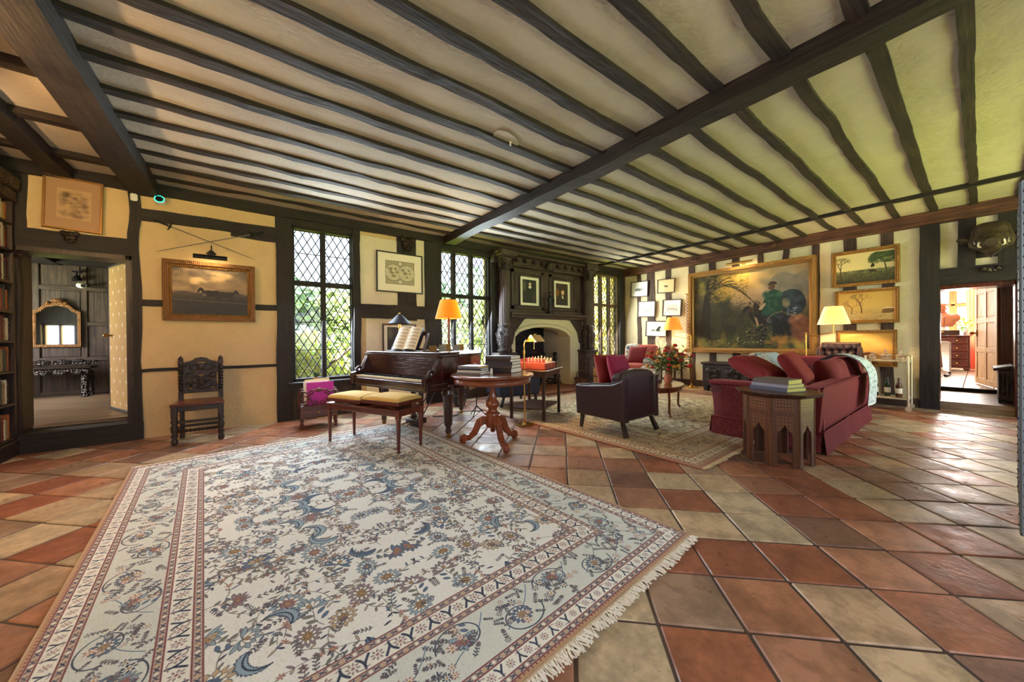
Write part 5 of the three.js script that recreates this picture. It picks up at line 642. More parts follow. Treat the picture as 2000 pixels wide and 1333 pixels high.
    B(40, 0.86, 1, 0.62, 0.92, 0.05, 0.05, ['158,98,66', '190,126,86', '116,72,52'], 0.45); B(50, 0, 1, 0.9, 1, 0.1, 0.04, ['132,122,46', '96,104,44', '168,140,56', '60,62,34'], 0.5); B(16, 0.66, 0.86, 0.86, 0.93, 0.06, 0.03, ['190,136,60', '160,110,54'], 0.5); strokes(c, r, 120, w * 0.5, w * 0.72, h * 0.66, h * 0.84, ['96,120,62', '70,88,46', '186,160,104', '120,84,60'], w * 0.012, 0.6); for (let i = 0; i < 26; i++) blob(c, w * (0.1 + 0.55 * r()), h * (0.86 + 0.1 * r()), w * 0.007, h * 0.007, '226,214,180', 0.9); },
  oxen: (c, w, h) => { const r = rng(53); sky(c, w, h, [[0, '#c4b884'], [0.55, '#d2c48c'], [0.62, '#7c7c4c'], [1, '#34321f']]); strokes(c, r, 500, 0, w, h * 0.58, h, ['70,72,40', '50,50,30', '96,92,52', '40,38,24'], 16, 0.4); tree2d(c, r, w * 0.09, h * 0.86, h * 0.7, '#4a3c28', ['92,88,50'], 3, 5); tree2d(c, r, w * 0.86, h * 0.7, h * 0.6, '#3c3220', ['52,72,34', '70,92,44', '36,52,28'], 26, 9); strokes(c, r, 260, w * 0.62, w, h * 0.06, h * 0.4, ['52,74,34', '72,96,44', '36,52,28'], 18, 0.6); horse(c, w * 0.64, h * 0.66, 44, '#3a2a20'); shape(c, '#2c2420', [[w * 0.6, h * 0.52], [w * 0.62, h * 0.4], [w * 0.66, h * 0.38], [w * 0.68, h * 0.52]]); },
  winter: (c, w, h) => { const r = rng(54); sky(c, w, h, [[0, '#c9a24e'], [0.5, '#d9b360'], [0.66, '#cfae6c'], [1, '#c2a870']]); strokes(c, r, 300, 0, w, h * 0.66, h, ['222,196,140', '190,160,100', '160,128,78', '230,210,160'], 16, 0.4); tree2d(c, r, w * 0.24, h * 0.76, h * 0.5, '#7c5a2c', [], 0, 0); tree2d(c, r, w * 0.42, h * 0.72, h * 0.66, '#6a4c26', [], 0, 0); shape(c, '#7a5c38', [[w * 0.78, h * 0.76], [w * 0.78, h * 0.62], [w * 0.86, h * 0.56], [w * 0.98, h * 0.6], [w * 0.99, h * 0.76]]); shape(c, '#e6d2a0', [[w * 0.77, h * 0.63], [w * 0.86, h * 0.54], [w, h * 0.58], [w, h * 0.62], [w * 0.86, h * 0.6]]); strokes(c, r, 60, w * 0.1, w * 0.8, h * 0.84, h, ['110,84,50'], 8, 0.6); },
  shore: (c, w, h) => { const r = rng(55); sky(c, w, h, [[0, '#c89a48'], [0.5, '#d8a850'], [0.7, '#b88c4c'], [1, '#7a5a34']]); for (let i = 0; i < 20; i++) blob(c, r() * w, r() * h * 0.6, 80, 30, '232,194,110', 0.3); shape(c, '#7d4a30', [[w * 0.3, h * 0.78], [w * 0.5, h * 0.62], [w * 0.66, h * 0.64], [w * 0.8, h * 0.8]]); strokes(c, r, 300, 0, w, h * 0.75, h, ['120,88,48', '90,66,40', '150,112,60'], 14, 0.4); },
  sketch: (c, w, h) => { const r = rng(56); c.fillStyle = '#a8845f'; c.fillRect(0, 0, w, h); c.fillStyle = '#b9976c'; c.fillRect(w * 0.2, h * 0.2, w * 0.62, h * 0.6); for (let i = 0; i < 70; i++) blob(c, w * (0.26 + 0.5 * r()), h * (0.26 + 0.5 * r()), w * 0.07, h * 0.05, ['96,72,50', '140,110,78', '78,56,40'][i % 3], 0.22); c.strokeStyle = 'rgba(70,48,34,.6)'; c.lineWidth = 2.5; for (let i = 0; i < 26; i++) { c.beginPath(); const x = w * (0.3 + 0.35 * r()), y = h * (0.3 + 0.35 * r()); c.moveTo(x, y); c.quadraticCurveTo(x + w * 0.15 * (r() - 0.3), y + h * 0.05, x + w * 0.14, y + h * 0.12 * r()); c.stroke(); } blob(c, w * 0.36, h * 0.32, w * 0.08, h * 0.08, '60,42,32', 0.6); },
  map: (c, w, h) => { c.fillStyle = '#efe8d8'; c.fillRect(0, 0, w, h); const r = rng(57), x0 = w * 0.18, y0 = h * 0.2, ww = w * 0.64, hh = h * 0.6; c.fillStyle = '#a79f84'; c.fillRect(x0, y0, ww, hh); c.strokeStyle = '#3c382c'; c.lineWidth = 3; c.strokeRect(x0, y0, ww, hh); strokes(c, r, 300, x0, x0 + ww, y0, y0 + hh, ['84,78,60', '120,112,88', '200,192,168'], 8, 0.4); for (const k of [0.27, 0.73]) { const cx = x0 + ww * k, cy = y0 + hh * 0.5, R = hh * 0.36; c.fillStyle = '#cfc8b0'; c.beginPath(); c.arc(cx, cy, R, 0, 7); c.fill(); c.stroke(); c.lineWidth = 1; for (let i = 1; i < 4; i++) { c.beginPath(); c.ellipse(cx, cy, R * i / 4, R, 0, 0, 7); c.stroke(); c.beginPath(); c.moveTo(cx - R, cy - R + i * R / 2); c.lineTo(cx + R, cy - R + i * R / 2); c.stroke(); } for (let i = 0; i < 5; i++) shape(c, '#8c8468', Array.from({ length: 7 }, (_, q) => { const a = q * 0.9, d = R * (0.1 + 0.2 * r()); return [cx + (r() - 0.5) * R * 0.3 + (i - 2) * R * 0.22 + Math.cos(a) * d, cy + (i % 3 - 1) * R * 0.4 + Math.sin(a) * d]; })); c.lineWidth = 3; } for (const y of [0.1, 0.9]) { c.fillStyle = '#d8d0b8'; c.beginPath(); c.arc(x0 + ww / 2, y0 + hh * y, hh * 0.09, 0, 7); c.fill(); c.stroke(); } },
  lady: (c, w, h) => { const r = rng(58); c.fillStyle = '#efeadb'; c.fillRect(0, 0, w, h); c.fillStyle = '#2a2a2e'; c.fillRect(w * 0.11, h * 0.08, w * 0.78, h * 0.84); blob(c, w * 0.2, h * 0.3, 60, 130, '150,150,110', 0.5); shape(c, '#23262c', [[w * 0.24, h * 0.9], [w * 0.3, h * 0.42], [w * 0.44, h * 0.3], [w * 0.62, h * 0.3], [w * 0.74, h * 0.44], [w * 0.82, h * 0.9]]); c.fillStyle = '#d8c4ac'; c.beginPath(); c.ellipse(w * 0.53, h * 0.24, w * 0.075, h * 0.065, 0, 0, 7); c.fill(); shape(c, '#e8e4dc', [[w * 0.42, h * 0.34], [w * 0.53, h * 0.28], [w * 0.64, h * 0.34], [w * 0.53, h * 0.42]]); blob(c, w * 0.75, h * 0.7, 60, 110, '120,70,80', 0.4); },
  gent: (c, w, h) => { c.fillStyle = '#efeadb'; c.fillRect(0, 0, w, h); c.fillStyle = '#3a2a22'; c.fillRect(w * 0.11, h * 0.08, w * 0.78, h * 0.84); blob(c, w * 0.2, h * 0.44, 70, 90, '190,120,40', 0.7); shape(c, '#2a2830', [[w * 0.3, h * 0.92], [w * 0.4, h * 0.6], [w * 0.54, h * 0.54], [w * 0.7, h * 0.6], [w * 0.86, h * 0.92]]); c.fillStyle = '#dcb896'; c.beginPath(); c.ellipse(w * 0.55, h * 0.42, w * 0.1, h * 0.1, 0, 0, 7); c.fill(); shape(c, '#7d5a40', [[w * 0.44, h * 0.38], [w * 0.5, h * 0.3], [w * 0.62, h * 0.3], [w * 0.67, h * 0.38], [w * 0.56, h * 0.34]]); shape(c, '#e8e4da', [[w * 0.48, h * 0.54], [w * 0.56, h * 0.53], [w * 0.62, h * 0.68], [w * 0.52, h * 0.66]]); },
  beast: (c, w, h) => { c.fillStyle = '#d8bf90'; c.fillRect(0, 0, w, h); horse(c, w * 0.5, h * 0.54, 44, '#3a2c22'); c.fillStyle = 'rgba(120,96,60,.5)'; c.fillRect(w * 0.2, h * 0.74, w * 0.6, 3); },
  town: (c, w, h) => { const r = rng(59); c.fillStyle = '#e6e6e2'; c.fillRect(0, 0, w, h); c.fillStyle = '#dcdcd8'; c.fillRect(w * 0.2, h * 0.24, w * 0.6, h * 0.5); for (let i = 0; i < 70; i++) { c.fillStyle = `rgba(90,92,94,${0.3 + 0.4 * r()})`; const x = w * (0.24 + 0.48 * r()); c.fillRect(x, h * (0.42 + 0.1 * r()), 6 + 12 * r(), h * 0.16 * r() + 6); } },
  crowd: (c, w, h) => { const r = rng(60); c.fillStyle = '#dcdad2'; c.fillRect(0, 0, w, h); for (let i = 0; i < 120; i++) { c.fillStyle = ['rgba(90,112,104,.8)', 'rgba(64,84,76,.8)', 'rgba(120,134,124,.7)'][i % 3]; c.fillRect(w * (0.2 + 0.58 * r()), h * (0.5 + 0.16 * r()), 4, 8 + 14 * r()); } strokes(c, r, 60, w * 0.2, w * 0.8, h * 0.36, h * 0.54, ['150,170,160', '180,190,180'], 14, 0.4); },
  coach: (c, w, h) => { const r = rng(61); c.fillStyle = '#ece8e0'; c.fillRect(0, 0, w, h); strokes(c, r, 120, w * 0.2, w * 0.8, h * 0.3, h * 0.5, ['190,196,180', '160,170,160'], 14, 0.4); for (let i = 0; i < 90; i++) { c.fillStyle = ['rgba(104,84,76,.8)', 'rgba(140,104,94,.8)', 'rgba(84,78,66,.7)'][i % 3]; c.fillRect(w * (0.2 + 0.6 * r()), h * (0.5 + 0.18 * r()), 5, 8 + 10 * r()); } c.fillStyle = 'rgba(120,100,90,.7)'; c.fillRect(w * 0.2, h * 0.54, w * 0.5, 4); },
  dog: (c, w, h) => { const r = rng(62); c.fillStyle = '#e8e6e2'; c.fillRect(0, 0, w, h); strokes(c, r, 60, w * 0.18, w * 0.8, h * 0.5, h * 0.7, ['150,150,150', '180,180,176'], 16, 0.5); shape(c, '#2c2a2c', [[w * 0.48, h * 0.66], [w * 0.54, h * 0.46], [w * 0.64, h * 0.34], [w * 0.72, h * 0.3], [w * 0.74, h * 0.4], [w * 0.68, h * 0.52], [w * 0.7, h * 0.68]]); shape(c, '#7c7a7a', [[w * 0.24, h * 0.66], [w * 0.3, h * 0.54], [w * 0.44, h * 0.56], [w * 0.48, h * 0.66]]); },
};
// picture of width w and height h (over the frame), centred at x, y on its wall
function picture(name, label, wall, x, y, w, h, fw, fd, fm, key, o = {}) {
  const t = thing(name, label, 'picture', 0, 0, 0, 0, o.group);
  if (wall === 'A') t.position.set(x, y, o.z ?? ZA + 0.004); else { t.position.set(o.x ?? XB - 0.014, y, x); t.rotation.y = -Math.PI / 2; }
  const iw = w - 2 * fw, ih = h - 2 * fw, rr = o.res ?? 512, tex = typeof key === 'string' ? canvasTex(Math.round(rr * Math.min(1, iw / ih)), Math.round(rr * Math.min(1, ih / iw)), (c, a, b) => paintings[key](c, a, b)) : key;
  const miter = (a, b, z0, z1) => { const q = a - b, side = (L) => prism([[-L / 2, 0], [L / 2, 0], [L / 2 - q, q], [-L / 2 + q, q]], z1 - z0, Math.min(0.006, q * 0.2)).translate(0, 0, (z0 + z1) / 2); const W2 = w - 2 * (fw - a), H2 = h - 2 * (fw - a); return [tr(side(W2), 0, -H2 / 2, 0), tr(side(W2), 0, H2 / 2, 0, 0, 0, Math.PI), tr(side(H2), -W2 / 2, 0, 0, 0, 0, -Math.PI / 2), tr(side(H2), W2 / 2, 0, 0, 0, 0, Math.PI / 2)]; };
  if (o.ornate) { part('outer_frame', miter(fw, fw * 0.42, 0, fd), fm, t, 'x'); part('inner_frame', miter(fw * 0.46, 0, 0, fd * 0.62), o.inner ?? M.giltPlain, t, 'x'); } else part('frame', miter(fw, 0, 0, fd), fm, t, 'x');
  part('canvas', flat(new THREE.PlaneGeometry(iw + 0.01, ih + 0.01)).translate(0, 0, Math.min(fd * 0.4, 0.02)), mat({ map: tex, roughness: o.rough ?? 0.55 }), t, null);
  part('backing', box(w - 0.03, h - 0.03, 0.006, 0, 0, 0.004), M.tableDark, t);
  if (o.glass) part('glass', flat(new THREE.PlaneGeometry(iw, ih)).translate(0, 0, fd * 0.7), M.frontGlass, t, null);
  if (o.lean) t.rotation.x = o.lean; if (o.roll) t.rotation.z = o.roll;
  return t;
}
picture('horse_painting', 'gilt framed painting of two dark horses under a stormy sky', 'A', -0.355, 1.795, 0.91, 0.755, 0.085, 0.06, M.giltDull, 'horses', { ornate: true, res: 768, inner: M.gilt });
picture('framed_drawing', 'brown framed drawing hung crooked above the hall doorway', 'A', -1.5, 2.67, 0.43, 0.57, 0.02, 0.025, M.agedBrass, 'sketch', { glass: true, roll: -0.03, z: ZA + 0.02 });
picture('framed_map', 'double hemisphere map print in a thin black frame', 'A', 2.12, 2.305, 0.8, 0.68, 0.02, 0.03, M.black, 'map', { glass: true, z: ZA + 0.012 });
picture('framed_print', 'framed print leaning on the wall behind the piano desk', 'A', 2.1, 1.18, 0.58, 0.5, 0.025, 0.025, M.tableDark, 'lady', { glass: true, z: ZA + 0.01 });
picture('portrait', 'cream framed portrait of a dark figure in a white collar', 'A', 4.98, 2.2, 0.52, 0.62, 0.012, 0.03, M.white, 'lady', { z: -5.965 });
picture('portrait', 'cream framed portrait of a man beside an amber glow', 'A', 5.98, 2.2, 0.52, 0.62, 0.012, 0.03, M.white, 'gent', { z: -5.965 });
picture('large_painting', 'huge gilt framed oil painting of a dark horse in a forest', 'B', -3.005, 1.74, 2.37, 1.87, 0.115, 0.11, M.gilt, 'stag', { ornate: true, res: 1400, x: XB - 0.02, rough: 0.7 });
picture('landscape_painting', 'gilt framed landscape of cattle and tall trees by the door post', 'B', -1.195, 2.34, 0.84, 0.63, 0.06, 0.06, M.gilt, 'oxen', { ornate: true, x: XB - 0.02 });
picture('landscape_painting', 'gilt framed golden winter landscape with bare trees', 'B', -1.178, 1.665, 0.79, 0.59, 0.055, 0.06, M.gilt, 'winter', { ornate: true, x: XB - 0.02 });
picture('landscape_painting', 'gilt framed amber landscape lowest of three above the drinks trolley', 'B', -1.185, 0.945, 0.75, 0.62, 0.055, 0.06, M.gilt, 'shore', { ornate: true, x: XB - 0.02 });
for (const [z, y, w, h, k, l] of [[-5.55, 2.48, 0.52, 0.42, 'town', 'small framed grey print of rooftops nearest the corner'], [-4.79, 2.47, 0.47, 0.36, 'beast', 'small framed print of a dark animal on tan paper'], [-5.34, 1.925, 0.51, 0.42, 'crowd', 'small framed print of pale green figures'], [-4.64, 1.905, 0.49, 0.42, 'coach', 'small framed print of a coach and pink figures'], [-5.07, 1.39, 0.59, 0.41, 'dog', 'small framed print of a black dog lowest in its cluster']]) picture('small_print', l, 'B', z, y, w, h, 0.022, 0.025, M.tableDark, k, { glass: true, res: 320, lean: 0.05, x: XB - 0.034, group: 'prints in the corner cluster' });
// picture lights
function pictureLight(label, wall, x, y, len, out, m, drop) {
  const t = thing('picture_light', label, 'lamp'); if (wall === 'A') t.position.set(x, y, ZA); else { t.position.set(XB - 0.01, y, x); t.rotation.y = -Math.PI / 2; }
  part('shade', grid(1, 14, (u, v) => { const a = -0.75 + 3.1 * v; return [(u - 0.5) * len, 0.036 * Math.sin(a), out + 0.036 * Math.cos(a)]; }), new THREE.MeshStandardMaterial({ color: m.color, metalness: 0.6, roughness: 0.4, side: THREE.DoubleSide }), t);
  part('arm', [tube([[0, drop, 0.01], [0, drop + 0.03, out * 0.5], [0, 0.03, out]], 0.008, 16), box(0.06, 0.06, 0.012, 0, drop, 0.006)], m, t);
  const g = new THREE.Color().setRGB(1, 0.72, 0.36); part('bulb', flat(new THREE.CylinderGeometry(0.012, 0.012, len * 0.8, 8)).rotateZ(Math.PI / 2).translate(0, -0.004, out), mat({ color: 0xffffff, emissive: g, emissiveIntensity: 5 }), t);
  const l = new THREE.RectAreaLight(g, 0, len * 0.8, 0.03); l.position.set(0, -0.022, out); l.rotation.x = -Math.PI / 2 + 0.5; t.add(l); return [t, l];
}
const [pl1, l1] = pictureLight('dark picture light with a lozenge bracket above the horse painting', 'A', -0.353, 2.215, 0.33, 0.15, M.iron, 0.06);
part('lozenge', tr(box(0.075, 0.075, 0.01, 0, 0, 0), 0, 0.08, 0.02, 0, 0, Math.PI / 4), M.iron, pl1); part('stem', bar([0, 0.1, 0.012], [0, 0.19, 0.012], 0.006), M.iron, pl1); l1.intensity = 45;
const [pl2, l2] = pictureLight('brass picture light over the huge forest painting', 'B', -3.05, 2.72, 0.5, 0.22, M.brass, 0.02); l2.intensity = 80;
// crossed rapiers
for (const [a, b, l] of [[[-0.86, 2.62], [0.1, 2.275], 'long rapier with its hilt towards the hall doorway'], [[0.19, 2.655], [-0.87, 2.24], 'long rapier with its hilt towards the window']]) {
  const t = thing('rapier', l + ' crossed above the horse painting', 'sword', a[0], a[1], ZA + (a[0] < 0 ? 0.035 : 0.055), 0, 'crossed rapiers'); const d = [b[0] - a[0], b[1] - a[1]], L = Math.hypot(...d), q = new THREE.Group(); const an = Math.atan2(d[1], d[0]); t.rotation.z = an;
  part('blade', tr(prism([[0.13, -0.006], [L - 0.06, -0.004], [L, 0], [L - 0.06, 0.004], [0.13, 0.006]], 0.005), 0, 0, 0), M.steel, t, 'x'); part('grip', bar([0, 0, 0], [0.12, 0, 0], 0.011, 8), M.iron, t, 'x'); part('guard', [bar([0.13, -0.055, 0], [0.13, 0.055, 0], 0.006, 6), tr(flat(new THREE.TorusGeometry(0.028, 0.004, 6, 14)), 0.135, 0, 0, 0, Math.PI / 2), tr(sph(0.016, 0, 0, 0))], M.iron, t, 'x'); part('wall_hook', [bar([0.14, 0, -0.04], [0.14, 0, 0.012], 0.004, 5), bar([L * 0.7, 0, -0.04], [L * 0.7, 0, 0.012], 0.003, 5)], M.iron, t, 'x');
}
// speaker disc with a lit ring and a small white sensor
{ const t = thing('smart_speaker', 'small white round speaker with a glowing turquoise ring', 'speaker', -0.82, 2.86, ZA + 0.02); part('body', tr(cyl(0.05, 0.05, 0.06, 0, 0, 0, 24), 0, 0, 0, Math.PI / 2 - 0.25), M.white, t); part('face', tr(cyl(0.038, 0.038, 0.004, 0, 0.06, 0, 24), 0, 0, 0, Math.PI / 2 - 0.25), M.black, t); part('light_ring', tr(flat(new THREE.TorusGeometry(0.041, 0.005, 8, 28)).rotateX(Math.PI / 2), 0, 0.016, 0.062, Math.PI / 2 - 0.25), mat({ color: rgb(60, 200, 180), emissive: rgb(60, 230, 200), emissiveIntensity: 1.2 }), t);
  solo('motion_sensor', 'small white motion sensor at the top of the door post', 'sensor', [box(0.06, 0.085, 0.035, 0, 0, 0, 0.012), sph(0.02, 0, -0.012, 0.016, 1, 1, 0.5, 10)], M.white, 'y', [-1.04, 2.86, ZA + 0.035]); }
// boar trophy over the far door
{ const t = thing('trophy_head', 'dark bronzed boar head trophy on a shield above the far doorway', 'trophy', XB - 0.085, 2.5, 0.1); t.rotation.y = -Math.PI / 2;
  part('shield', prism([[-0.17, 0.16], [0, 0.22], [0.17, 0.16], [0.16, -0.08], [0, -0.25], [-0.16, -0.08]], 0.03, 0.008).translate(0, 0, 0.015), M.oakDark, t);
  const m = mat({ map: plasterTex([72, 60, 47], 41, 0.35), roughness: 0.34, metalness: 0.2, bumpMap: lumpBump, bumpScale: 0.02 });
  const bl = [[0, 0.06, 0.1, 0.17, 0.17, 0.13], [-0.06, 0.14, 0.1, 0.1, 0.1, 0.09], [0.06, 0.14, 0.1, 0.1, 0.1, 0.09], [0, -0.02, 0.18, 0.13, 0.12, 0.12], [0, -0.07, 0.28, 0.085, 0.075, 0.1], [-0.11, -0.03, 0.12, 0.09, 0.11, 0.09], [0.11, -0.03, 0.12, 0.09, 0.11, 0.09], [0, -0.12, 0.18, 0.1, 0.06, 0.12]];
  const dist = (v) => { let d = 1e9; for (const [x, y, z, a, b, c] of bl) { const q = (Math.hypot((v.x - x) / a, (v.y - y) / b, (v.z - z) / c) - 1) * Math.min(a, b, c), k = 0.045, h = clamp(0.5 + 0.5 * (d - q) / k); d = d > 1e8 ? q : lerp(d, q, h) - k * h * (1 - h); } return d; };
  const g = new THREE.SphereGeometry(1, 48, 36), p = g.attributes.position, v = new THREE.Vector3(), o = new THREE.Vector3(0, 0, 0.14), q = new THREE.Vector3(); for (let i = 0; i < p.count; i++) { v.fromBufferAttribute(p, i).normalize(); let a = 0, b = 0.6; for (let k = 0; k < 22; k++) { const e = (a + b) / 2; if (dist(q.copy(o).addScaledVector(v, e)) < 0) a = e; else b = e; } q.copy(o).addScaledVector(v, a); p.setXYZ(i, q.x, q.y, q.z); } g.computeVertexNormals(); part('head', flat(g), m, t);
  part('snout_disc', tr(cyl(0.06, 0.055, 0.02, 0, 0, 0, 18), 0, -0.075, 0.37, Math.PI / 2 + 0.2), m, t);
  for (const s of [-1, 1]) { part('ear', tr(grid(8, 8, (a, b) => [(a - 0.5) * 0.11 * Math.sin(Math.PI * (0.12 + 0.88 * (1 - b))), b * 0.17, 0.03 * Math.cos((a - 0.5) * 3)]), s * 0.15, 0.0, 0.08, 0.2, -s * 0.3, -s * 1.25), m, t); part('eye', sph(0.017, s * 0.078, 0.045, 0.25, 1, 1, 1, 8), M.black, t); part('nostril', sph(0.012, s * 0.022, -0.072, 0.386, 1, 1, 0.5, 8), M.black, t); part('tusk', tube([[s * 0.07, -0.12, 0.26], [s * 0.105, -0.11, 0.29], [s * 0.1, -0.05, 0.3]], 0.012, 10), M.paper, t); } }
// bell pull
{ const t = thing('bell_pull', 'narrow embroidered strip hanging beside the huge painting', 'bell pull', XB - 0.02, 0.66, -4.25); t.rotation.y = -Math.PI / 2; const tx = canvasTex(64, 512, (c, w, h) => { c.fillStyle = '#d8c8a8'; c.fillRect(0, 0, w, h); for (let y = 0; y < h; y += 26) { c.strokeStyle = '#7a4a3a'; c.lineWidth = 7; c.beginPath(); c.moveTo(8, y); c.lineTo(w / 2, y + 13); c.lineTo(8, y + 26); c.moveTo(w - 8, y); c.lineTo(w / 2, y + 13); c.lineTo(w - 8, y + 26); c.stroke(); } }); const g = box(0.1, 1.5, 0.006, 0, 0.8, 0); part('strip', g, mat({ map: tx, roughness: 0.9 }), t, null); part('finial', [bar([-0.06, 1.55, 0], [0.06, 1.55, 0], 0.012), sph(0.02, 0, 0.03, 0)], M.brass, t); }

// ---------------------------------------------------------------- furniture
function twist(L, r, turns, n = 2) { const o = []; for (let k = 0; k < n; k++) { const p = []; for (let i = 0; i <= 40; i++) { const t = i / 40, a = t * turns * 6.2832 + k * 6.2832 / n; p.push([Math.cos(a) * r * 0.5, t * L, Math.sin(a) * r * 0.5]); } o.push(tube(p, r * 0.56, 44, 6)); } return merge(o); }
const turned = (pr, n = 14) => lathe(pr, n);
// carved side chair
{
  const t = thing('carved_chair', 'dark carved oak side chair with twisted uprights against plaster wall', 'chair', -0.45, 0, -5.59);
  part('seat', [prism([[-0.235, 0.24], [0.235, 0.24], [0.2, -0.2], [-0.2, -0.2]], 0.028, 0.006).rotateX(Math.PI / 2).translate(0, 0.445, 0)], M.mahogany, t, 'x');
  part('apron', [box(0.4, 0.06, 0.02, 0, 0.4, 0.2, 0.005), box(0.02, 0.06, 0.36, -0.19, 0.4, 0, 0.005), box(0.02, 0.06, 0.36, 0.19, 0.4, 0, 0.005)], M.oakDark, t, 'x');
  const leg = [[0.022, 0], [0.03, 0.02], [0.032, 0.05], [0.02, 0.07], [0.034, 0.1], [0.02, 0.125], [0.03, 0.15], [0.034, 0.2], [0.022, 0.23], [0.034, 0.26], [0.026, 0.29], [0.026, 0.31]];
  for (const s of [-1, 1]) { part('leg', [turned(leg).translate(s * 0.2, 0, 0.2), box(0.055, 0.13, 0.055, s * 0.2, 0.37, 0.2, 0.004)], M.oakDark, t); part('leg', [box(0.042, 0.43, 0.042, s * 0.175, 0.215, -0.17, 0.005)], M.oakDark, t);
    part('upright', [twist(0.32, 0.026, 4).translate(s * 0.185, 0.57, -0.185), box(0.045, 0.12, 0.045, s * 0.185, 0.5, -0.18, 0.005), box(0.05, 0.05, 0.05, s * 0.185, 0.905, -0.19, 0.005), lathe([[0.02, 0.93], [0.028, 0.945], [0.014, 0.97], [0.001, 0.985]], 10).translate(s * 0.185, 0, -0.19)], M.oakDark, t); part('side_stretcher', box(0.025, 0.035, 0.34, s * 0.188, 0.13, 0.015, 0.004), M.oakDark, t, 'z'); }
  part('front_stretcher', [twist(0.35, 0.02, 5).rotateZ(Math.PI / 2).translate(0.175, 0.15, 0.2)], M.oakDark, t, 'x'); part('stretcher', [box(0.36, 0.03, 0.025, 0, 0.25, 0.2, 0.004), box(0.34, 0.03, 0.025, 0, 0.14, -0.17, 0.004)], M.oakDark, t, 'x');
  const hole = (x, y, rx, ry, n = 10) => Array.from({ length: n }, (_, i) => [x + rx * Math.cos(-i / n * 6.2832), y + ry * Math.sin(-i / n * 6.2832)]);
  const crest = [[-0.17, 0.53], [0.17, 0.53], [0.165, 0.9], [0.12, 0.915], [0.08, 0.93], [0.05, 0.955], [0, 0.965], [-0.05, 0.955], [-0.08, 0.93], [-0.12, 0.915], [-0.165, 0.9]];
  const bk = part('carved_back', [prism(crest, 0.03, 0.006, [hole(-0.152, 0.7, 0.01, 0.085), hole(0.152, 0.7, 0.01, 0.085), hole(-0.085, 0.8, 0.022, 0.012), hole(0.085, 0.8, 0.022, 0.012), hole(0, 0.745, 0.026, 0.018), hole(-0.085, 0.69, 0.022, 0.012), hole(0.085, 0.69, 0.022, 0.012), hole(0, 0.895, 0.04, 0.012), hole(-0.1, 0.585, 0.018, 0.01), hole(0.1, 0.585, 0.018, 0.01)]).translate(0, 0, -0.19)], M.oakDark, t);
  const cv = []; for (const s of [-1, 1]) { for (const [x, y, r] of [[0.06, 0.84, 0.035], [0.11, 0.74, 0.03], [0.055, 0.7, 0.03], [0.06, 0.62, 0.035], [0.12, 0.86, 0.025], [0.115, 0.63, 0.022]]) cv.push(tr(flat(new THREE.TorusGeometry(r, 0.011, 6, 14, 4.9)), s * x, y, -0.172, 0, 0, s * 1.1)); } cv.push(sph(0.035, 0, 0.85, -0.172, 1, 1.2, 0.6, 10), sph(0.03, 0, 0.66, -0.172, 1, 1.4, 0.5, 10), sph(0.025, 0, 0.59, -0.172, 1.4, 1, 0.5, 8)); part('scroll_carving', cv, M.oakDark, t);
}
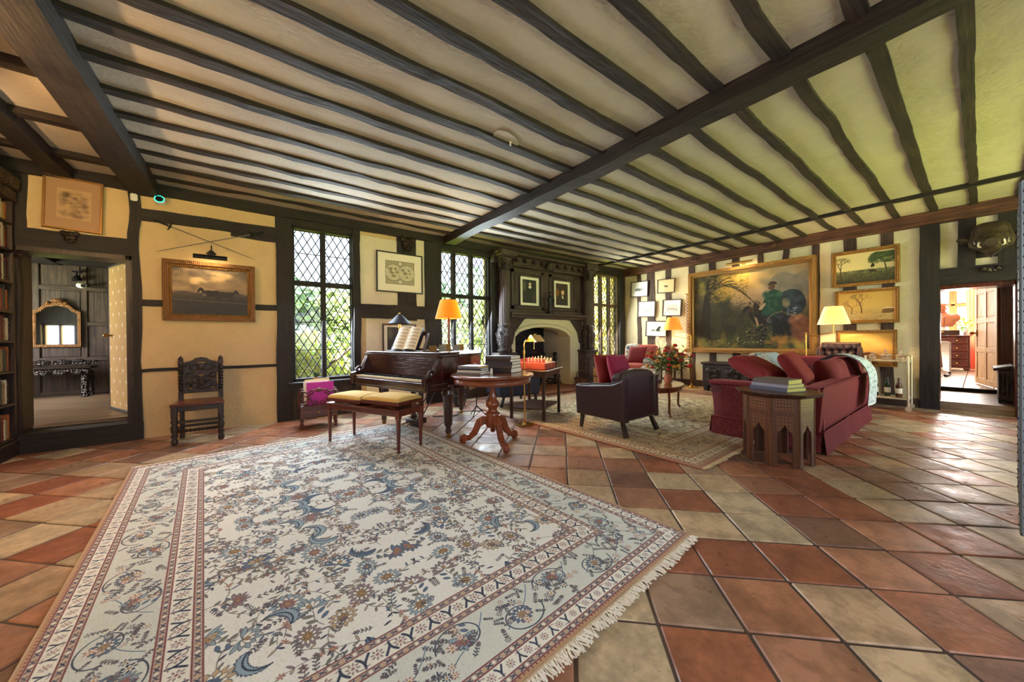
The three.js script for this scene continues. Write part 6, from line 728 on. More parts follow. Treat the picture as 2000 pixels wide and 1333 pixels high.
// music canterbury with papers
{
  const t = thing('music_canterbury', 'carved dark wood music rack with scrolled sides under the window', 'rack', 0.78, 0, -5.43, -0.12);
  part('base', box(0.44, 0.15, 0.3, 0, 0.21, 0, 0.008), M.mahogany, t, 'x'); part('drawer_front', [box(0.36, 0.1, 0.012, 0, 0.21, 0.154, 0.004)], M.mahogany, t, 'x'); part('drawer_knob', sph(0.012, 0, 0.21, 0.168), M.brass, t);
  for (const x of [-1, 1]) for (const z of [-1, 1]) part('leg', turned([[0.012, 0], [0.02, 0.01], [0.012, 0.03], [0.024, 0.05], [0.014, 0.08], [0.024, 0.11], [0.02, 0.135]], 12).translate(x * 0.2, 0, z * 0.13), M.mahogany, t);
  for (const z of [-0.13, 0.14]) { const sc = []; for (const s of [-1, 1]) sc.push(tube([[s * 0.22, 0.28, z], [s * 0.235, 0.42, z], [s * 0.2, 0.485, z], [s * 0.13, 0.47, z], [s * 0.08, 0.5, z], [s * 0.02, 0.49, z]], 0.013, 28), tube([[s * 0.18, 0.3, z], [s * 0.09, 0.36, z], [s * 0.12, 0.42, z], [s * 0.06, 0.47, z]], 0.011, 20), tr(flat(new THREE.TorusGeometry(0.035, 0.009, 6, 14)), s * 0.16, 0.39, z), tr(flat(new THREE.TorusGeometry(0.028, 0.008, 6, 12)), s * 0.045, 0.33, z)); sc.push(sph(0.03, 0, 0.5, z, 1.4, 1, 0.6, 8), bar([-0.21, 0.285, z], [0.21, 0.285, z], 0.011)); part('scroll_side', sc, M.mahogany, t); }
  for (const x of [-0.215, 0.215]) part('side_rail', [bar([x, 0.285, -0.13], [x, 0.285, 0.14], 0.01), bar([x, 0.45, -0.13], [x, 0.45, 0.14], 0.008)], M.mahogany, t, 'z');
  const P = (l, x, z, w, h, th, c, tilt, i) => solo(l[0], l[1], l[2], box(w, h, th, 0, h / 2, 0, 0.002), mat({ color: rgb(...c), roughness: 0.6 }), 'x', [0.78 + x, 0.298, -5.43 + z], -0.12 + tilt, l[3]);
  P(['folder', 'bright magenta card folder standing in the music rack', 'folder'], 0.01, 0.1, 0.32, 0.3, 0.012, [196, 44, 172], 0.0).rotation.x = -0.12;
  [['cream sheet music album beside the magenta folder', -0.02, 0.03, [226, 216, 190]], ['tan sheet music album deepest in the music rack', -0.04, -0.06, [206, 186, 150]], ['white sheet music album behind the magenta folder', -0.05, -0.02, [236, 232, 222]], ['yellowed loose score leaning out of the music rack', 0.04, -0.095, [224, 206, 150]]].forEach(([l, x, z, c], i) => { const o = P(['music_album', l, 'album', 'albums in the music rack'], x * 0.4, z + 0.02, 0.3, 0.27 + 0.02 * i, 0.01, c, 0.02 * i); o.rotation.x = -0.1; o.rotation.z = 0.03 * (i - 1); });
  // jug plant on the sill
  const v = thing('sill_plant', 'small dark green potted plant on the window sill', 'plant', 0.82, 0.55, -5.975); part('pot', lathe([[0.025, 0], [0.035, 0.05], [0.03, 0.055]], 12), M.terra, v); const lv = []; const r = rng(71); for (let i = 0; i < 16; i++) { const a = r() * 6.3; lv.push(tr(sph(0.02, 0, 0.05, 0, 0.6, 2, 0.25, 6), 0, 0.05, 0, 0.3 * (r() - 0.5), a, 0.7 * r())); } part('leaf', lv, mat({ color: rgb(52, 78, 44), roughness: 0.7 }), v);
}
// duet piano bench
{
  const t = thing('piano_bench', 'mahogany duet piano bench with two mustard yellow cushioned seats', 'bench', 1.115, 0.019, -4.02, -64 * D);
  for (const x of [-1, 1]) for (const z of [-1, 1]) part('leg', [turned([[0.012, 0], [0.018, 0.012], [0.013, 0.03], [0.016, 0.05], [0.022, 0.3], [0.026, 0.33], [0.02, 0.345]], 12).translate(x * 0.52, 0, z * 0.16), box(0.05, 0.085, 0.05, x * 0.52, 0.385, z * 0.16, 0.005)], M.mahogany, t);
  part('frame', [box(1.0, 0.06, 0.02, 0, 0.395, 0.165, 0.005), box(1.0, 0.06, 0.02, 0, 0.395, -0.165, 0.005), box(0.02, 0.06, 0.3, -0.525, 0.395, 0, 0.005), box(0.02, 0.06, 0.3, 0.525, 0.395, 0, 0.005), box(1.1, 0.016, 0.38, 0, 0.43, 0, 0.005)], M.mahogany, t, 'x');
  for (const [x, y] of [[-0.275, 0.475], [0.275, 0.49]]) {
    const s = new THREE.Group(); s.name = 'adjustable_seat'; t.add(s);
    part('tray', [box(0.53, 0.04, 0.37, x, y, 0, 0.008)], M.mahogany, s, 'x'); part('cushion', pillow(0.51, 0.085, 0.35, 0.3).translate(x, y + 0.028, 0), M.yellowSeat, s, null);
    part('scissor_lift', [-1, 1].flatMap((q) => [bar([x - 0.18, 0.44, q * 0.14], [x + 0.1, y - 0.02, q * 0.14], 0.008), bar([x + 0.18, 0.44, q * 0.14], [x - 0.1, y - 0.02, q * 0.14], 0.008)]), M.mahogany, s); part('winding_knob', [tr(lathe([[0.008, 0], [0.022, 0.012], [0.022, 0.03], [0.008, 0.04]], 12), x + (x > 0 ? 0.27 : -0.27), y - 0.03, 0, 0, 0, x > 0 ? -Math.PI / 2 : Math.PI / 2)], M.mahogany, s);
  }
}
// grand piano
const PI0 = new THREE.Vector3(1.08, 0, -4.92), PIT = -72.5 * D, onPiano = (X, z, x = X * 0.95) => [PI0.x + x * Math.cos(PIT) + z * Math.sin(PIT), PI0.z - x * Math.sin(PIT) + z * Math.cos(PIT)];
{
  const t = thing('grand_piano', 'dark rosewood grand piano with its lid shut before the window', 'piano', PI0.x, 0, PI0.z, PIT); t.scale.x = 0.95;
  const plan = (e) => [[0.03 - e, 0.2 - e], [1.52 + e, 0.2 - e], [1.52 + e, 0.72], [1.46 + e, 0.95], [1.3 + e, 1.15], [1.12 + e, 1.3], [0.98 + e, 1.46], [0.86 + e, 1.62 + e], [0.66, 1.76 + e], [0.4, 1.8 + e], [0.16 - e, 1.74 + e], [0.03 - e, 1.55 + e]];
  const slab = (e, y0, y1, b) => prism(plan(e).map(([x, y]) => [x, y]), y1 - y0, b).rotateX(-Math.PI / 2).translate(0, (y0 + y1) / 2, 0);
  part('rim', slab(0, 0.63, 0.955, 0.006), M.pianoWood, t, 'x'); part('lid', slab(0.014, 0.96, 0.985, 0.006), M.pianoWood, t, 'x'); part('lid_flap', [box(1.52, 0.022, 0.3, 0.775, 0.997, -0.36, 0.006)], M.pianoWood, t, 'x');
  part('key_bed', [bx(0.0, 1.55, 0.6, 0.665, -0.3, 0.0, 0.008), bx(0.0, 1.55, 0.66, 0.685, -0.05, 0.008, 0.004), bx(0.05, 1.5, 0.572, 0.605, -0.6, -0.04, 0.006)], M.pianoWood, t, 'x');
  part('fallboard', tr(box(1.42, 0.25, 0.025, 0.775, 0.84, -0.212, 0.006), 0, 0, 0, 0), M.pianoWood, t, 'x');
  for (const x of [0.045, 1.505]) part('cheek_block', [prism([[0.02, 0.6], [0.02, 0.74], [-0.06, 0.755], [-0.12, 0.79], [-0.15, 0.86], [-0.2, 0.95], [-0.24, 0.95], [-0.24, 0.6]], 0.07, 0.008).rotateY(-Math.PI / 2).translate(x, 0, 0), tr(flat(new THREE.TorusGeometry(0.03, 0.02, 8, 14)), x, 0.775, -0.09, 0, Math.PI / 2)], M.pianoWood, t);
  const wk = [], bk = []; for (let i = 0; i < 52; i++) { wk.push(box(0.0245, 0.02, 0.145, 0.095 + i * 0.0265, 0.7, -0.1)); if ([0, 2, 3, 5, 6].includes(i % 7) && i < 51) bk.push(box(0.012, 0.02, 0.09, 0.108 + i * 0.0265, 0.716, -0.13)); }
  part('white_keys', wk, mat({ color: rgb(236, 228, 206), roughness: 0.3 }), t, 'x').userData.kind = 'stuff'; part('black_keys', bk, M.black, t, 'x').userData.kind = 'stuff';
  const lp = [[0.03, 0], [0.04, 0.02], [0.03, 0.06], [0.035, 0.08], [0.05, 0.1], [0.06, 0.36], [0.07, 0.44], [0.085, 0.47], [0.06, 0.5], [0.075, 0.53], [0.075, 0.57], [0.065, 0.6], [0.065, 0.63]];
  for (const [x, z] of [[0.13, -0.4], [1.44, -0.4], [0.55, -1.5]]) { const l = part('leg', turned(lp, 8).translate(x, 0.06, z), M.pianoWood, t); part('castor', [tr(cyl(0.028, 0.028, 0.025, 0, -0.0125, 0, 14), x, 0.03, z, 0, 0, Math.PI / 2), box(0.03, 0.05, 0.04, x, 0.05, z)], M.agedBrass, l); }
  const ly = part('pedal_lyre', [box(0.26, 0.07, 0.16, 0.76, 0.12, -0.46, 0.015), box(0.06, 0.5, 0.05, 0.68, 0.38, -0.48, 0.012), box(0.06, 0.5, 0.05, 0.84, 0.38, -0.48, 0.012), box(0.2, 0.06, 0.1, 0.76, 0.062, -0.46, 0.02), bar([0.7, 0.15, -0.5], [0.7, 0.6, -0.85], 0.008), bar([0.82, 0.15, -0.5], [0.82, 0.6, -0.85], 0.008)], M.pianoWood, t); for (const x of [0.71, 0.81]) part('pedal', tr(box(0.03, 0.012, 0.14, 0, 0, 0, 0.005), x, 0.1, -0.33, 0.08), M.brass, ly);
  // music desk
  const d = part('music_desk', [tr(prism([[-0.36, 0], [0.36, 0], [0.34, 0.24], [0.2, 0.28], [0, 0.3], [-0.2, 0.28], [-0.34, 0.24]], 0.016, 0.004, [[[-0.3, 0.04], [-0.3, 0.2], [-0.22, 0.22], [-0.22, 0.04]], [[0.22, 0.04], [0.22, 0.22], [0.3, 0.2], [0.3, 0.04]]]), 0.72, 1.01, -0.36, -0.42), box(0.76, 0.016, 0.07, 0.72, 1.012, -0.34, 0.004)], M.tableDark, t, 'x');
  // open score
  const score = canvasTex(512, 384, (c, w, h) => { c.fillStyle = '#efe3cb'; c.fillRect(0, 0, w, h); c.strokeStyle = '#5a4a3c'; c.fillStyle = '#3c3028'; const r = rng(81); for (let s = 0; s < 6; s++) for (let p = 0; p < 2; p++) { const y0 = 26 + s * 58, x0 = 22 + p * 256; for (let l = 0; l < 5; l++) { c.lineWidth = 1; c.beginPath(); c.moveTo(x0, y0 + l * 7); c.lineTo(x0 + 212, y0 + l * 7); c.stroke(); } for (let n = 0; n < 24; n++) { const x = x0 + 8 + n * 8.6, y = y0 + r() * 28; c.beginPath(); c.ellipse(x, y, 3.2, 2.4, -0.4, 0, 7); c.fill(); c.fillRect(x + 2.4, y - 15, 1.2, 15); } } });
  const bkT = thing('open_score', 'open book of sheet music propped on the piano desk', 'book'); { const [x, z] = onPiano(0.7, -0.335); bkT.position.set(x, 1.025, z); bkT.rotation.y = PIT; }
  part('pages', tr(grid(24, 6, (u, v) => [(u - 0.5) * 0.46, v * 0.3, 0.012 + 0.035 * Math.sin(Math.abs(u - 0.5) * 2 * Math.PI) * 1.0]), 0, 0, 0.01, -0.42), mat({ map: score, roughness: 0.85, side: THREE.DoubleSide }), bkT, null); part('cover', tr(box(0.48, 0.31, 0.006, 0, 0.155, 0), 0, 0, 0.004, -0.42), M.navy, bkT);
  // lamp with a dark coolie shade at the bass end
  const ln = thing('piano_lamp', 'brass column lamp with a black coolie shade beside the score', 'lamp'); { const [x, z] = onPiano(0.2, -0.62); ln.position.set(x, 0.987, z); }
  part('base', lathe([[0.075, 0], [0.075, 0.015], [0.05, 0.03], [0.016, 0.05], [0.014, 0.1], [0.02, 0.12], [0.013, 0.14], [0.013, 0.33], [0.02, 0.34], [0.016, 0.4]], 18), M.brass, ln); part('shade', lathe([[0.16, 0.4], [0.155, 0.405], [0.03, 0.525], [0.025, 0.525], [0.15, 0.398]], 28), M.navy, ln); part('finial', sph(0.014, 0, 0.54, 0), M.brass, ln);
  // things on the lid
  const [lx, lz] = onPiano(0.55, -1.25), lamp = thing('table_lamp', 'tall brass column lamp with a glowing orange shade on the piano', 'lamp', lx, 0.987, lz);
  part('base', lathe([[0.085, 0], [0.085, 0.02], [0.05, 0.035], [0.02, 0.06], [0.018, 0.12], [0.028, 0.14], [0.02, 0.16], [0.02, 0.42], [0.026, 0.44], [0.01, 0.48], [0.01, 0.56]], 18), M.walnutRed, lamp);
  const shadeM = mat({ color: rgb(228, 112, 18), roughness: 0.9, transmission: 0.5, thickness: 0, side: THREE.DoubleSide });
  part('shade', flat(new THREE.CylinderGeometry(0.125, 0.2, 0.27, 32, 1, true)).translate(0, 0.62, 0), shadeM, lamp); part('shade_ring', [tr(flat(new THREE.TorusGeometry(0.2, 0.004, 6, 32)).rotateX(Math.PI / 2), 0, 0.485, 0), tr(flat(new THREE.TorusGeometry(0.125, 0.004, 6, 32)).rotateX(Math.PI / 2), 0, 0.755, 0)], M.brass, lamp);
  bulb(lamp, 0, 0.6, 0, 3.2);
  const sv = (l, x, z, g, m, y = 0.987) => { const [a, b] = onPiano(x, z); return solo(l[0], l[1], l[2], g, m, 'y', [a, y, b], PIT, l[3]); };
  sv(['silver_tray', 'silver tray lying on the piano lid', 'tray'], 0.42, -0.95, [cyl(0.2, 0.21, 0.012, 0, 0, 0, 28), tr(flat(new THREE.TorusGeometry(0.205, 0.008, 6, 32)).rotateX(Math.PI / 2), 0, 0.014, 0)], M.silver);
  sv(['metronome_box', 'low dark case on the piano beside the orange shaded lamp', 'box'], 0.3, -1.45, [box(0.3, 0.05, 0.2, 0, 0.025, 0, 0.006)], M.tableDark);
  for (let i = 0; i < 5; i++) sv(['photo_frame', 'small photograph frame standing ' + ['first', 'second', 'third', 'fourth', 'fifth'][i] + ' along the piano lid behind the score', 'frame', 'photograph frames on the piano'], 0.8 + 0.05 * (i % 2), -0.72 - i * 0.13, [tr(box(0.1, 0.075 + 0.02 * (i % 3), 0.008, 0, 0.04, 0, 0.002), 0, 0, 0, -0.2, 0.8)], i % 2 ? M.silver : M.agedBrass, 0.998);
}
function bulb(parent, x, y, z, k, col = [1, 0.66, 0.3], r = 0.035) {
  const c = new THREE.Color().setRGB(...col); part('bulb', sph(r, x, y, z, 1, 1.2, 1, 12), mat({ color: 0xffffff, emissive: c, emissiveIntensity: 4 }), parent);
  const l = new THREE.PointLight(c, k, 0, 2); l.position.set(x, y, z); l.castShadow = true; l.shadow.radius = 1.5; parent.add(l); return l;
}
// round tripod table
{
  const t = thing('tripod_table', 'round reddish walnut tripod table stacked with books', 'table', 2.145, 0.0, -3.21);
  part('top', [lathe([[0.001, 0.745], [0.43, 0.745], [0.45, 0.755], [0.455, 0.765], [0.45, 0.775], [0.44, 0.78], [0.001, 0.78]], 48), lathe([[0.36, 0.675], [0.41, 0.68], [0.42, 0.7], [0.415, 0.745], [0.36, 0.745]], 48)], M.walnutRed, t, 'x');
  part('pedestal', turned([[0.001, 0.13], [0.02, 0.14], [0.03, 0.16], [0.02, 0.18], [0.075, 0.2], [0.08, 0.3], [0.07, 0.32], [0.085, 0.34], [0.06, 0.36], [0.045, 0.39], [0.075, 0.43], [0.075, 0.46], [0.045, 0.5], [0.035, 0.56], [0.03, 0.64], [0.06, 0.68]], 22), M.walnutRed, t);
  for (const [dx, dz] of [[-0.07, 0.38], [-0.255, -0.26], [0.333, -0.05]]) { const a = Math.atan2(-dz, dx); part('leg', tr(prism([[0.04, 0.3], [0.12, 0.31], [0.2, 0.27], [0.25, 0.16], [0.3, 0.1], [0.37, 0.1], [0.41, 0.08], [0.42, 0.03], [0.39, 0], [0.35, 0.0], [0.34, 0.03], [0.28, 0.04], [0.2, 0.1], [0.15, 0.19], [0.1, 0.22], [0.04, 0.2]], 0.055, 0.014), 0, 0, 0, 0, a, 0, [0.9, 1, 1]), M.walnutRed, t, 'x'); }
}
// a book: covers, pages; lies flat, spine along local -z
function book(label, x, y, z, w, th, d, turn, cover, group, page = M.paper) {
  const t = thing('book', label, 'book', x, y, z, turn, group);
  part('cover', [box(w, 0.003, d, 0, 0.0015, 0), box(w, 0.003, d, 0, th - 0.0015, 0), box(w, th, 0.004, 0, th / 2, d / 2 - 0.002, 0.001)], cover, t, 'x'); part('pages', box(w - 0.012, th - 0.006, d - 0.012, 0, th / 2, -0.002), page, t, 'x'); return y + th;
}
const BM = [[38, 34, 44], [70, 66, 74], [54, 58, 76], [120, 126, 140], [150, 120, 84], [210, 196, 160], [44, 60, 84], [150, 60, 50], [96, 108, 96], [226, 222, 212]].map((c) => mat({ color: rgb(...c), roughness: 0.5 }));
{
  let y = 0.782; [['lowest dark art book in the tall stack on the round table', 0.05, 0], ['second dark art book in the tall stack on the round table', 0.035, 1], ['middle dark art book in the tall stack on the round table', 0.034, 2], ['upper dark art book in the tall stack on the round table', 0.03, 0], ['topmost book of the tall stack on the round table', 0.034, 1]].forEach(([l, h, m], i) => { y = book(l, 2.33, y, -3.26, 0.34 - i * 0.006, h, 0.25, -1.1 + 0.05 * ((i * 7) % 3 - 1), BM[m], 'tall book stack on the round table'); });
  y = 0.782; [['lowest grey paperback in the low stack on the round table', 0.022, 3], ['second pale paperback in the low stack on the round table', 0.02, 9], ['blue paperback in the low stack on the round table', 0.02, 6], ['topmost tan edged paperback in the low stack on the round table', 0.026, 3]].forEach(([l, h, m], i) => { y = book(l, 1.96, y, -3.3, 0.3 - i * 0.012, h, 0.21, -1.0 + 0.1 * ((i * 5) % 3 - 1), BM[m], 'low book stack on the round table', i === 3 ? mat({ color: rgb(206, 164, 110), roughness: 0.9 }) : M.paper); });
  solo('glass_tumbler', 'small clear glass tumbler at the back of the round table', 'glass', lathe([[0.001, 0.004], [0.03, 0.004], [0.034, 0.1], [0.032, 0.1], [0.028, 0.01]], 18), M.clear, 'y', [2.12, 0.782, -3.52]);
  solo('ceramic_bird', 'small white ceramic bird at the back of the round table', 'ornament', [sph(0.035, 0, 0.03, 0, 1.4, 0.8, 0.8, 12), sph(0.02, 0.045, 0.052, 0, 1, 1, 1, 10), tr(sph(0.02, 0, 0, 0, 1.8, 0.4, 0.8, 8), -0.05, 0.045, 0, 0, 0, -0.4)], M.white, 'y', [2.24, 0.782, -3.5]);
  solo('white_candle', 'short white candle stub between the two book stacks', 'candle', [cyl(0.014, 0.013, 0.06, 0, 0, 0, 12), bar([0, 0.06, 0], [0, 0.072, 0], 0.0015, 5)], M.white, 'y', [2.06, 0.782, -3.1]);
  for (const [x, z, l] of [[2.2, -3.48, 'dark folded spectacles case behind the tall book stack']]) solo('spectacles_case', l, 'case', box(0.15, 0.04, 0.06, 0, 0.02, 0, 0.015), M.leather, 'x', [x - 0.02, 0.782, z + 0.06], 0.4);
}
// chess table
const CT = [3.43, -3.97, 27.7 * D];
{
  const t = thing('chess_table', 'dark rectangular side table with fretted corner brackets and a shelf', 'table', CT[0], 0.019, CT[1], CT[2]);
  part('top', [box(0.78, 0.025, 0.6, 0, 0.685, 0, 0.006), box(0.7, 0.07, 0.52, 0, 0.64, 0, 0.004)], M.tableDark, t, 'x');
  for (const x of [-1, 1]) for (const z of [-1, 1]) { part('leg', box(0.04, 0.61, 0.04, x * 0.335, 0.305, z * 0.245, 0.004), M.tableDark, t); part('bracket', [prism([[0, 0], [-x * 0.11, 0], [-x * 0.09, -0.03], [-x * 0.05, -0.04], [-x * 0.03, -0.1], [0, -0.12]].map((p) => p), 0.014, 0.002).translate(x * 0.315, 0.605, z * 0.25)], M.tableDark, t); }
  part('shelf', box(0.7, 0.016, 0.5, 0, 0.16, 0, 0.004), M.tableDark, t, 'x');
  const redwood = mat({ color: rgb(172, 74, 56), roughness: 0.35 }), cb = thing('chess_board', 'red wooden chess box board on the dark side table', 'board', CT[0], 0.718, CT[1], CT[2]);
  part('box', box(0.46, 0.09, 0.46, 0, 0.045, 0, 0.006), redwood, cb, 'x'); const sq = new THREE.BoxGeometry(0.05, 0.003, 0.05); for (let i = 0; i < 8; i++) for (let j = 0; j < 8; j++) { const o = new THREE.Mesh(sq, (i + j) & 1 ? BM[5] : redwood); o.name = 'square'; o.position.set((i - 3.5) * 0.051, 0.0915, (j - 3.5) * 0.051); cb.add(o); } part('box_knob', [sph(0.012, 0, 0.05, 0.24), sph(0.012, 0.24, 0.05, 0), sph(0.012, -0.24, 0.05, 0)], M.brass, cb);
  const prof = { pawn: [[0.015, 0], [0.015, 0.006], [0.008, 0.014], [0.006, 0.026], [0.011, 0.032], [0.009, 0.042], [0.001, 0.046]], rook: [[0.016, 0], [0.016, 0.008], [0.01, 0.016], [0.009, 0.04], [0.013, 0.044], [0.013, 0.054], [0.001, 0.052]], knight: [[0.016, 0], [0.016, 0.008], [0.01, 0.014], [0.008, 0.024], [0.013, 0.036], [0.011, 0.05], [0.004, 0.058], [0.001, 0.058]], bishop: [[0.016, 0], [0.016, 0.008], [0.009, 0.016], [0.007, 0.042], [0.011, 0.048], [0.009, 0.06], [0.003, 0.068], [0.001, 0.07]], queen: [[0.017, 0], [0.017, 0.009], [0.009, 0.018], [0.008, 0.054], [0.014, 0.068], [0.006, 0.07], [0.005, 0.076], [0.001, 0.078]], king: [[0.018, 0], [0.018, 0.01], [0.01, 0.02], [0.009, 0.06], [0.014, 0.074], [0.009, 0.08], [0.003, 0.084], [0.003, 0.098], [0.001, 0.098]] };
  const gs = Object.fromEntries(Object.entries(prof).map(([k, p]) => [k, lathe(p, 10)])), ivory = mat({ color: rgb(240, 222, 178), roughness: 0.35 }), redp = mat({ color: rgb(176, 42, 40), roughness: 0.35 }), row = ['rook', 'knight', 'bishop', 'queen', 'king', 'bishop', 'knight', 'rook'];
  for (const [m, c, i0, i1] of [[redp, 'red', 0, 1], [ivory, 'ivory', 7, 6]]) for (let j = 0; j < 8; j++) for (const [k, i] of [[row[j], i0], ['pawn', i1]]) { const o = new THREE.Mesh(gs[k], m), lx = (i - 3.5) * 0.051, lz = (j - 3.5) * 0.051; o.name = numbered('chess_' + k); o.position.set(CT[0] + lx * Math.cos(CT[2]) + lz * Math.sin(CT[2]), 0.8125, CT[1] - lx * Math.sin(CT[2]) + lz * Math.cos(CT[2])); o.userData = { label: `${c} carved chess ${k} standing on the red chess box`, category: 'chess piece', group: `${c} chess ${k} set` }; o.castShadow = o.receiveShadow = true; scene.add(o); }
}
// brass reading lamp
{
  const t = thing('reading_lamp', 'brass pharmacy floor lamp with a lit tent shaped shade', 'lamp', 2.96, 0.001, -3.66);
  part('base', [box(0.22, 0.02, 0.14, 0, 0.01, 0, 0.006), lathe([[0.03, 0.02], [0.02, 0.05], [0.01, 0.06]], 14)], M.brass, t); part('pole', [bar([0, 0.05, 0], [0, 1.0, 0], 0.011, 10), cyl(0.016, 0.016, 0.05, 0, 0.95, 0, 10), tube([[0, 1.0, 0], [0.0, 1.08, 0], [0.03, 1.13, 0], [0.09, 1.145, 0], [0.13, 1.15, 0]], 0.008, 16)], M.brass, t);
  const sm2 = new THREE.MeshStandardMaterial({ color: rgb(214, 168, 84), metalness: 0.85, roughness: 0.32, side: THREE.DoubleSide }); part('shade', [tr(flat(new THREE.PlaneGeometry(0.26, 0.12)), 0, 0, 0.042, -0.7), tr(flat(new THREE.PlaneGeometry(0.26, 0.12)), 0, 0, -0.042, 0.7)].map((g) => tr(g, 0.2, 1.16, 0, 0, 0.35)), sm2, t); part('finial', sph(0.012, 0.2, 1.21, 0), M.brass, t); part('pull_chain', [bar([0.15, 1.13, 0.03], [0.15, 1.03, 0.03], 0.0025, 5), sph(0.009, 0.15, 1.02, 0.03)], M.brass, t);
  bulb(t, 0.2, 1.135, 0, 1.2, [1, 0.62, 0.24], 0.024);
}
// leather armchairs
function armchair(name, label, x, z, turn, m, legs) {
  const t = thing(name, label, 'armchair', x, 0.036, z, turn);                 // faces local +z
  part('base', soft(0.62, 0.17, 0.62, 0, 0.255, 0.02, 0.03), m, t);
  part('back', [tr((() => { const o = []; for (let i = 0; i <= 14; i++) { const u = i / 14 * 2 - 1; o.push([-u * 0.345, 0.64 + 0.085 * Math.pow(Math.max(0, 1 - u * u), 0.5)]); } return prism([[-0.33, 0.14], [0.33, 0.14], ...o], 0.15, 0.035); })(), 0, 0.03, -0.31, 0.1)], m, t);
  for (const s of [-1, 1]) part('arm', [prism([[-0.37, 0.17], [0.35, 0.17], [0.37, 0.5], [0.35, 0.55], [0.1, 0.565], [-0.2, 0.6], [-0.36, 0.66]], 0.11, 0.03).rotateY(-Math.PI / 2).scale(1, 1, 1).translate(s * 0.3, 0, 0)], m, t);
  part('seat_cushion', soft(0.5, 0.15, 0.56, 0, 0.4, 0.05, 0.055), m, t); for (const s of [-1, 1]) part('piping', tube([[s * 0.35, 0.52, 0.36], [s * 0.352, 0.57, 0.1], [s * 0.352, 0.6, -0.2], [s * 0.345, 0.64, -0.34]], 0.007, 16, 5), m, t);
  for (const sx of [-1, 1]) { part('leg', bar([sx * 0.29, 0.18, 0.29], [sx * 0.3, 0, 0.31], 0.03, 4, 0.022), legs, t); part('leg', bar([sx * 0.28, 0.19, -0.28], [sx * 0.31, 0, -0.36], 0.024, 4, 0.034), legs, t); }
  for (const c of t.children) if (c.name === 'leg') c.geometry.computeVertexNormals();
  return t;
}
armchair('leather_armchair', 'dark leather tub armchair holding crimson cushions, back to the viewer', 3.68, -2.73, Math.PI, M.leather, M.oakDark);
armchair('leather_armchair', 'navy leather armchair behind the chess table by the hearth', 3.72, -4.93, 78 * D, M.navy, M.oakDark);
solo('cushion', 'crimson velvet cushion upright in the dark leather armchair', 'cushion', tr(pillow(0.4, 0.15, 0.4), 0, 0, 0, 1.3, 0.12), M.crimson, null, [3.67, 0.75, -2.67]);
solo('cushion', 'red cushion leaning behind the crimson one in the armchair', 'cushion', tr(pillow(0.4, 0.13, 0.4), 0, 0, 0, 1.3, -0.12), M.velvet, null, [3.7, 0.75, -2.86]);
// things below the piano window: trailing pot and cables seen under the tables
{ const r = rng(91), t = thing('dried_flowers', 'pot of dried brown seed heads on the floor behind the tables', 'plant', 2.95, 0, -5.45); part('pot', lathe([[0.09, 0], [0.13, 0.14], [0.12, 0.2], [0.1, 0.2]], 16), M.black, t); const st = [], hd = []; for (let i = 0; i < 46; i++) { const a = r() * 6.3, q = 0.3 * r(), e = [q * Math.cos(a), 0.3 + 0.28 * r(), q * Math.sin(a)]; st.push(bar([0, 0.18, 0], e, 0.003, 4)); hd.push(sph(0.02 + 0.016 * r(), ...e, 1, 1, 1, 6)); } part('stem', st, M.oakDark, t); part('seed_heads', hd, mat({ color: rgb(150, 120, 88), roughness: 0.95 }), t).userData.kind = 'stuff'; }
solo('floor_cable', 'thin dark cable trailing on the tiles below the piano', 'cable', tube([[2.2, 0.012, -4.9], [2.5, 0.012, -4.75], [2.7, 0.012, -4.95], [3.0, 0.012, -4.8], [3.1, 0.012, -5.1]], 0.008, 40, 6), M.black, 'x');
{ const t = thing('music_stand_base', 'black folding stand feet on the tiles behind the round table', 'stand', 2.75, 0, -4.55); for (let k = 0; k < 3; k++) part('leg', bar([0, 0.16, 0], [0.14 * Math.cos(k * 2.09 + 0.4), 0.008, 0.14 * Math.sin(k * 2.09 + 0.4)], 0.007, 6), M.iron, t); part('post', bar([0, 0.14, 0], [0, 0.6, 0], 0.008, 8), M.iron, t); }

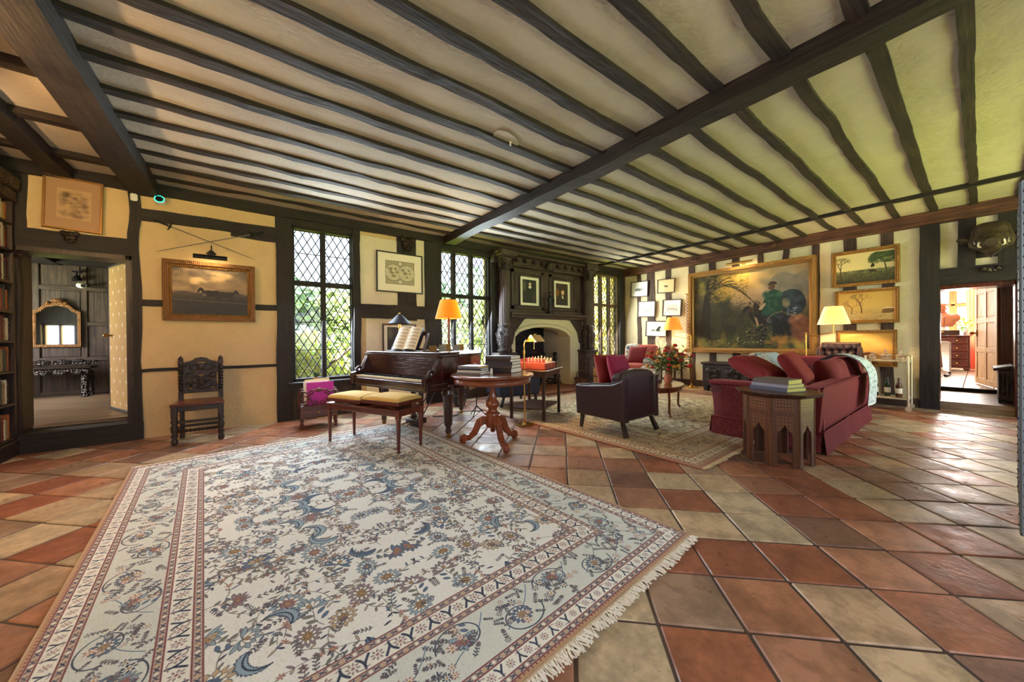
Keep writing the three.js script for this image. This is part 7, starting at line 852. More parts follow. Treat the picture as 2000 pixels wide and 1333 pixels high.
// ---------------------------------------------------------------- red sofa seen from behind
const ruched = (w, h, d, n, s) => { const g = pillow(w, h, d, 0.34, 28), p = g.attributes.position; for (let i = 0; i < p.count; i++) { const x = p.getX(i), k = Math.abs(p.getY(i)) / (h / 2); p.setY(i, p.getY(i) * (1 + 0.07 * k * Math.sin(x / w * n * 6.28 + 1.5 * n1(p.getZ(i) * 6, s)))); } g.computeVertexNormals(); return g; };
{
  const t = thing('red_sofa', 'long dark red quilted sofa with skirted base, back to the viewer', 'sofa', 0, 0.017, 0), x0 = 4.45, x1 = 6.85, zf = -1.93, zb = -0.92;
  part('seat_base', soft(x1 - x0 - 0.06, 0.2, zb - zf - 0.08, (x0 + x1) / 2, 0.29, (zf + zb) / 2, 0.03), M.sofa, t);
  // flared end arms: wider at the top
  for (const s of [-1, 1]) { const xb = s < 0 ? x0 + 0.1 : x1 - 0.1; part('arm', grid(10, 14, (u, v) => { const a = u * 6.2832, py = 0.18 + 0.44 * v, fl = s * (0.02 + 0.09 * v * v), hw = 0.09 + 0.02 * v, cx = Math.cos(a), cz = Math.sin(a), q = Math.max(Math.abs(cx), Math.abs(cz)), rr = v > 0.93 ? (1 - v) / 0.07 : 1; return [xb + fl + cx / q * hw * (0.25 + 0.75 * rr), py + (v > 0.93 ? 0.01 : 0), (zf + zb) / 2 + cz / q * (zb - zf) / 2 * (0.92 + 0.08 * rr)]; }), M.sofa, t); part('arm_piping', tube([[xb + s * 0.2, 0.605, zf + 0.02], [xb + s * 0.21, 0.61, (zf + zb) / 2], [xb + s * 0.2, 0.605, zb - 0.02]], 0.009, 20, 6), M.sofaPlain, t, 'z'); part('arm_top', soft(0.24, 0.05, zb - zf, xb + s * 0.1, 0.615, (zf + zb) / 2, 0.024), M.sofaPlain, t); }
  part('back', [tr(soft(x1 - x0 + 0.1, 0.46, 0.17, 0, 0, 0, 0.04), (x0 + x1) / 2, 0.42, zb - 0.07, 0.08)], M.sofaPlain, t); part('back_piping', tube([[x0 - 0.06, 0.635, zb + 0.02], [(x0 + x1) / 2, 0.64, zb + 0.025], [x1 + 0.06, 0.635, zb + 0.02]], 0.01, 20, 6), M.sofaPlain, t, 'x');
  // skirt with corner pleats
  const skirt = (ax, az, bx2, bz) => { const L = Math.hypot(bx2 - ax, bz - az), nx = (bz - az) / L, nz = -(bx2 - ax) / L; return grid(40, 5, (u, v) => { const o = 0.012 + 0.022 * (1 - v) + 0.004 * Math.sin(u * L * 9), pl = 0.012 * Math.exp(-(((u - 0.5) * L * 16) ** 2)); const yb = (az > -1 && bz > -1) ? -0.014 : 0.004; return [lerp(ax, bx2, u) + nx * (o - pl), lerp(yb, 0.194, v), lerp(az, bz, u) + nz * (o - pl)]; }); };
  const sk = [skirt(x0, zb, x0, zf), skirt(x1, zb, x0, zb), skirt(x1, zf, x1, zb), skirt(x0, zf, x1, zf)]; sk.forEach((g, i) => { part('skirt', g, M.sofa, t); }); part('skirt_piping', [[[x0 - 0.012, 0.2, zf], [x0 - 0.012, 0.2, zb]], [[x0, 0.2, zb + 0.012], [x1, 0.2, zb + 0.012]], [[x1 + 0.012, 0.2, zb], [x1 + 0.012, 0.2, zf]]].map(([a, b]) => bar(a, b, 0.009, 6)), M.sofaPlain, t);
  for (const [x, w] of [[5.08, 1.02], [6.2, 1.02]]) part('seat_cushion', soft(w, 0.16, 0.74, x, 0.45, -1.48, 0.06), M.sofaPlain, t); for (const [x, w] of [[5.72, 0.78], [6.42, 0.62]]) part('back_cushion', tr(ruched(w, 0.27, 0.46, 2, 5), x, 0.63, -1.08, 1.3), M.sofaPlain, t, null);
  const C = (label, w, h, d, x, y, z, rx, ry, rz, m, n = 1) => solo('cushion', label, 'cushion', tr(ruched(w, h, d, n, 3), 0, 0, 0, rx, ry, rz), m, null, [x, y, z]);
  C('ruched dark red cushion lying along the sofa arm', 0.62, 0.2, 0.44, 4.95, 0.765, -1.62, 0.5, -0.1, -0.06, M.velvet, 9);
  C('pale floral cushion behind the ruched red cushion', 0.46, 0.14, 0.4, 5.52, 0.775, -1.72, 0.9, 0.1, 0, M.floral, 0);
  C('plum red cushion tilted into the sofa back', 0.5, 0.16, 0.4, 5.04, 0.79, -1.27, 1.0, 0.15, 0.08, M.velvet, 0);
  C('pale blue cushion deep in the red sofa', 0.4, 0.13, 0.38, 5.98, 0.77, -1.72, 0.9, -0.1, 0, mat({ color: rgb(190, 206, 208), roughness: 0.9 }), 0);
  // embroidered throw over the back
  const thr = canvasTex(512, 1024, (c, w, h) => { c.fillStyle = '#cfdde0'; c.fillRect(0, 0, w, h); const r = rng(14); for (let i = 0; i < 420; i++) { const x = r() * w, y = r() * h; if (r() < 0.5) leaflet(c, x, y, 16 + 22 * r(), r() * 6.28, ['#6f8a96', '#8fa7b0', '#54707e'][i % 3]); else petalFlower(c, x, y, 9 + 10 * r(), r(), 6, ['#5d7684', '#e8eeec', '#8fa0a8']); } c.strokeStyle = '#eef2ee'; c.lineWidth = 20; c.strokeRect(6, 6, w - 12, h - 12); c.strokeStyle = '#7d98a4'; c.lineWidth = 4; c.strokeRect(26, 26, w - 52, h - 52); c.strokeRect(26, h * 0.78, w - 52, 10); });
  solo('embroidered_throw', 'pale blue embroidered throw hanging over the sofa back', 'throw', (() => { const path = [[-1.5, 0.66], [-1.42, 0.71], [-1.34, 0.79], [-1.2, 0.89], [-1.06, 0.91], [-0.93, 0.86], [-0.845, 0.74], [-0.82, 0.6], [-0.825, 0.42], [-0.83, 0.28]], cv = new THREE.CatmullRomCurve3(path.map(([z, y]) => new THREE.Vector3(0, y, z))); return grid(14, 40, (u, v) => { const p = cv.getPoint(v); return [5.98 + u * 0.52 + 0.05 * v, p.y + 0.012 * Math.sin(u * 9 + v * 5), p.z + 0.012 * Math.sin(u * 12 + v * 3) + 0.01]; }); })(), mat({ map: thr, roughness: 0.9, side: THREE.DoubleSide }), null);
}
// ---------------------------------------------------------------- octagonal inlaid table
{
  const t = thing('octagonal_table', 'octagonal Moorish inlaid table with pierced arched legs', 'table', 3.985, 0.002, -1.15, 0.5), R = 0.265, n = 8, side = 2 * R * Math.sin(Math.PI / 8), ap = R * Math.cos(Math.PI / 8);
  const inl = canvasTex(256, 512, (c, w, h) => { c.fillStyle = '#583422'; c.fillRect(0, 0, w, h); const r = rng(6); for (let i = 0; i < 2500; i++) { c.fillStyle = r() < 0.5 ? 'rgba(50,26,14,.25)' : 'rgba(150,100,66,.25)'; c.fillRect(r() * w, r() * h, 2, 12); } c.strokeStyle = '#94683e'; c.lineWidth = 3; c.strokeRect(34, 26, w - 68, 80); c.strokeRect(56, 150, w - 112, 96); for (let i = 0; i < 6; i++) for (let j = 0; j < 3; j++) { c.fillStyle = '#8a5c36'; c.fillRect(44 + i * 29, 36 + j * 24, 18, 12); } for (let i = 0; i < 4; i++) for (let j = 0; j < 3; j++) petalFlower(c, 78 + i * 34, 172 + j * 28, 14, 0, 4, ['#9c7446', '#5a321e']); for (const x of [8, w - 8]) for (let y = 6; y < h; y += 20) { c.fillStyle = y % 40 < 20 ? '#d8bf8a' : '#2c1810'; c.save(); c.translate(x, y); c.rotate(0.785); c.fillRect(-4, -4, 8, 8); c.restore(); } });
  const im = mat({ map: inl, roughness: 0.4 });
  const s2 = side / 2, H = 0.625, hole = [[-0.055, 0], [0.055, 0], [0.055, 0.26], [0.05, 0.3], [0.03, 0.32], [0.02, 0.335], [0, 0.37], [-0.02, 0.335], [-0.03, 0.32], [-0.05, 0.3], [-0.055, 0.26]];
  const pts = [[-s2, 0], [-0.055, 0], ...hole.slice(2).reverse().map(([x, y]) => [x, y]).reverse().slice().reverse(), [0.055, 0], [s2, 0], [s2, H], [-s2, H]];
  const outline = [[-s2, 0], [-0.055, 0], [-0.055, 0.26], [-0.05, 0.3], [-0.03, 0.32], [-0.02, 0.335], [0, 0.37], [0.02, 0.335], [0.03, 0.32], [0.05, 0.3], [0.055, 0.26], [0.055, 0], [s2, 0], [s2, H], [-s2, H]];
  for (let k = 0; k < n; k++) { const g = prism(outline, 0.016, 0.002), p = g.attributes.position, uv = g.attributes.uv; for (let i = 0; i < p.count; i++) uv.setXY(i, p.getX(i) / side + 0.5, p.getY(i) / H); part('side_panel', tr(g, ap * Math.sin(k * Math.PI / 4), 0, ap * Math.cos(k * Math.PI / 4), 0, k * Math.PI / 4), im, t, null); part('corner_post', tr(box(0.022, H, 0.022, 0, H / 2, 0, 0.004), R * Math.sin((k + 0.5) * Math.PI / 4), 0, R * Math.cos((k + 0.5) * Math.PI / 4), 0, (k + 0.5) * Math.PI / 4), M.inlaid, t); }
  part('top', [tr(cyl(0.335, 0.345, 0.022, 0, 0, 0, 8), 0, H, 0, 0, Math.PI / 8), tr(cyl(0.3, 0.31, 0.015, 0, 0, 0, 8), 0, H - 0.015, 0, 0, Math.PI / 8)].map((g) => { g.computeVertexNormals(); return g; }), M.tableDark, t, 'x'); part('top_inlay', tr(cyl(0.2, 0.2, 0.002, 0, 0, 0, 8), 0, H + 0.0215, 0, 0, Math.PI / 8), M.inlaid, t, 'x');
  const pg = mat({ color: rgb(214, 206, 120), roughness: 0.8 }); let y = 0.652; [['large slate blue book lowest on the octagonal table', 0.036, [74, 76, 98], 0.34, 0.26], ['lilac grey book in the middle of the octagonal table stack', 0.03, [138, 138, 156], 0.32, 0.25], ['mottled brown book topmost on the octagonal table', 0.042, [92, 82, 78], 0.3, 0.24]].forEach(([l, h, c, w, d], i) => { y = book(l, 4.0, y, -1.15, w, h, d, -1.88 + 0.06 * i, mat({ color: rgb(...c), roughness: 0.5 }), 'books on the octagonal table', pg); });
}
// ---------------------------------------------------------------- coffee table with flowers and books
{
  const t = thing('coffee_table', 'low oval walnut coffee table with slender curved legs', 'table', 5.08, 0.019, -3.04, 0.35);
  part('top', [tr(lathe([[0.001, 0.4], [0.49, 0.4], [0.5, 0.412], [0.49, 0.425], [0.001, 0.425]], 40), 0, 0, 0, 0, 0, 0, [1.2, 1, 0.82]), tr(lathe([[0.44, 0.345], [0.46, 0.345], [0.46, 0.4], [0.44, 0.4]], 40), 0, 0, 0, 0, 0, 0, [1.2, 1, 0.82])], M.walnutRed, t, 'x');
  for (const [x, z] of [[0.42, 0.26], [-0.42, 0.26], [0.42, -0.26], [-0.42, -0.26]]) part('leg', [tube([[x, 0.39, z], [x * 1.03, 0.22, z * 1.03], [x * 1.02, 0.06, z * 1.02], [x * 1.1, 0.012, z * 1.1]], 0.016, 20, 8)], M.walnutRed, t);
  let y = 0.446; for (let i = 0; i < 8; i++) y = book(['bottom', 'second', 'third', 'fourth', 'fifth', 'sixth', 'seventh', 'topmost'][i] + ' pale spined book in the tall stack on the coffee table', 5.2, y, -3.2, 0.33 - 0.006 * i, 0.03, 0.25, 0.3 + 0.09 * ((i * 5) % 4 - 1.5), BM[i % 3 ? 9 : 8], 'pale book stack on the coffee table');
  const f = thing('flower_arrangement', 'brown pot of red and golden flowers with trailing green leaves', 'flowers', 5.2, 0.446, -2.9), r = rng(33), st = [], lf = [], sc = [], go = [];
  part('vase', lathe([[0.04, 0], [0.06, 0.03], [0.06, 0.1], [0.035, 0.15], [0.045, 0.18], [0.04, 0.18], [0.03, 0.15]], 18), M.terra, f);
  for (let i = 0; i < 70; i++) { const a = r() * 6.283, el = 0.15 + 1.25 * r(), L = 0.22 + 0.2 * r(), e = [Math.cos(a) * Math.cos(el) * L * 1.05, 0.2 + Math.sin(el) * L * 0.95, Math.sin(a) * Math.cos(el) * L * 1.05]; st.push(tube([[0, 0.12, 0], [e[0] * 0.4, 0.2 + e[1] * 0.35, e[2] * 0.4], e], 0.0025, 6, 4)); for (let k = 0; k < 7; k++) { const q = 0.45 + 0.6 * r(), g = tr(sph(0.022, 0, 0.02, 0, 0.6, 1.3, 0.18, 5), e[0] * q + (r() - 0.5) * 0.08, lerp(0.14, e[1], q) + (r() - 0.5) * 0.08, e[2] * q + (r() - 0.5) * 0.08, r() * 6, r() * 6, r() * 6); lf.push(g); } if (r() < 0.62) (r() < 0.6 ? sc : go).push(sph(0.026 + 0.014 * r(), ...e, 1, 0.75, 1, 7)); }
  part('stem', st, mat({ color: rgb(92, 84, 46), roughness: 0.8 }), f); part('foliage', lf, mat({ color: rgb(98, 112, 44), roughness: 0.75 }), f).userData.kind = 'stuff'; part('red_bloom', sc, mat({ color: rgb(176, 44, 34), roughness: 0.8 }), f); part('golden_bloom', go, mat({ color: rgb(204, 142, 60), roughness: 0.8 }), f);
}
// ---------------------------------------------------------------- faded red chair by the corner window
{
  const t = thing('upholstered_chair', 'faded red upholstered armchair with scroll arms by the corner window', 'armchair', 7.42, 0.002, -4.92, -Math.PI / 2 + 0.25);   // faces local +z
  part('base', soft(0.86, 0.3, 0.76, 0, 0.3, 0, 0.04), M.rose, t); part('back', tr(soft(0.8, 0.62, 0.2, 0, 0, 0, 0.09), 0, 0.68, -0.32, -0.14), M.rose, t); part('seat_cushion', soft(0.58, 0.14, 0.6, 0, 0.48, 0.06, 0.05), M.rose, t);
  for (const s of [-1, 1]) { part('arm', [soft(0.16, 0.3, 0.74, s * 0.36, 0.46, 0.02, 0.05), tr(cyl(0.095, 0.095, 0.78, 0, -0.39, 0, 20), s * 0.38, 0.62, 0.02, Math.PI / 2)], M.floral, t); part('arm_scroll', [tr(flat(new THREE.TorusGeometry(0.07, 0.018, 8, 20)), s * 0.38, 0.62, 0.415), tr(cyl(0.06, 0.06, 0.02, 0, 0, 0, 18), s * 0.38, 0.62, 0.405, Math.PI / 2)], M.floral, t); }
  for (const x of [-1, 1]) for (const z of [-1, 1]) part('leg', cyl(0.02, 0.03, 0.15, x * 0.36, 0, z * 0.3, 10), M.oakDark, t);
  part('antimacassar', tr(soft(0.36, 0.4, 0.225, 0, 0, 0, 0.09), -0.2, 0.81, -0.335, -0.14), M.floral, t);
  solo('cushion', 'rose red cushion in the faded red chair', 'cushion', tr(pillow(0.42, 0.15, 0.42), 0, 0, 0, 1.1, -1.3), M.velvet, null, [7.36, 0.76, -4.86]);
}
// ---------------------------------------------------------------- coal box by the hearth
{ const t = thing('coal_box', 'brass bound wooden coal box with a sloping lid by the hearth', 'box', 6.52, 0.0, -5.14, 0.1); part('body', [prism([[-0.2, 0], [0.2, 0], [0.2, 0.34], [-0.2, 0.46]], 0.36, 0.006).translate(0, 0.02, 0)], M.oakDoor, t, 'x'); part('lid', tr(box(0.44, 0.02, 0.4, 0, 0, 0, 0.006), 0, 0.435, 0, 0, 0, -0.29), M.boards, t, 'x'); part('band', [box(0.41, 0.025, 0.37, 0, 0.06, 0), box(0.41, 0.025, 0.37, 0, 0.3, 0)], M.brass, t); part('handle', tube([[-0.05, 0.2, 0.19], [-0.04, 0.17, 0.215], [0.04, 0.17, 0.215], [0.05, 0.2, 0.19]], 0.006, 12), M.brass, t); }
{ const t = thing('basket', 'small dark wicker basket beside the coal box', 'basket', 6.1, 0.036, -5.5); part('weave', lathe([[0.001, 0.005], [0.1, 0.005], [0.14, 0.2], [0.15, 0.22], [0.13, 0.2], [0.09, 0.02]], 24), mat({ map: M.inlaid.map, bumpMap: M.giltTex, bumpScale: 0.01, roughness: 0.8 }), t); part('handle', tube([[-0.14, 0.2, 0], [-0.1, 0.36, 0], [0.1, 0.36, 0], [0.14, 0.2, 0]], 0.01, 20), M.tableDark, t); }
// ---------------------------------------------------------------- side table against the right wall with books
{
  const t = thing('wall_table', 'narrow dark table with books against the studded wall', 'table', 8.28, 0, -4.62, 0); part('top', box(0.42, 0.03, 0.62, 0, 0.62, 0, 0.008), M.tableDark, t, 'z'); part('drawer_front', box(0.012, 0.1, 0.5, -0.19, 0.55, 0, 0.004), M.tableDark, t, 'z'); part('frieze', box(0.36, 0.11, 0.56, 0.01, 0.55, 0), M.tableDark, t, 'z'); for (const x of [-1, 1]) for (const z of [-1, 1]) part('leg', turned([[0.02, 0], [0.028, 0.03], [0.018, 0.06], [0.024, 0.3], [0.016, 0.42], [0.026, 0.47], [0.022, 0.5]], 12).translate(x * 0.16, 0, z * 0.26), M.tableDark, t);
  let y = 0.636; ['lower violet book on the narrow wall table', 'upper violet book on the narrow wall table'].forEach((l, i) => { y = book(l, 8.26, y, -4.42, 0.24, 0.05, 0.2, Math.PI / 2 + 0.1 * i, mat({ color: rgb(84, 74, 110), roughness: 0.5 }), 'books on the narrow wall table'); });
  const o = thing('orchid', 'white flowering orchid in a small pot on the narrow wall table', 'plant', 8.25, 0.636, -4.78); part('pot', lathe([[0.04, 0], [0.055, 0.09], [0.05, 0.09]], 14), M.white, o); const st = [], bl = [], r = rng(12); for (let i = 0; i < 4; i++) { const a = i * 1.6, e = [0.14 * Math.cos(a), 0.42 + 0.1 * r(), 0.14 * Math.sin(a)]; st.push(tube([[0, 0.08, 0], [e[0] * 0.3, 0.3, e[2] * 0.3], e], 0.003, 10, 5)); for (let k = 0; k < 5; k++) bl.push(sph(0.022, e[0] * (0.7 + 0.1 * k), e[1] - 0.03 * k + 0.05, e[2] * (0.7 + 0.1 * k), 1, 0.8, 0.6, 7)); } part('stem', st, mat({ color: rgb(84, 104, 56), roughness: 0.7 }), o); part('bloom', bl, M.white, o);
}
// ---------------------------------------------------------------- swing arm floor lamps with pleated shades
function swingLamp(label, x, z, sx, sz, k, ht = 1.3, sc = [248, 214, 150]) {
  const t = thing('floor_lamp', label, 'lamp', x, 0, z);
  part('base', lathe([[0.14, 0], [0.14, 0.012], [0.1, 0.03], [0.04, 0.05], [0.014, 0.09]], 24), M.brass, t); part('pole', [bar([0, 0.08, 0], [0, ht - 0.12, 0], 0.011, 10), cyl(0.018, 0.018, 0.05, 0, 0.6, 0, 12), sph(0.02, 0, ht - 0.11, 0)], M.brass, t);
  part('swing_arm', [tube([[0, ht - 0.14, 0], [sx * 0.3, ht - 0.16, sz * 0.3], [sx * 0.6, ht - 0.13, sz * 0.6], [sx, ht - 0.1, sz]], 0.007, 20), bar([sx, ht - 0.12, sz], [sx, ht + 0.06, sz], 0.009, 8)], M.brass, t);
  const g = new THREE.CylinderGeometry(0.12, 0.215, 0.3, 96, 1, true), p = g.attributes.position; for (let i = 0; i < p.count; i++) { const a = Math.atan2(p.getZ(i), p.getX(i)), q = 1 + 0.025 * Math.sin(a * 48); p.setX(i, p.getX(i) * q); p.setZ(i, p.getZ(i) * q); } g.computeVertexNormals();
  part('pleated_shade', flat(g).translate(sx, ht + 0.19, sz), mat({ color: rgb(...sc), roughness: 0.95, transmission: 0.55, thickness: 0, side: THREE.DoubleSide }), t); bulb(t, sx, ht + 0.15, sz, k, [1, 0.68, 0.34], 0.035);
}
swingLamp('brass swing arm floor lamp with a lit pleated shade below the small prints', 8.22, -4.02, -0.02, -0.42, 3.2, 1.3, [240, 176, 82]);
swingLamp('brass swing arm floor lamp with a lit pleated shade beside the huge painting', 8.05, -1.88, -0.03, 0.38, 3.2, 1.32);
// ---------------------------------------------------------------- carved chest
{ const t = thing('carved_chest', 'dark oak chest with a deeply carved front against the studded wall', 'chest', 8.2, 0, -3.05, -Math.PI / 2); part('body', box(1.2, 0.46, 0.48, 0, 0.34, 0, 0.008), M.oakDark, t, 'x'); part('lid', box(1.26, 0.045, 0.54, 0, 0.595, 0, 0.01), M.oakDark, t, 'x'); for (let i = 0; i < 3; i++) { const q = [], r = rng(60 + i), x = -0.38 + i * 0.38; for (let k = 0; k < 9; k++) q.push(sph(0.026, x + (r() - 0.5) * 0.24, 0.34 + (r() - 0.5) * 0.26, 0.24, 1.2, 1, 0.7, 7)); part('carved_panel', [box(0.32, 0.34, 0.02, x, 0.34, 0.235, 0.006), ...q, tr(flat(new THREE.TorusGeometry(0.09, 0.016, 6, 20)), x, 0.34, 0.245)], M.oakCarved, t); } for (const x of [-0.54, 0.54]) for (const z of [-0.18, 0.18]) part('foot', box(0.1, 0.12, 0.1, x, 0.06, z, 0.012), M.oakDark, t); }
// ---------------------------------------------------------------- second red sofa and buttoned leather chair near the right wall
{
  const t = thing('red_settee', 'dusty red settee facing the hearth beyond the long sofa', 'sofa', 7.52, 0.002, -1.7, -Math.PI / 2);   // faces local +z
  part('base', soft(1.15, 0.3, 0.66, 0, 0.27, 0, 0.04), M.sofaPlain, t); part('back', tr(soft(1.12, 0.52, 0.16, 0, 0, 0, 0.06), 0, 0.56, -0.27, -0.1), M.sofaPlain, t); for (const s of [-1, 1]) part('arm', soft(0.15, 0.4, 0.66, s * 0.52, 0.48, 0, 0.05), M.sofaPlain, t); part('seat_cushion', soft(0.86, 0.13, 0.5, 0, 0.47, 0.07, 0.05), M.sofaPlain, t); for (const x of [-1, 1]) for (const z of [-1, 1]) part('leg', cyl(0.02, 0.028, 0.13, x * 0.5, 0, z * 0.26, 10), M.oakDark, t);
  const c = thing('buttoned_chair', 'deep buttoned brown leather chair back beneath the lit shade', 'armchair', 8.17, 0, -1.47, -Math.PI / 2); c.scale.x = 0.88;
  part('base', soft(0.62, 0.28, 0.34, 0, 0.3, 0.02, 0.04), M.leatherBrown, c); part('back', grid(40, 26, (u, v) => { const a = (u * 7) % 1, row = Math.floor(v * 5), b = (v * 5) % 1, off = (row & 1) * 0.5, aa = ((u * 5 + off) % 1), q = Math.sin(aa * Math.PI) * Math.sin(b * Math.PI); return [(u - 0.5) * 0.58, 0.4 + 0.62 * v, -0.1 + 0.06 * Math.pow(Math.max(q, 0), 0.6) - 0.04 * v]; }), M.leather, c); part('back_shell', tr(soft(0.6, 0.66, 0.07, 0, 0, 0, 0.03), 0, 0.72, -0.165, -0.05), M.leatherBrown, c);
  const bt = []; for (let j = 0; j <= 4; j++) for (let i = 0; i < 5; i++) bt.push(sph(0.011, ((i + (j & 1) * 0.5) / 5 - 0.5) * 0.58 + 0.0, 0.4 + 0.62 * j / 5, -0.1, 1, 1, 0.6, 7)); part('button', bt, M.leather, c); for (const s of [-1, 1]) part('wing', soft(0.07, 0.5, 0.16, s * 0.3, 0.72, -0.06, 0.03), M.leatherBrown, c); for (const x of [-1, 1]) for (const z of [-1, 1]) part('leg', cyl(0.018, 0.026, 0.17, x * 0.26, 0, z * 0.12, 8), M.oakDark, c);
}
// ---------------------------------------------------------------- drinks trolley
{
  const t = thing('drinks_trolley', 'white metal drinks trolley with a brass gallery rail and castors', 'trolley', 8.2, 0.0, -0.88), w = 0.42, d = 0.46, pm = mat({ color: rgb(220, 206, 178), roughness: 0.35, metalness: 0.3 });
  for (const x of [-1, 1]) for (const z of [-1, 1]) { part('post', bar([x * w / 2, 0.07, z * d / 2], [x * w / 2, 0.84, z * d / 2], 0.014, 10), pm, t); part('castor', [tr(cyl(0.035, 0.035, 0.022, 0, -0.011, 0, 16), x * w / 2, 0.035, z * d / 2, 0, 0, Math.PI / 2), box(0.02, 0.05, 0.03, x * w / 2, 0.065, z * d / 2)], pm, t); }
  part('tray_top', [box(w + 0.02, 0.016, d + 0.02, 0, 0.76, 0, 0.004), box(w + 0.02, 0.03, 0.014, 0, 0.75, d / 2), box(w + 0.02, 0.03, 0.014, 0, 0.75, -d / 2)], pm, t, 'x'); part('tray_lower', [box(w + 0.02, 0.016, d + 0.02, 0, 0.18, 0, 0.004), box(w + 0.02, 0.03, 0.014, 0, 0.19, d / 2), box(w + 0.02, 0.03, 0.014, 0, 0.19, -d / 2)], pm, t, 'x');
  part('gallery_rail', [bar([-w / 2, 0.83, -d / 2], [w / 2, 0.83, -d / 2], 0.006), bar([-w / 2, 0.83, d / 2], [w / 2, 0.83, d / 2], 0.006), bar([w / 2, 0.83, -d / 2], [w / 2, 0.83, d / 2], 0.006), bar([-w / 2, 0.83, -d / 2], [-w / 2, 0.83, d / 2], 0.006)], M.brass, t);
  const gls = new THREE.MeshPhysicalMaterial({ color: rgb(240, 232, 222), transmission: 0.85, thickness: 0, roughness: 0.08, ior: 1.5 });
  [['squat cut glass decanter on the trolley nearest the settee', -0.15, 0.1], ['square cut glass decanter in the middle of the trolley', 0.0, 0.13], ['tall cut glass decanter on the trolley nearest the doorway', 0.16, 0.11]].forEach(([l, z, h]) => { const o = thing('decanter', l, 'decanter', 8.12, 0.77, -0.9 + z, 0, 'decanters on the drinks trolley'); part('body', lathe([[0.001, 0.003], [0.045, 0.003], [0.052, 0.02], [0.05, h * 0.6], [0.03, h * 0.8], [0.016, h * 0.85], [0.016, h], [0.02, h + 0.006]], 10), gls, o); part('stopper', sph(0.018, 0, h + 0.022, 0, 1, 1.1, 1, 8), gls, o); });
  for (let i = 0; i < 4; i++) solo('tumbler', 'clear tumbler standing on the drinks trolley top', 'glass', lathe([[0.001, 0.004], [0.028, 0.004], [0.034, 0.085], [0.032, 0.085], [0.026, 0.01]], 14), gls, 'y', [8.24 + 0.07 * (i % 2), 0.77, -1.05 + 0.09 * i], 0, 'tumblers on the drinks trolley');
  for (let i = 0; i < 3; i++) { const o = thing('bottle', ['dark wine bottle', 'green wine bottle', 'brown spirit bottle'][i] + ' on the lower tray of the trolley', 'bottle', 8.14 + 0.06 * (i % 2), 0.19, -1.02 + 0.13 * i); part('body', lathe([[0.001, 0], [0.037, 0.002], [0.037, 0.18], [0.03, 0.21], [0.014, 0.24], [0.014, 0.3], [0.001, 0.3]], 14), mat({ color: rgb(...[[34, 30, 28], [44, 62, 40], [92, 52, 28]][i]), roughness: 0.15 }), o); part('bottle_label', lathe([[0.0375, 0.06], [0.0375, 0.14]], 14), M.paper, o); }
}
// ---------------------------------------------------------------- bookcase by the hall doorway
{
  const t = thing('bookcase', 'tall dark oak bookcase with carved cornice beside the hall doorway', 'bookcase', -2.28, 0, -5.98), dp = 0.38, ln = 1.4;   // runs along +z, faces +x
  part('side_panel', bx(0, dp, 0, 2.75, 0, 0.035), M.oakDark, t); part('side_panel', bx(0, dp, 0, 2.75, ln - 0.035, ln), M.oakDark, t); part('back_panel', bx(0, 0.02, 0, 2.75, 0, ln), M.oakDark, t);
  part('cornice', [bx(0, dp + 0.05, 2.72, 2.86, -0.005, ln + 0.05, 0.02), bx(0, dp + 0.02, 2.6, 2.72, 0, ln, 0.01)], M.oakCarved, t, 'z'); part('plinth', bx(0, dp + 0.02, 0, 0.16, 0, ln, 0.01), M.oakDark, t, 'z');
  const ys = [0.16, 0.52, 0.85, 1.16, 1.46, 1.76, 2.08, 2.36]; for (const y of ys) part('shelf', bx(0.02, dp, y, y + 0.025, 0.03, ln - 0.03, 0.003), M.oakDark, t, 'z');
  const cols = [[122, 44, 34], [196, 160, 90], [70, 40, 30], [214, 200, 170], [168, 96, 50], [52, 60, 52], [150, 120, 76], [96, 30, 34]], ms = cols.map((c) => mat({ color: rgb(...c), roughness: 0.55 })), r = rng(99), adj = ['thick', 'slim', 'tall', 'short', 'worn', 'plain'], cn = ['crimson', 'ochre', 'dark brown', 'cream', 'tan', 'green', 'khaki', 'maroon'], ord = ['lowest', 'second', 'third', 'fourth', 'fifth', 'sixth', 'seventh', 'top'];
  ys.forEach((y, s) => { let z = 0.05, i = 0; while (z < 0.42) { const th = 0.028 + 0.022 * r(), h = (s === 7 ? 0.17 : 0.2) + (s === 7 ? 0.04 : 0.06) * r(), k = Math.floor(r() * 8); solo('shelf_book', `${cn[k]} bound book on the ${ord[s]} shelf of the bookcase`, 'book', [box(0.2, h, th, 0, h / 2, 0, 0.003), box(0.006, 0.012, th * 0.9, 0.1, h * 0.8, 0), box(0.006, 0.012, th * 0.9, 0.1, h * 0.2, 0)], ms[k], 'y', [-2.28 + dp - 0.13, y + 0.026, -5.98 + z + th / 2], 0, `${cn[k]} books on the ${ord[s]} bookcase shelf`); z += th + 0.002; i++; } });
}
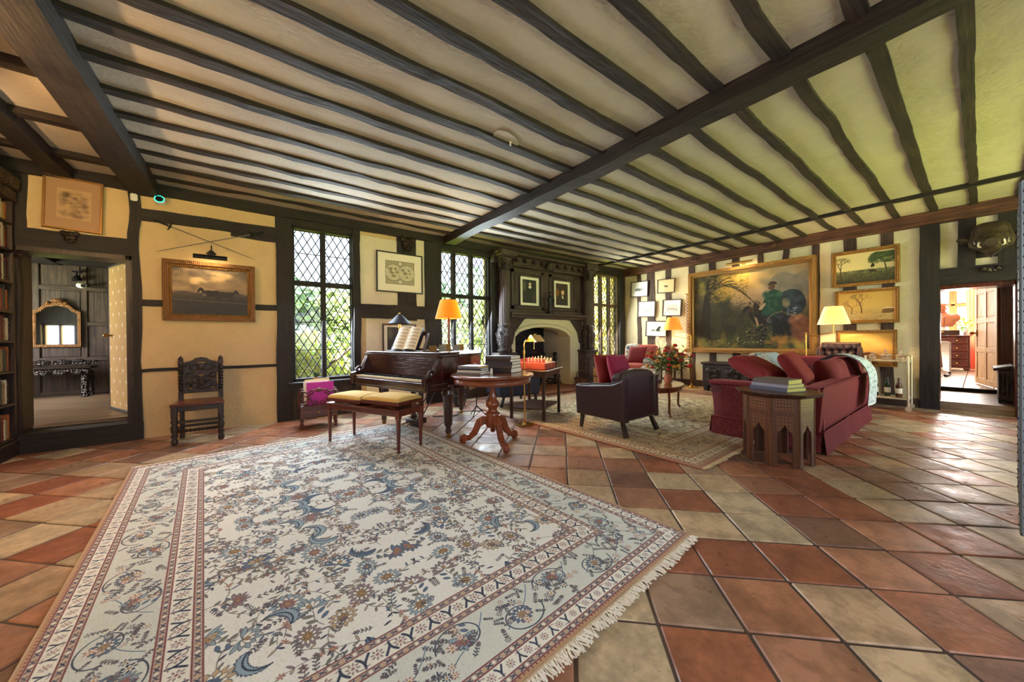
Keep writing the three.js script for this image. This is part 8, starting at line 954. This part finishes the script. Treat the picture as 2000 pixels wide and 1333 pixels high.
// ---------------------------------------------------------------- studded leather screen at the edge of the view
{
  const t = thing('folding_screen', 'tall studded blue grey leather folding screen', 'screen', 0, 0, 0), lm = mat({ color: rgb(92, 104, 116), roughness: 0.5, bumpMap: leatherBump, bumpScale: 0.002 });
  [[4.35, 0.178, 3.45, 0.15], [3.43, 0.155, 2.75, 0.6]].forEach(([ax, az, bx2, bz]) => { const L = Math.hypot(bx2 - ax, bz - az), a = Math.atan2(-(bz - az), bx2 - ax), p = new THREE.Group(); p.name = 'leaf'; p.position.set(ax, 0.02, az); p.rotation.y = a; t.add(p); part('panel', box(L - 0.01, 1.96, 0.03, L / 2, 1.0, 0, 0.006), lm, p); const st = []; for (let y = 0.06; y < 1.96; y += 0.06) for (const x of [0.014, L - 0.014]) for (const z of [-0.016, 0.016]) st.push(sph(0.008, x, y, z, 1, 1, 0.6, 5)); part('stud', st, M.iron, p); part('edge_strip', [bx(0, 0.012, 0.02, 1.98, -0.017, 0.017), bx(L - 0.012, L, 0.02, 1.98, -0.017, 0.017)], mat({ color: rgb(128, 142, 156), roughness: 0.45 }), p); for (const x of [0.03, L - 0.03]) part('foot', cyl(0.014, 0.014, 0.022, x, -0.001, 0, 8), M.iron, p); });
}
// ---------------------------------------------------------------- unseen lantern, out of view, placed to warm the left wall and ceiling
{
  const t = thing('unseen_lantern', 'unseen brass lantern out of view, warming the left wall and ceiling', 'lamp', -1.75, 2.2, -3.6); part('chain', bar([0, 0.34, 0], [0, 0.85, 0], 0.006, 6), M.agedBrass, t); part('cap', lathe([[0.14, 0.26], [0.08, 0.3], [0.02, 0.34], [0.01, 0.35]], 12), M.agedBrass, t); part('cage', [0, 1, 2, 3, 4, 5].map((k) => bar([0.13 * Math.cos(k * 1.047), 0, 0.13 * Math.sin(k * 1.047)], [0.13 * Math.cos(k * 1.047), 0.26, 0.13 * Math.sin(k * 1.047)], 0.006, 6)), M.agedBrass, t); part('bottom_ring', tr(flat(new THREE.TorusGeometry(0.13, 0.01, 6, 24)).rotateX(Math.PI / 2)), M.agedBrass, t); bulb(t, 0, 0.12, 0, 7, [1, 0.6, 0.28], 0.04);
}

renderer.render(scene, camera);
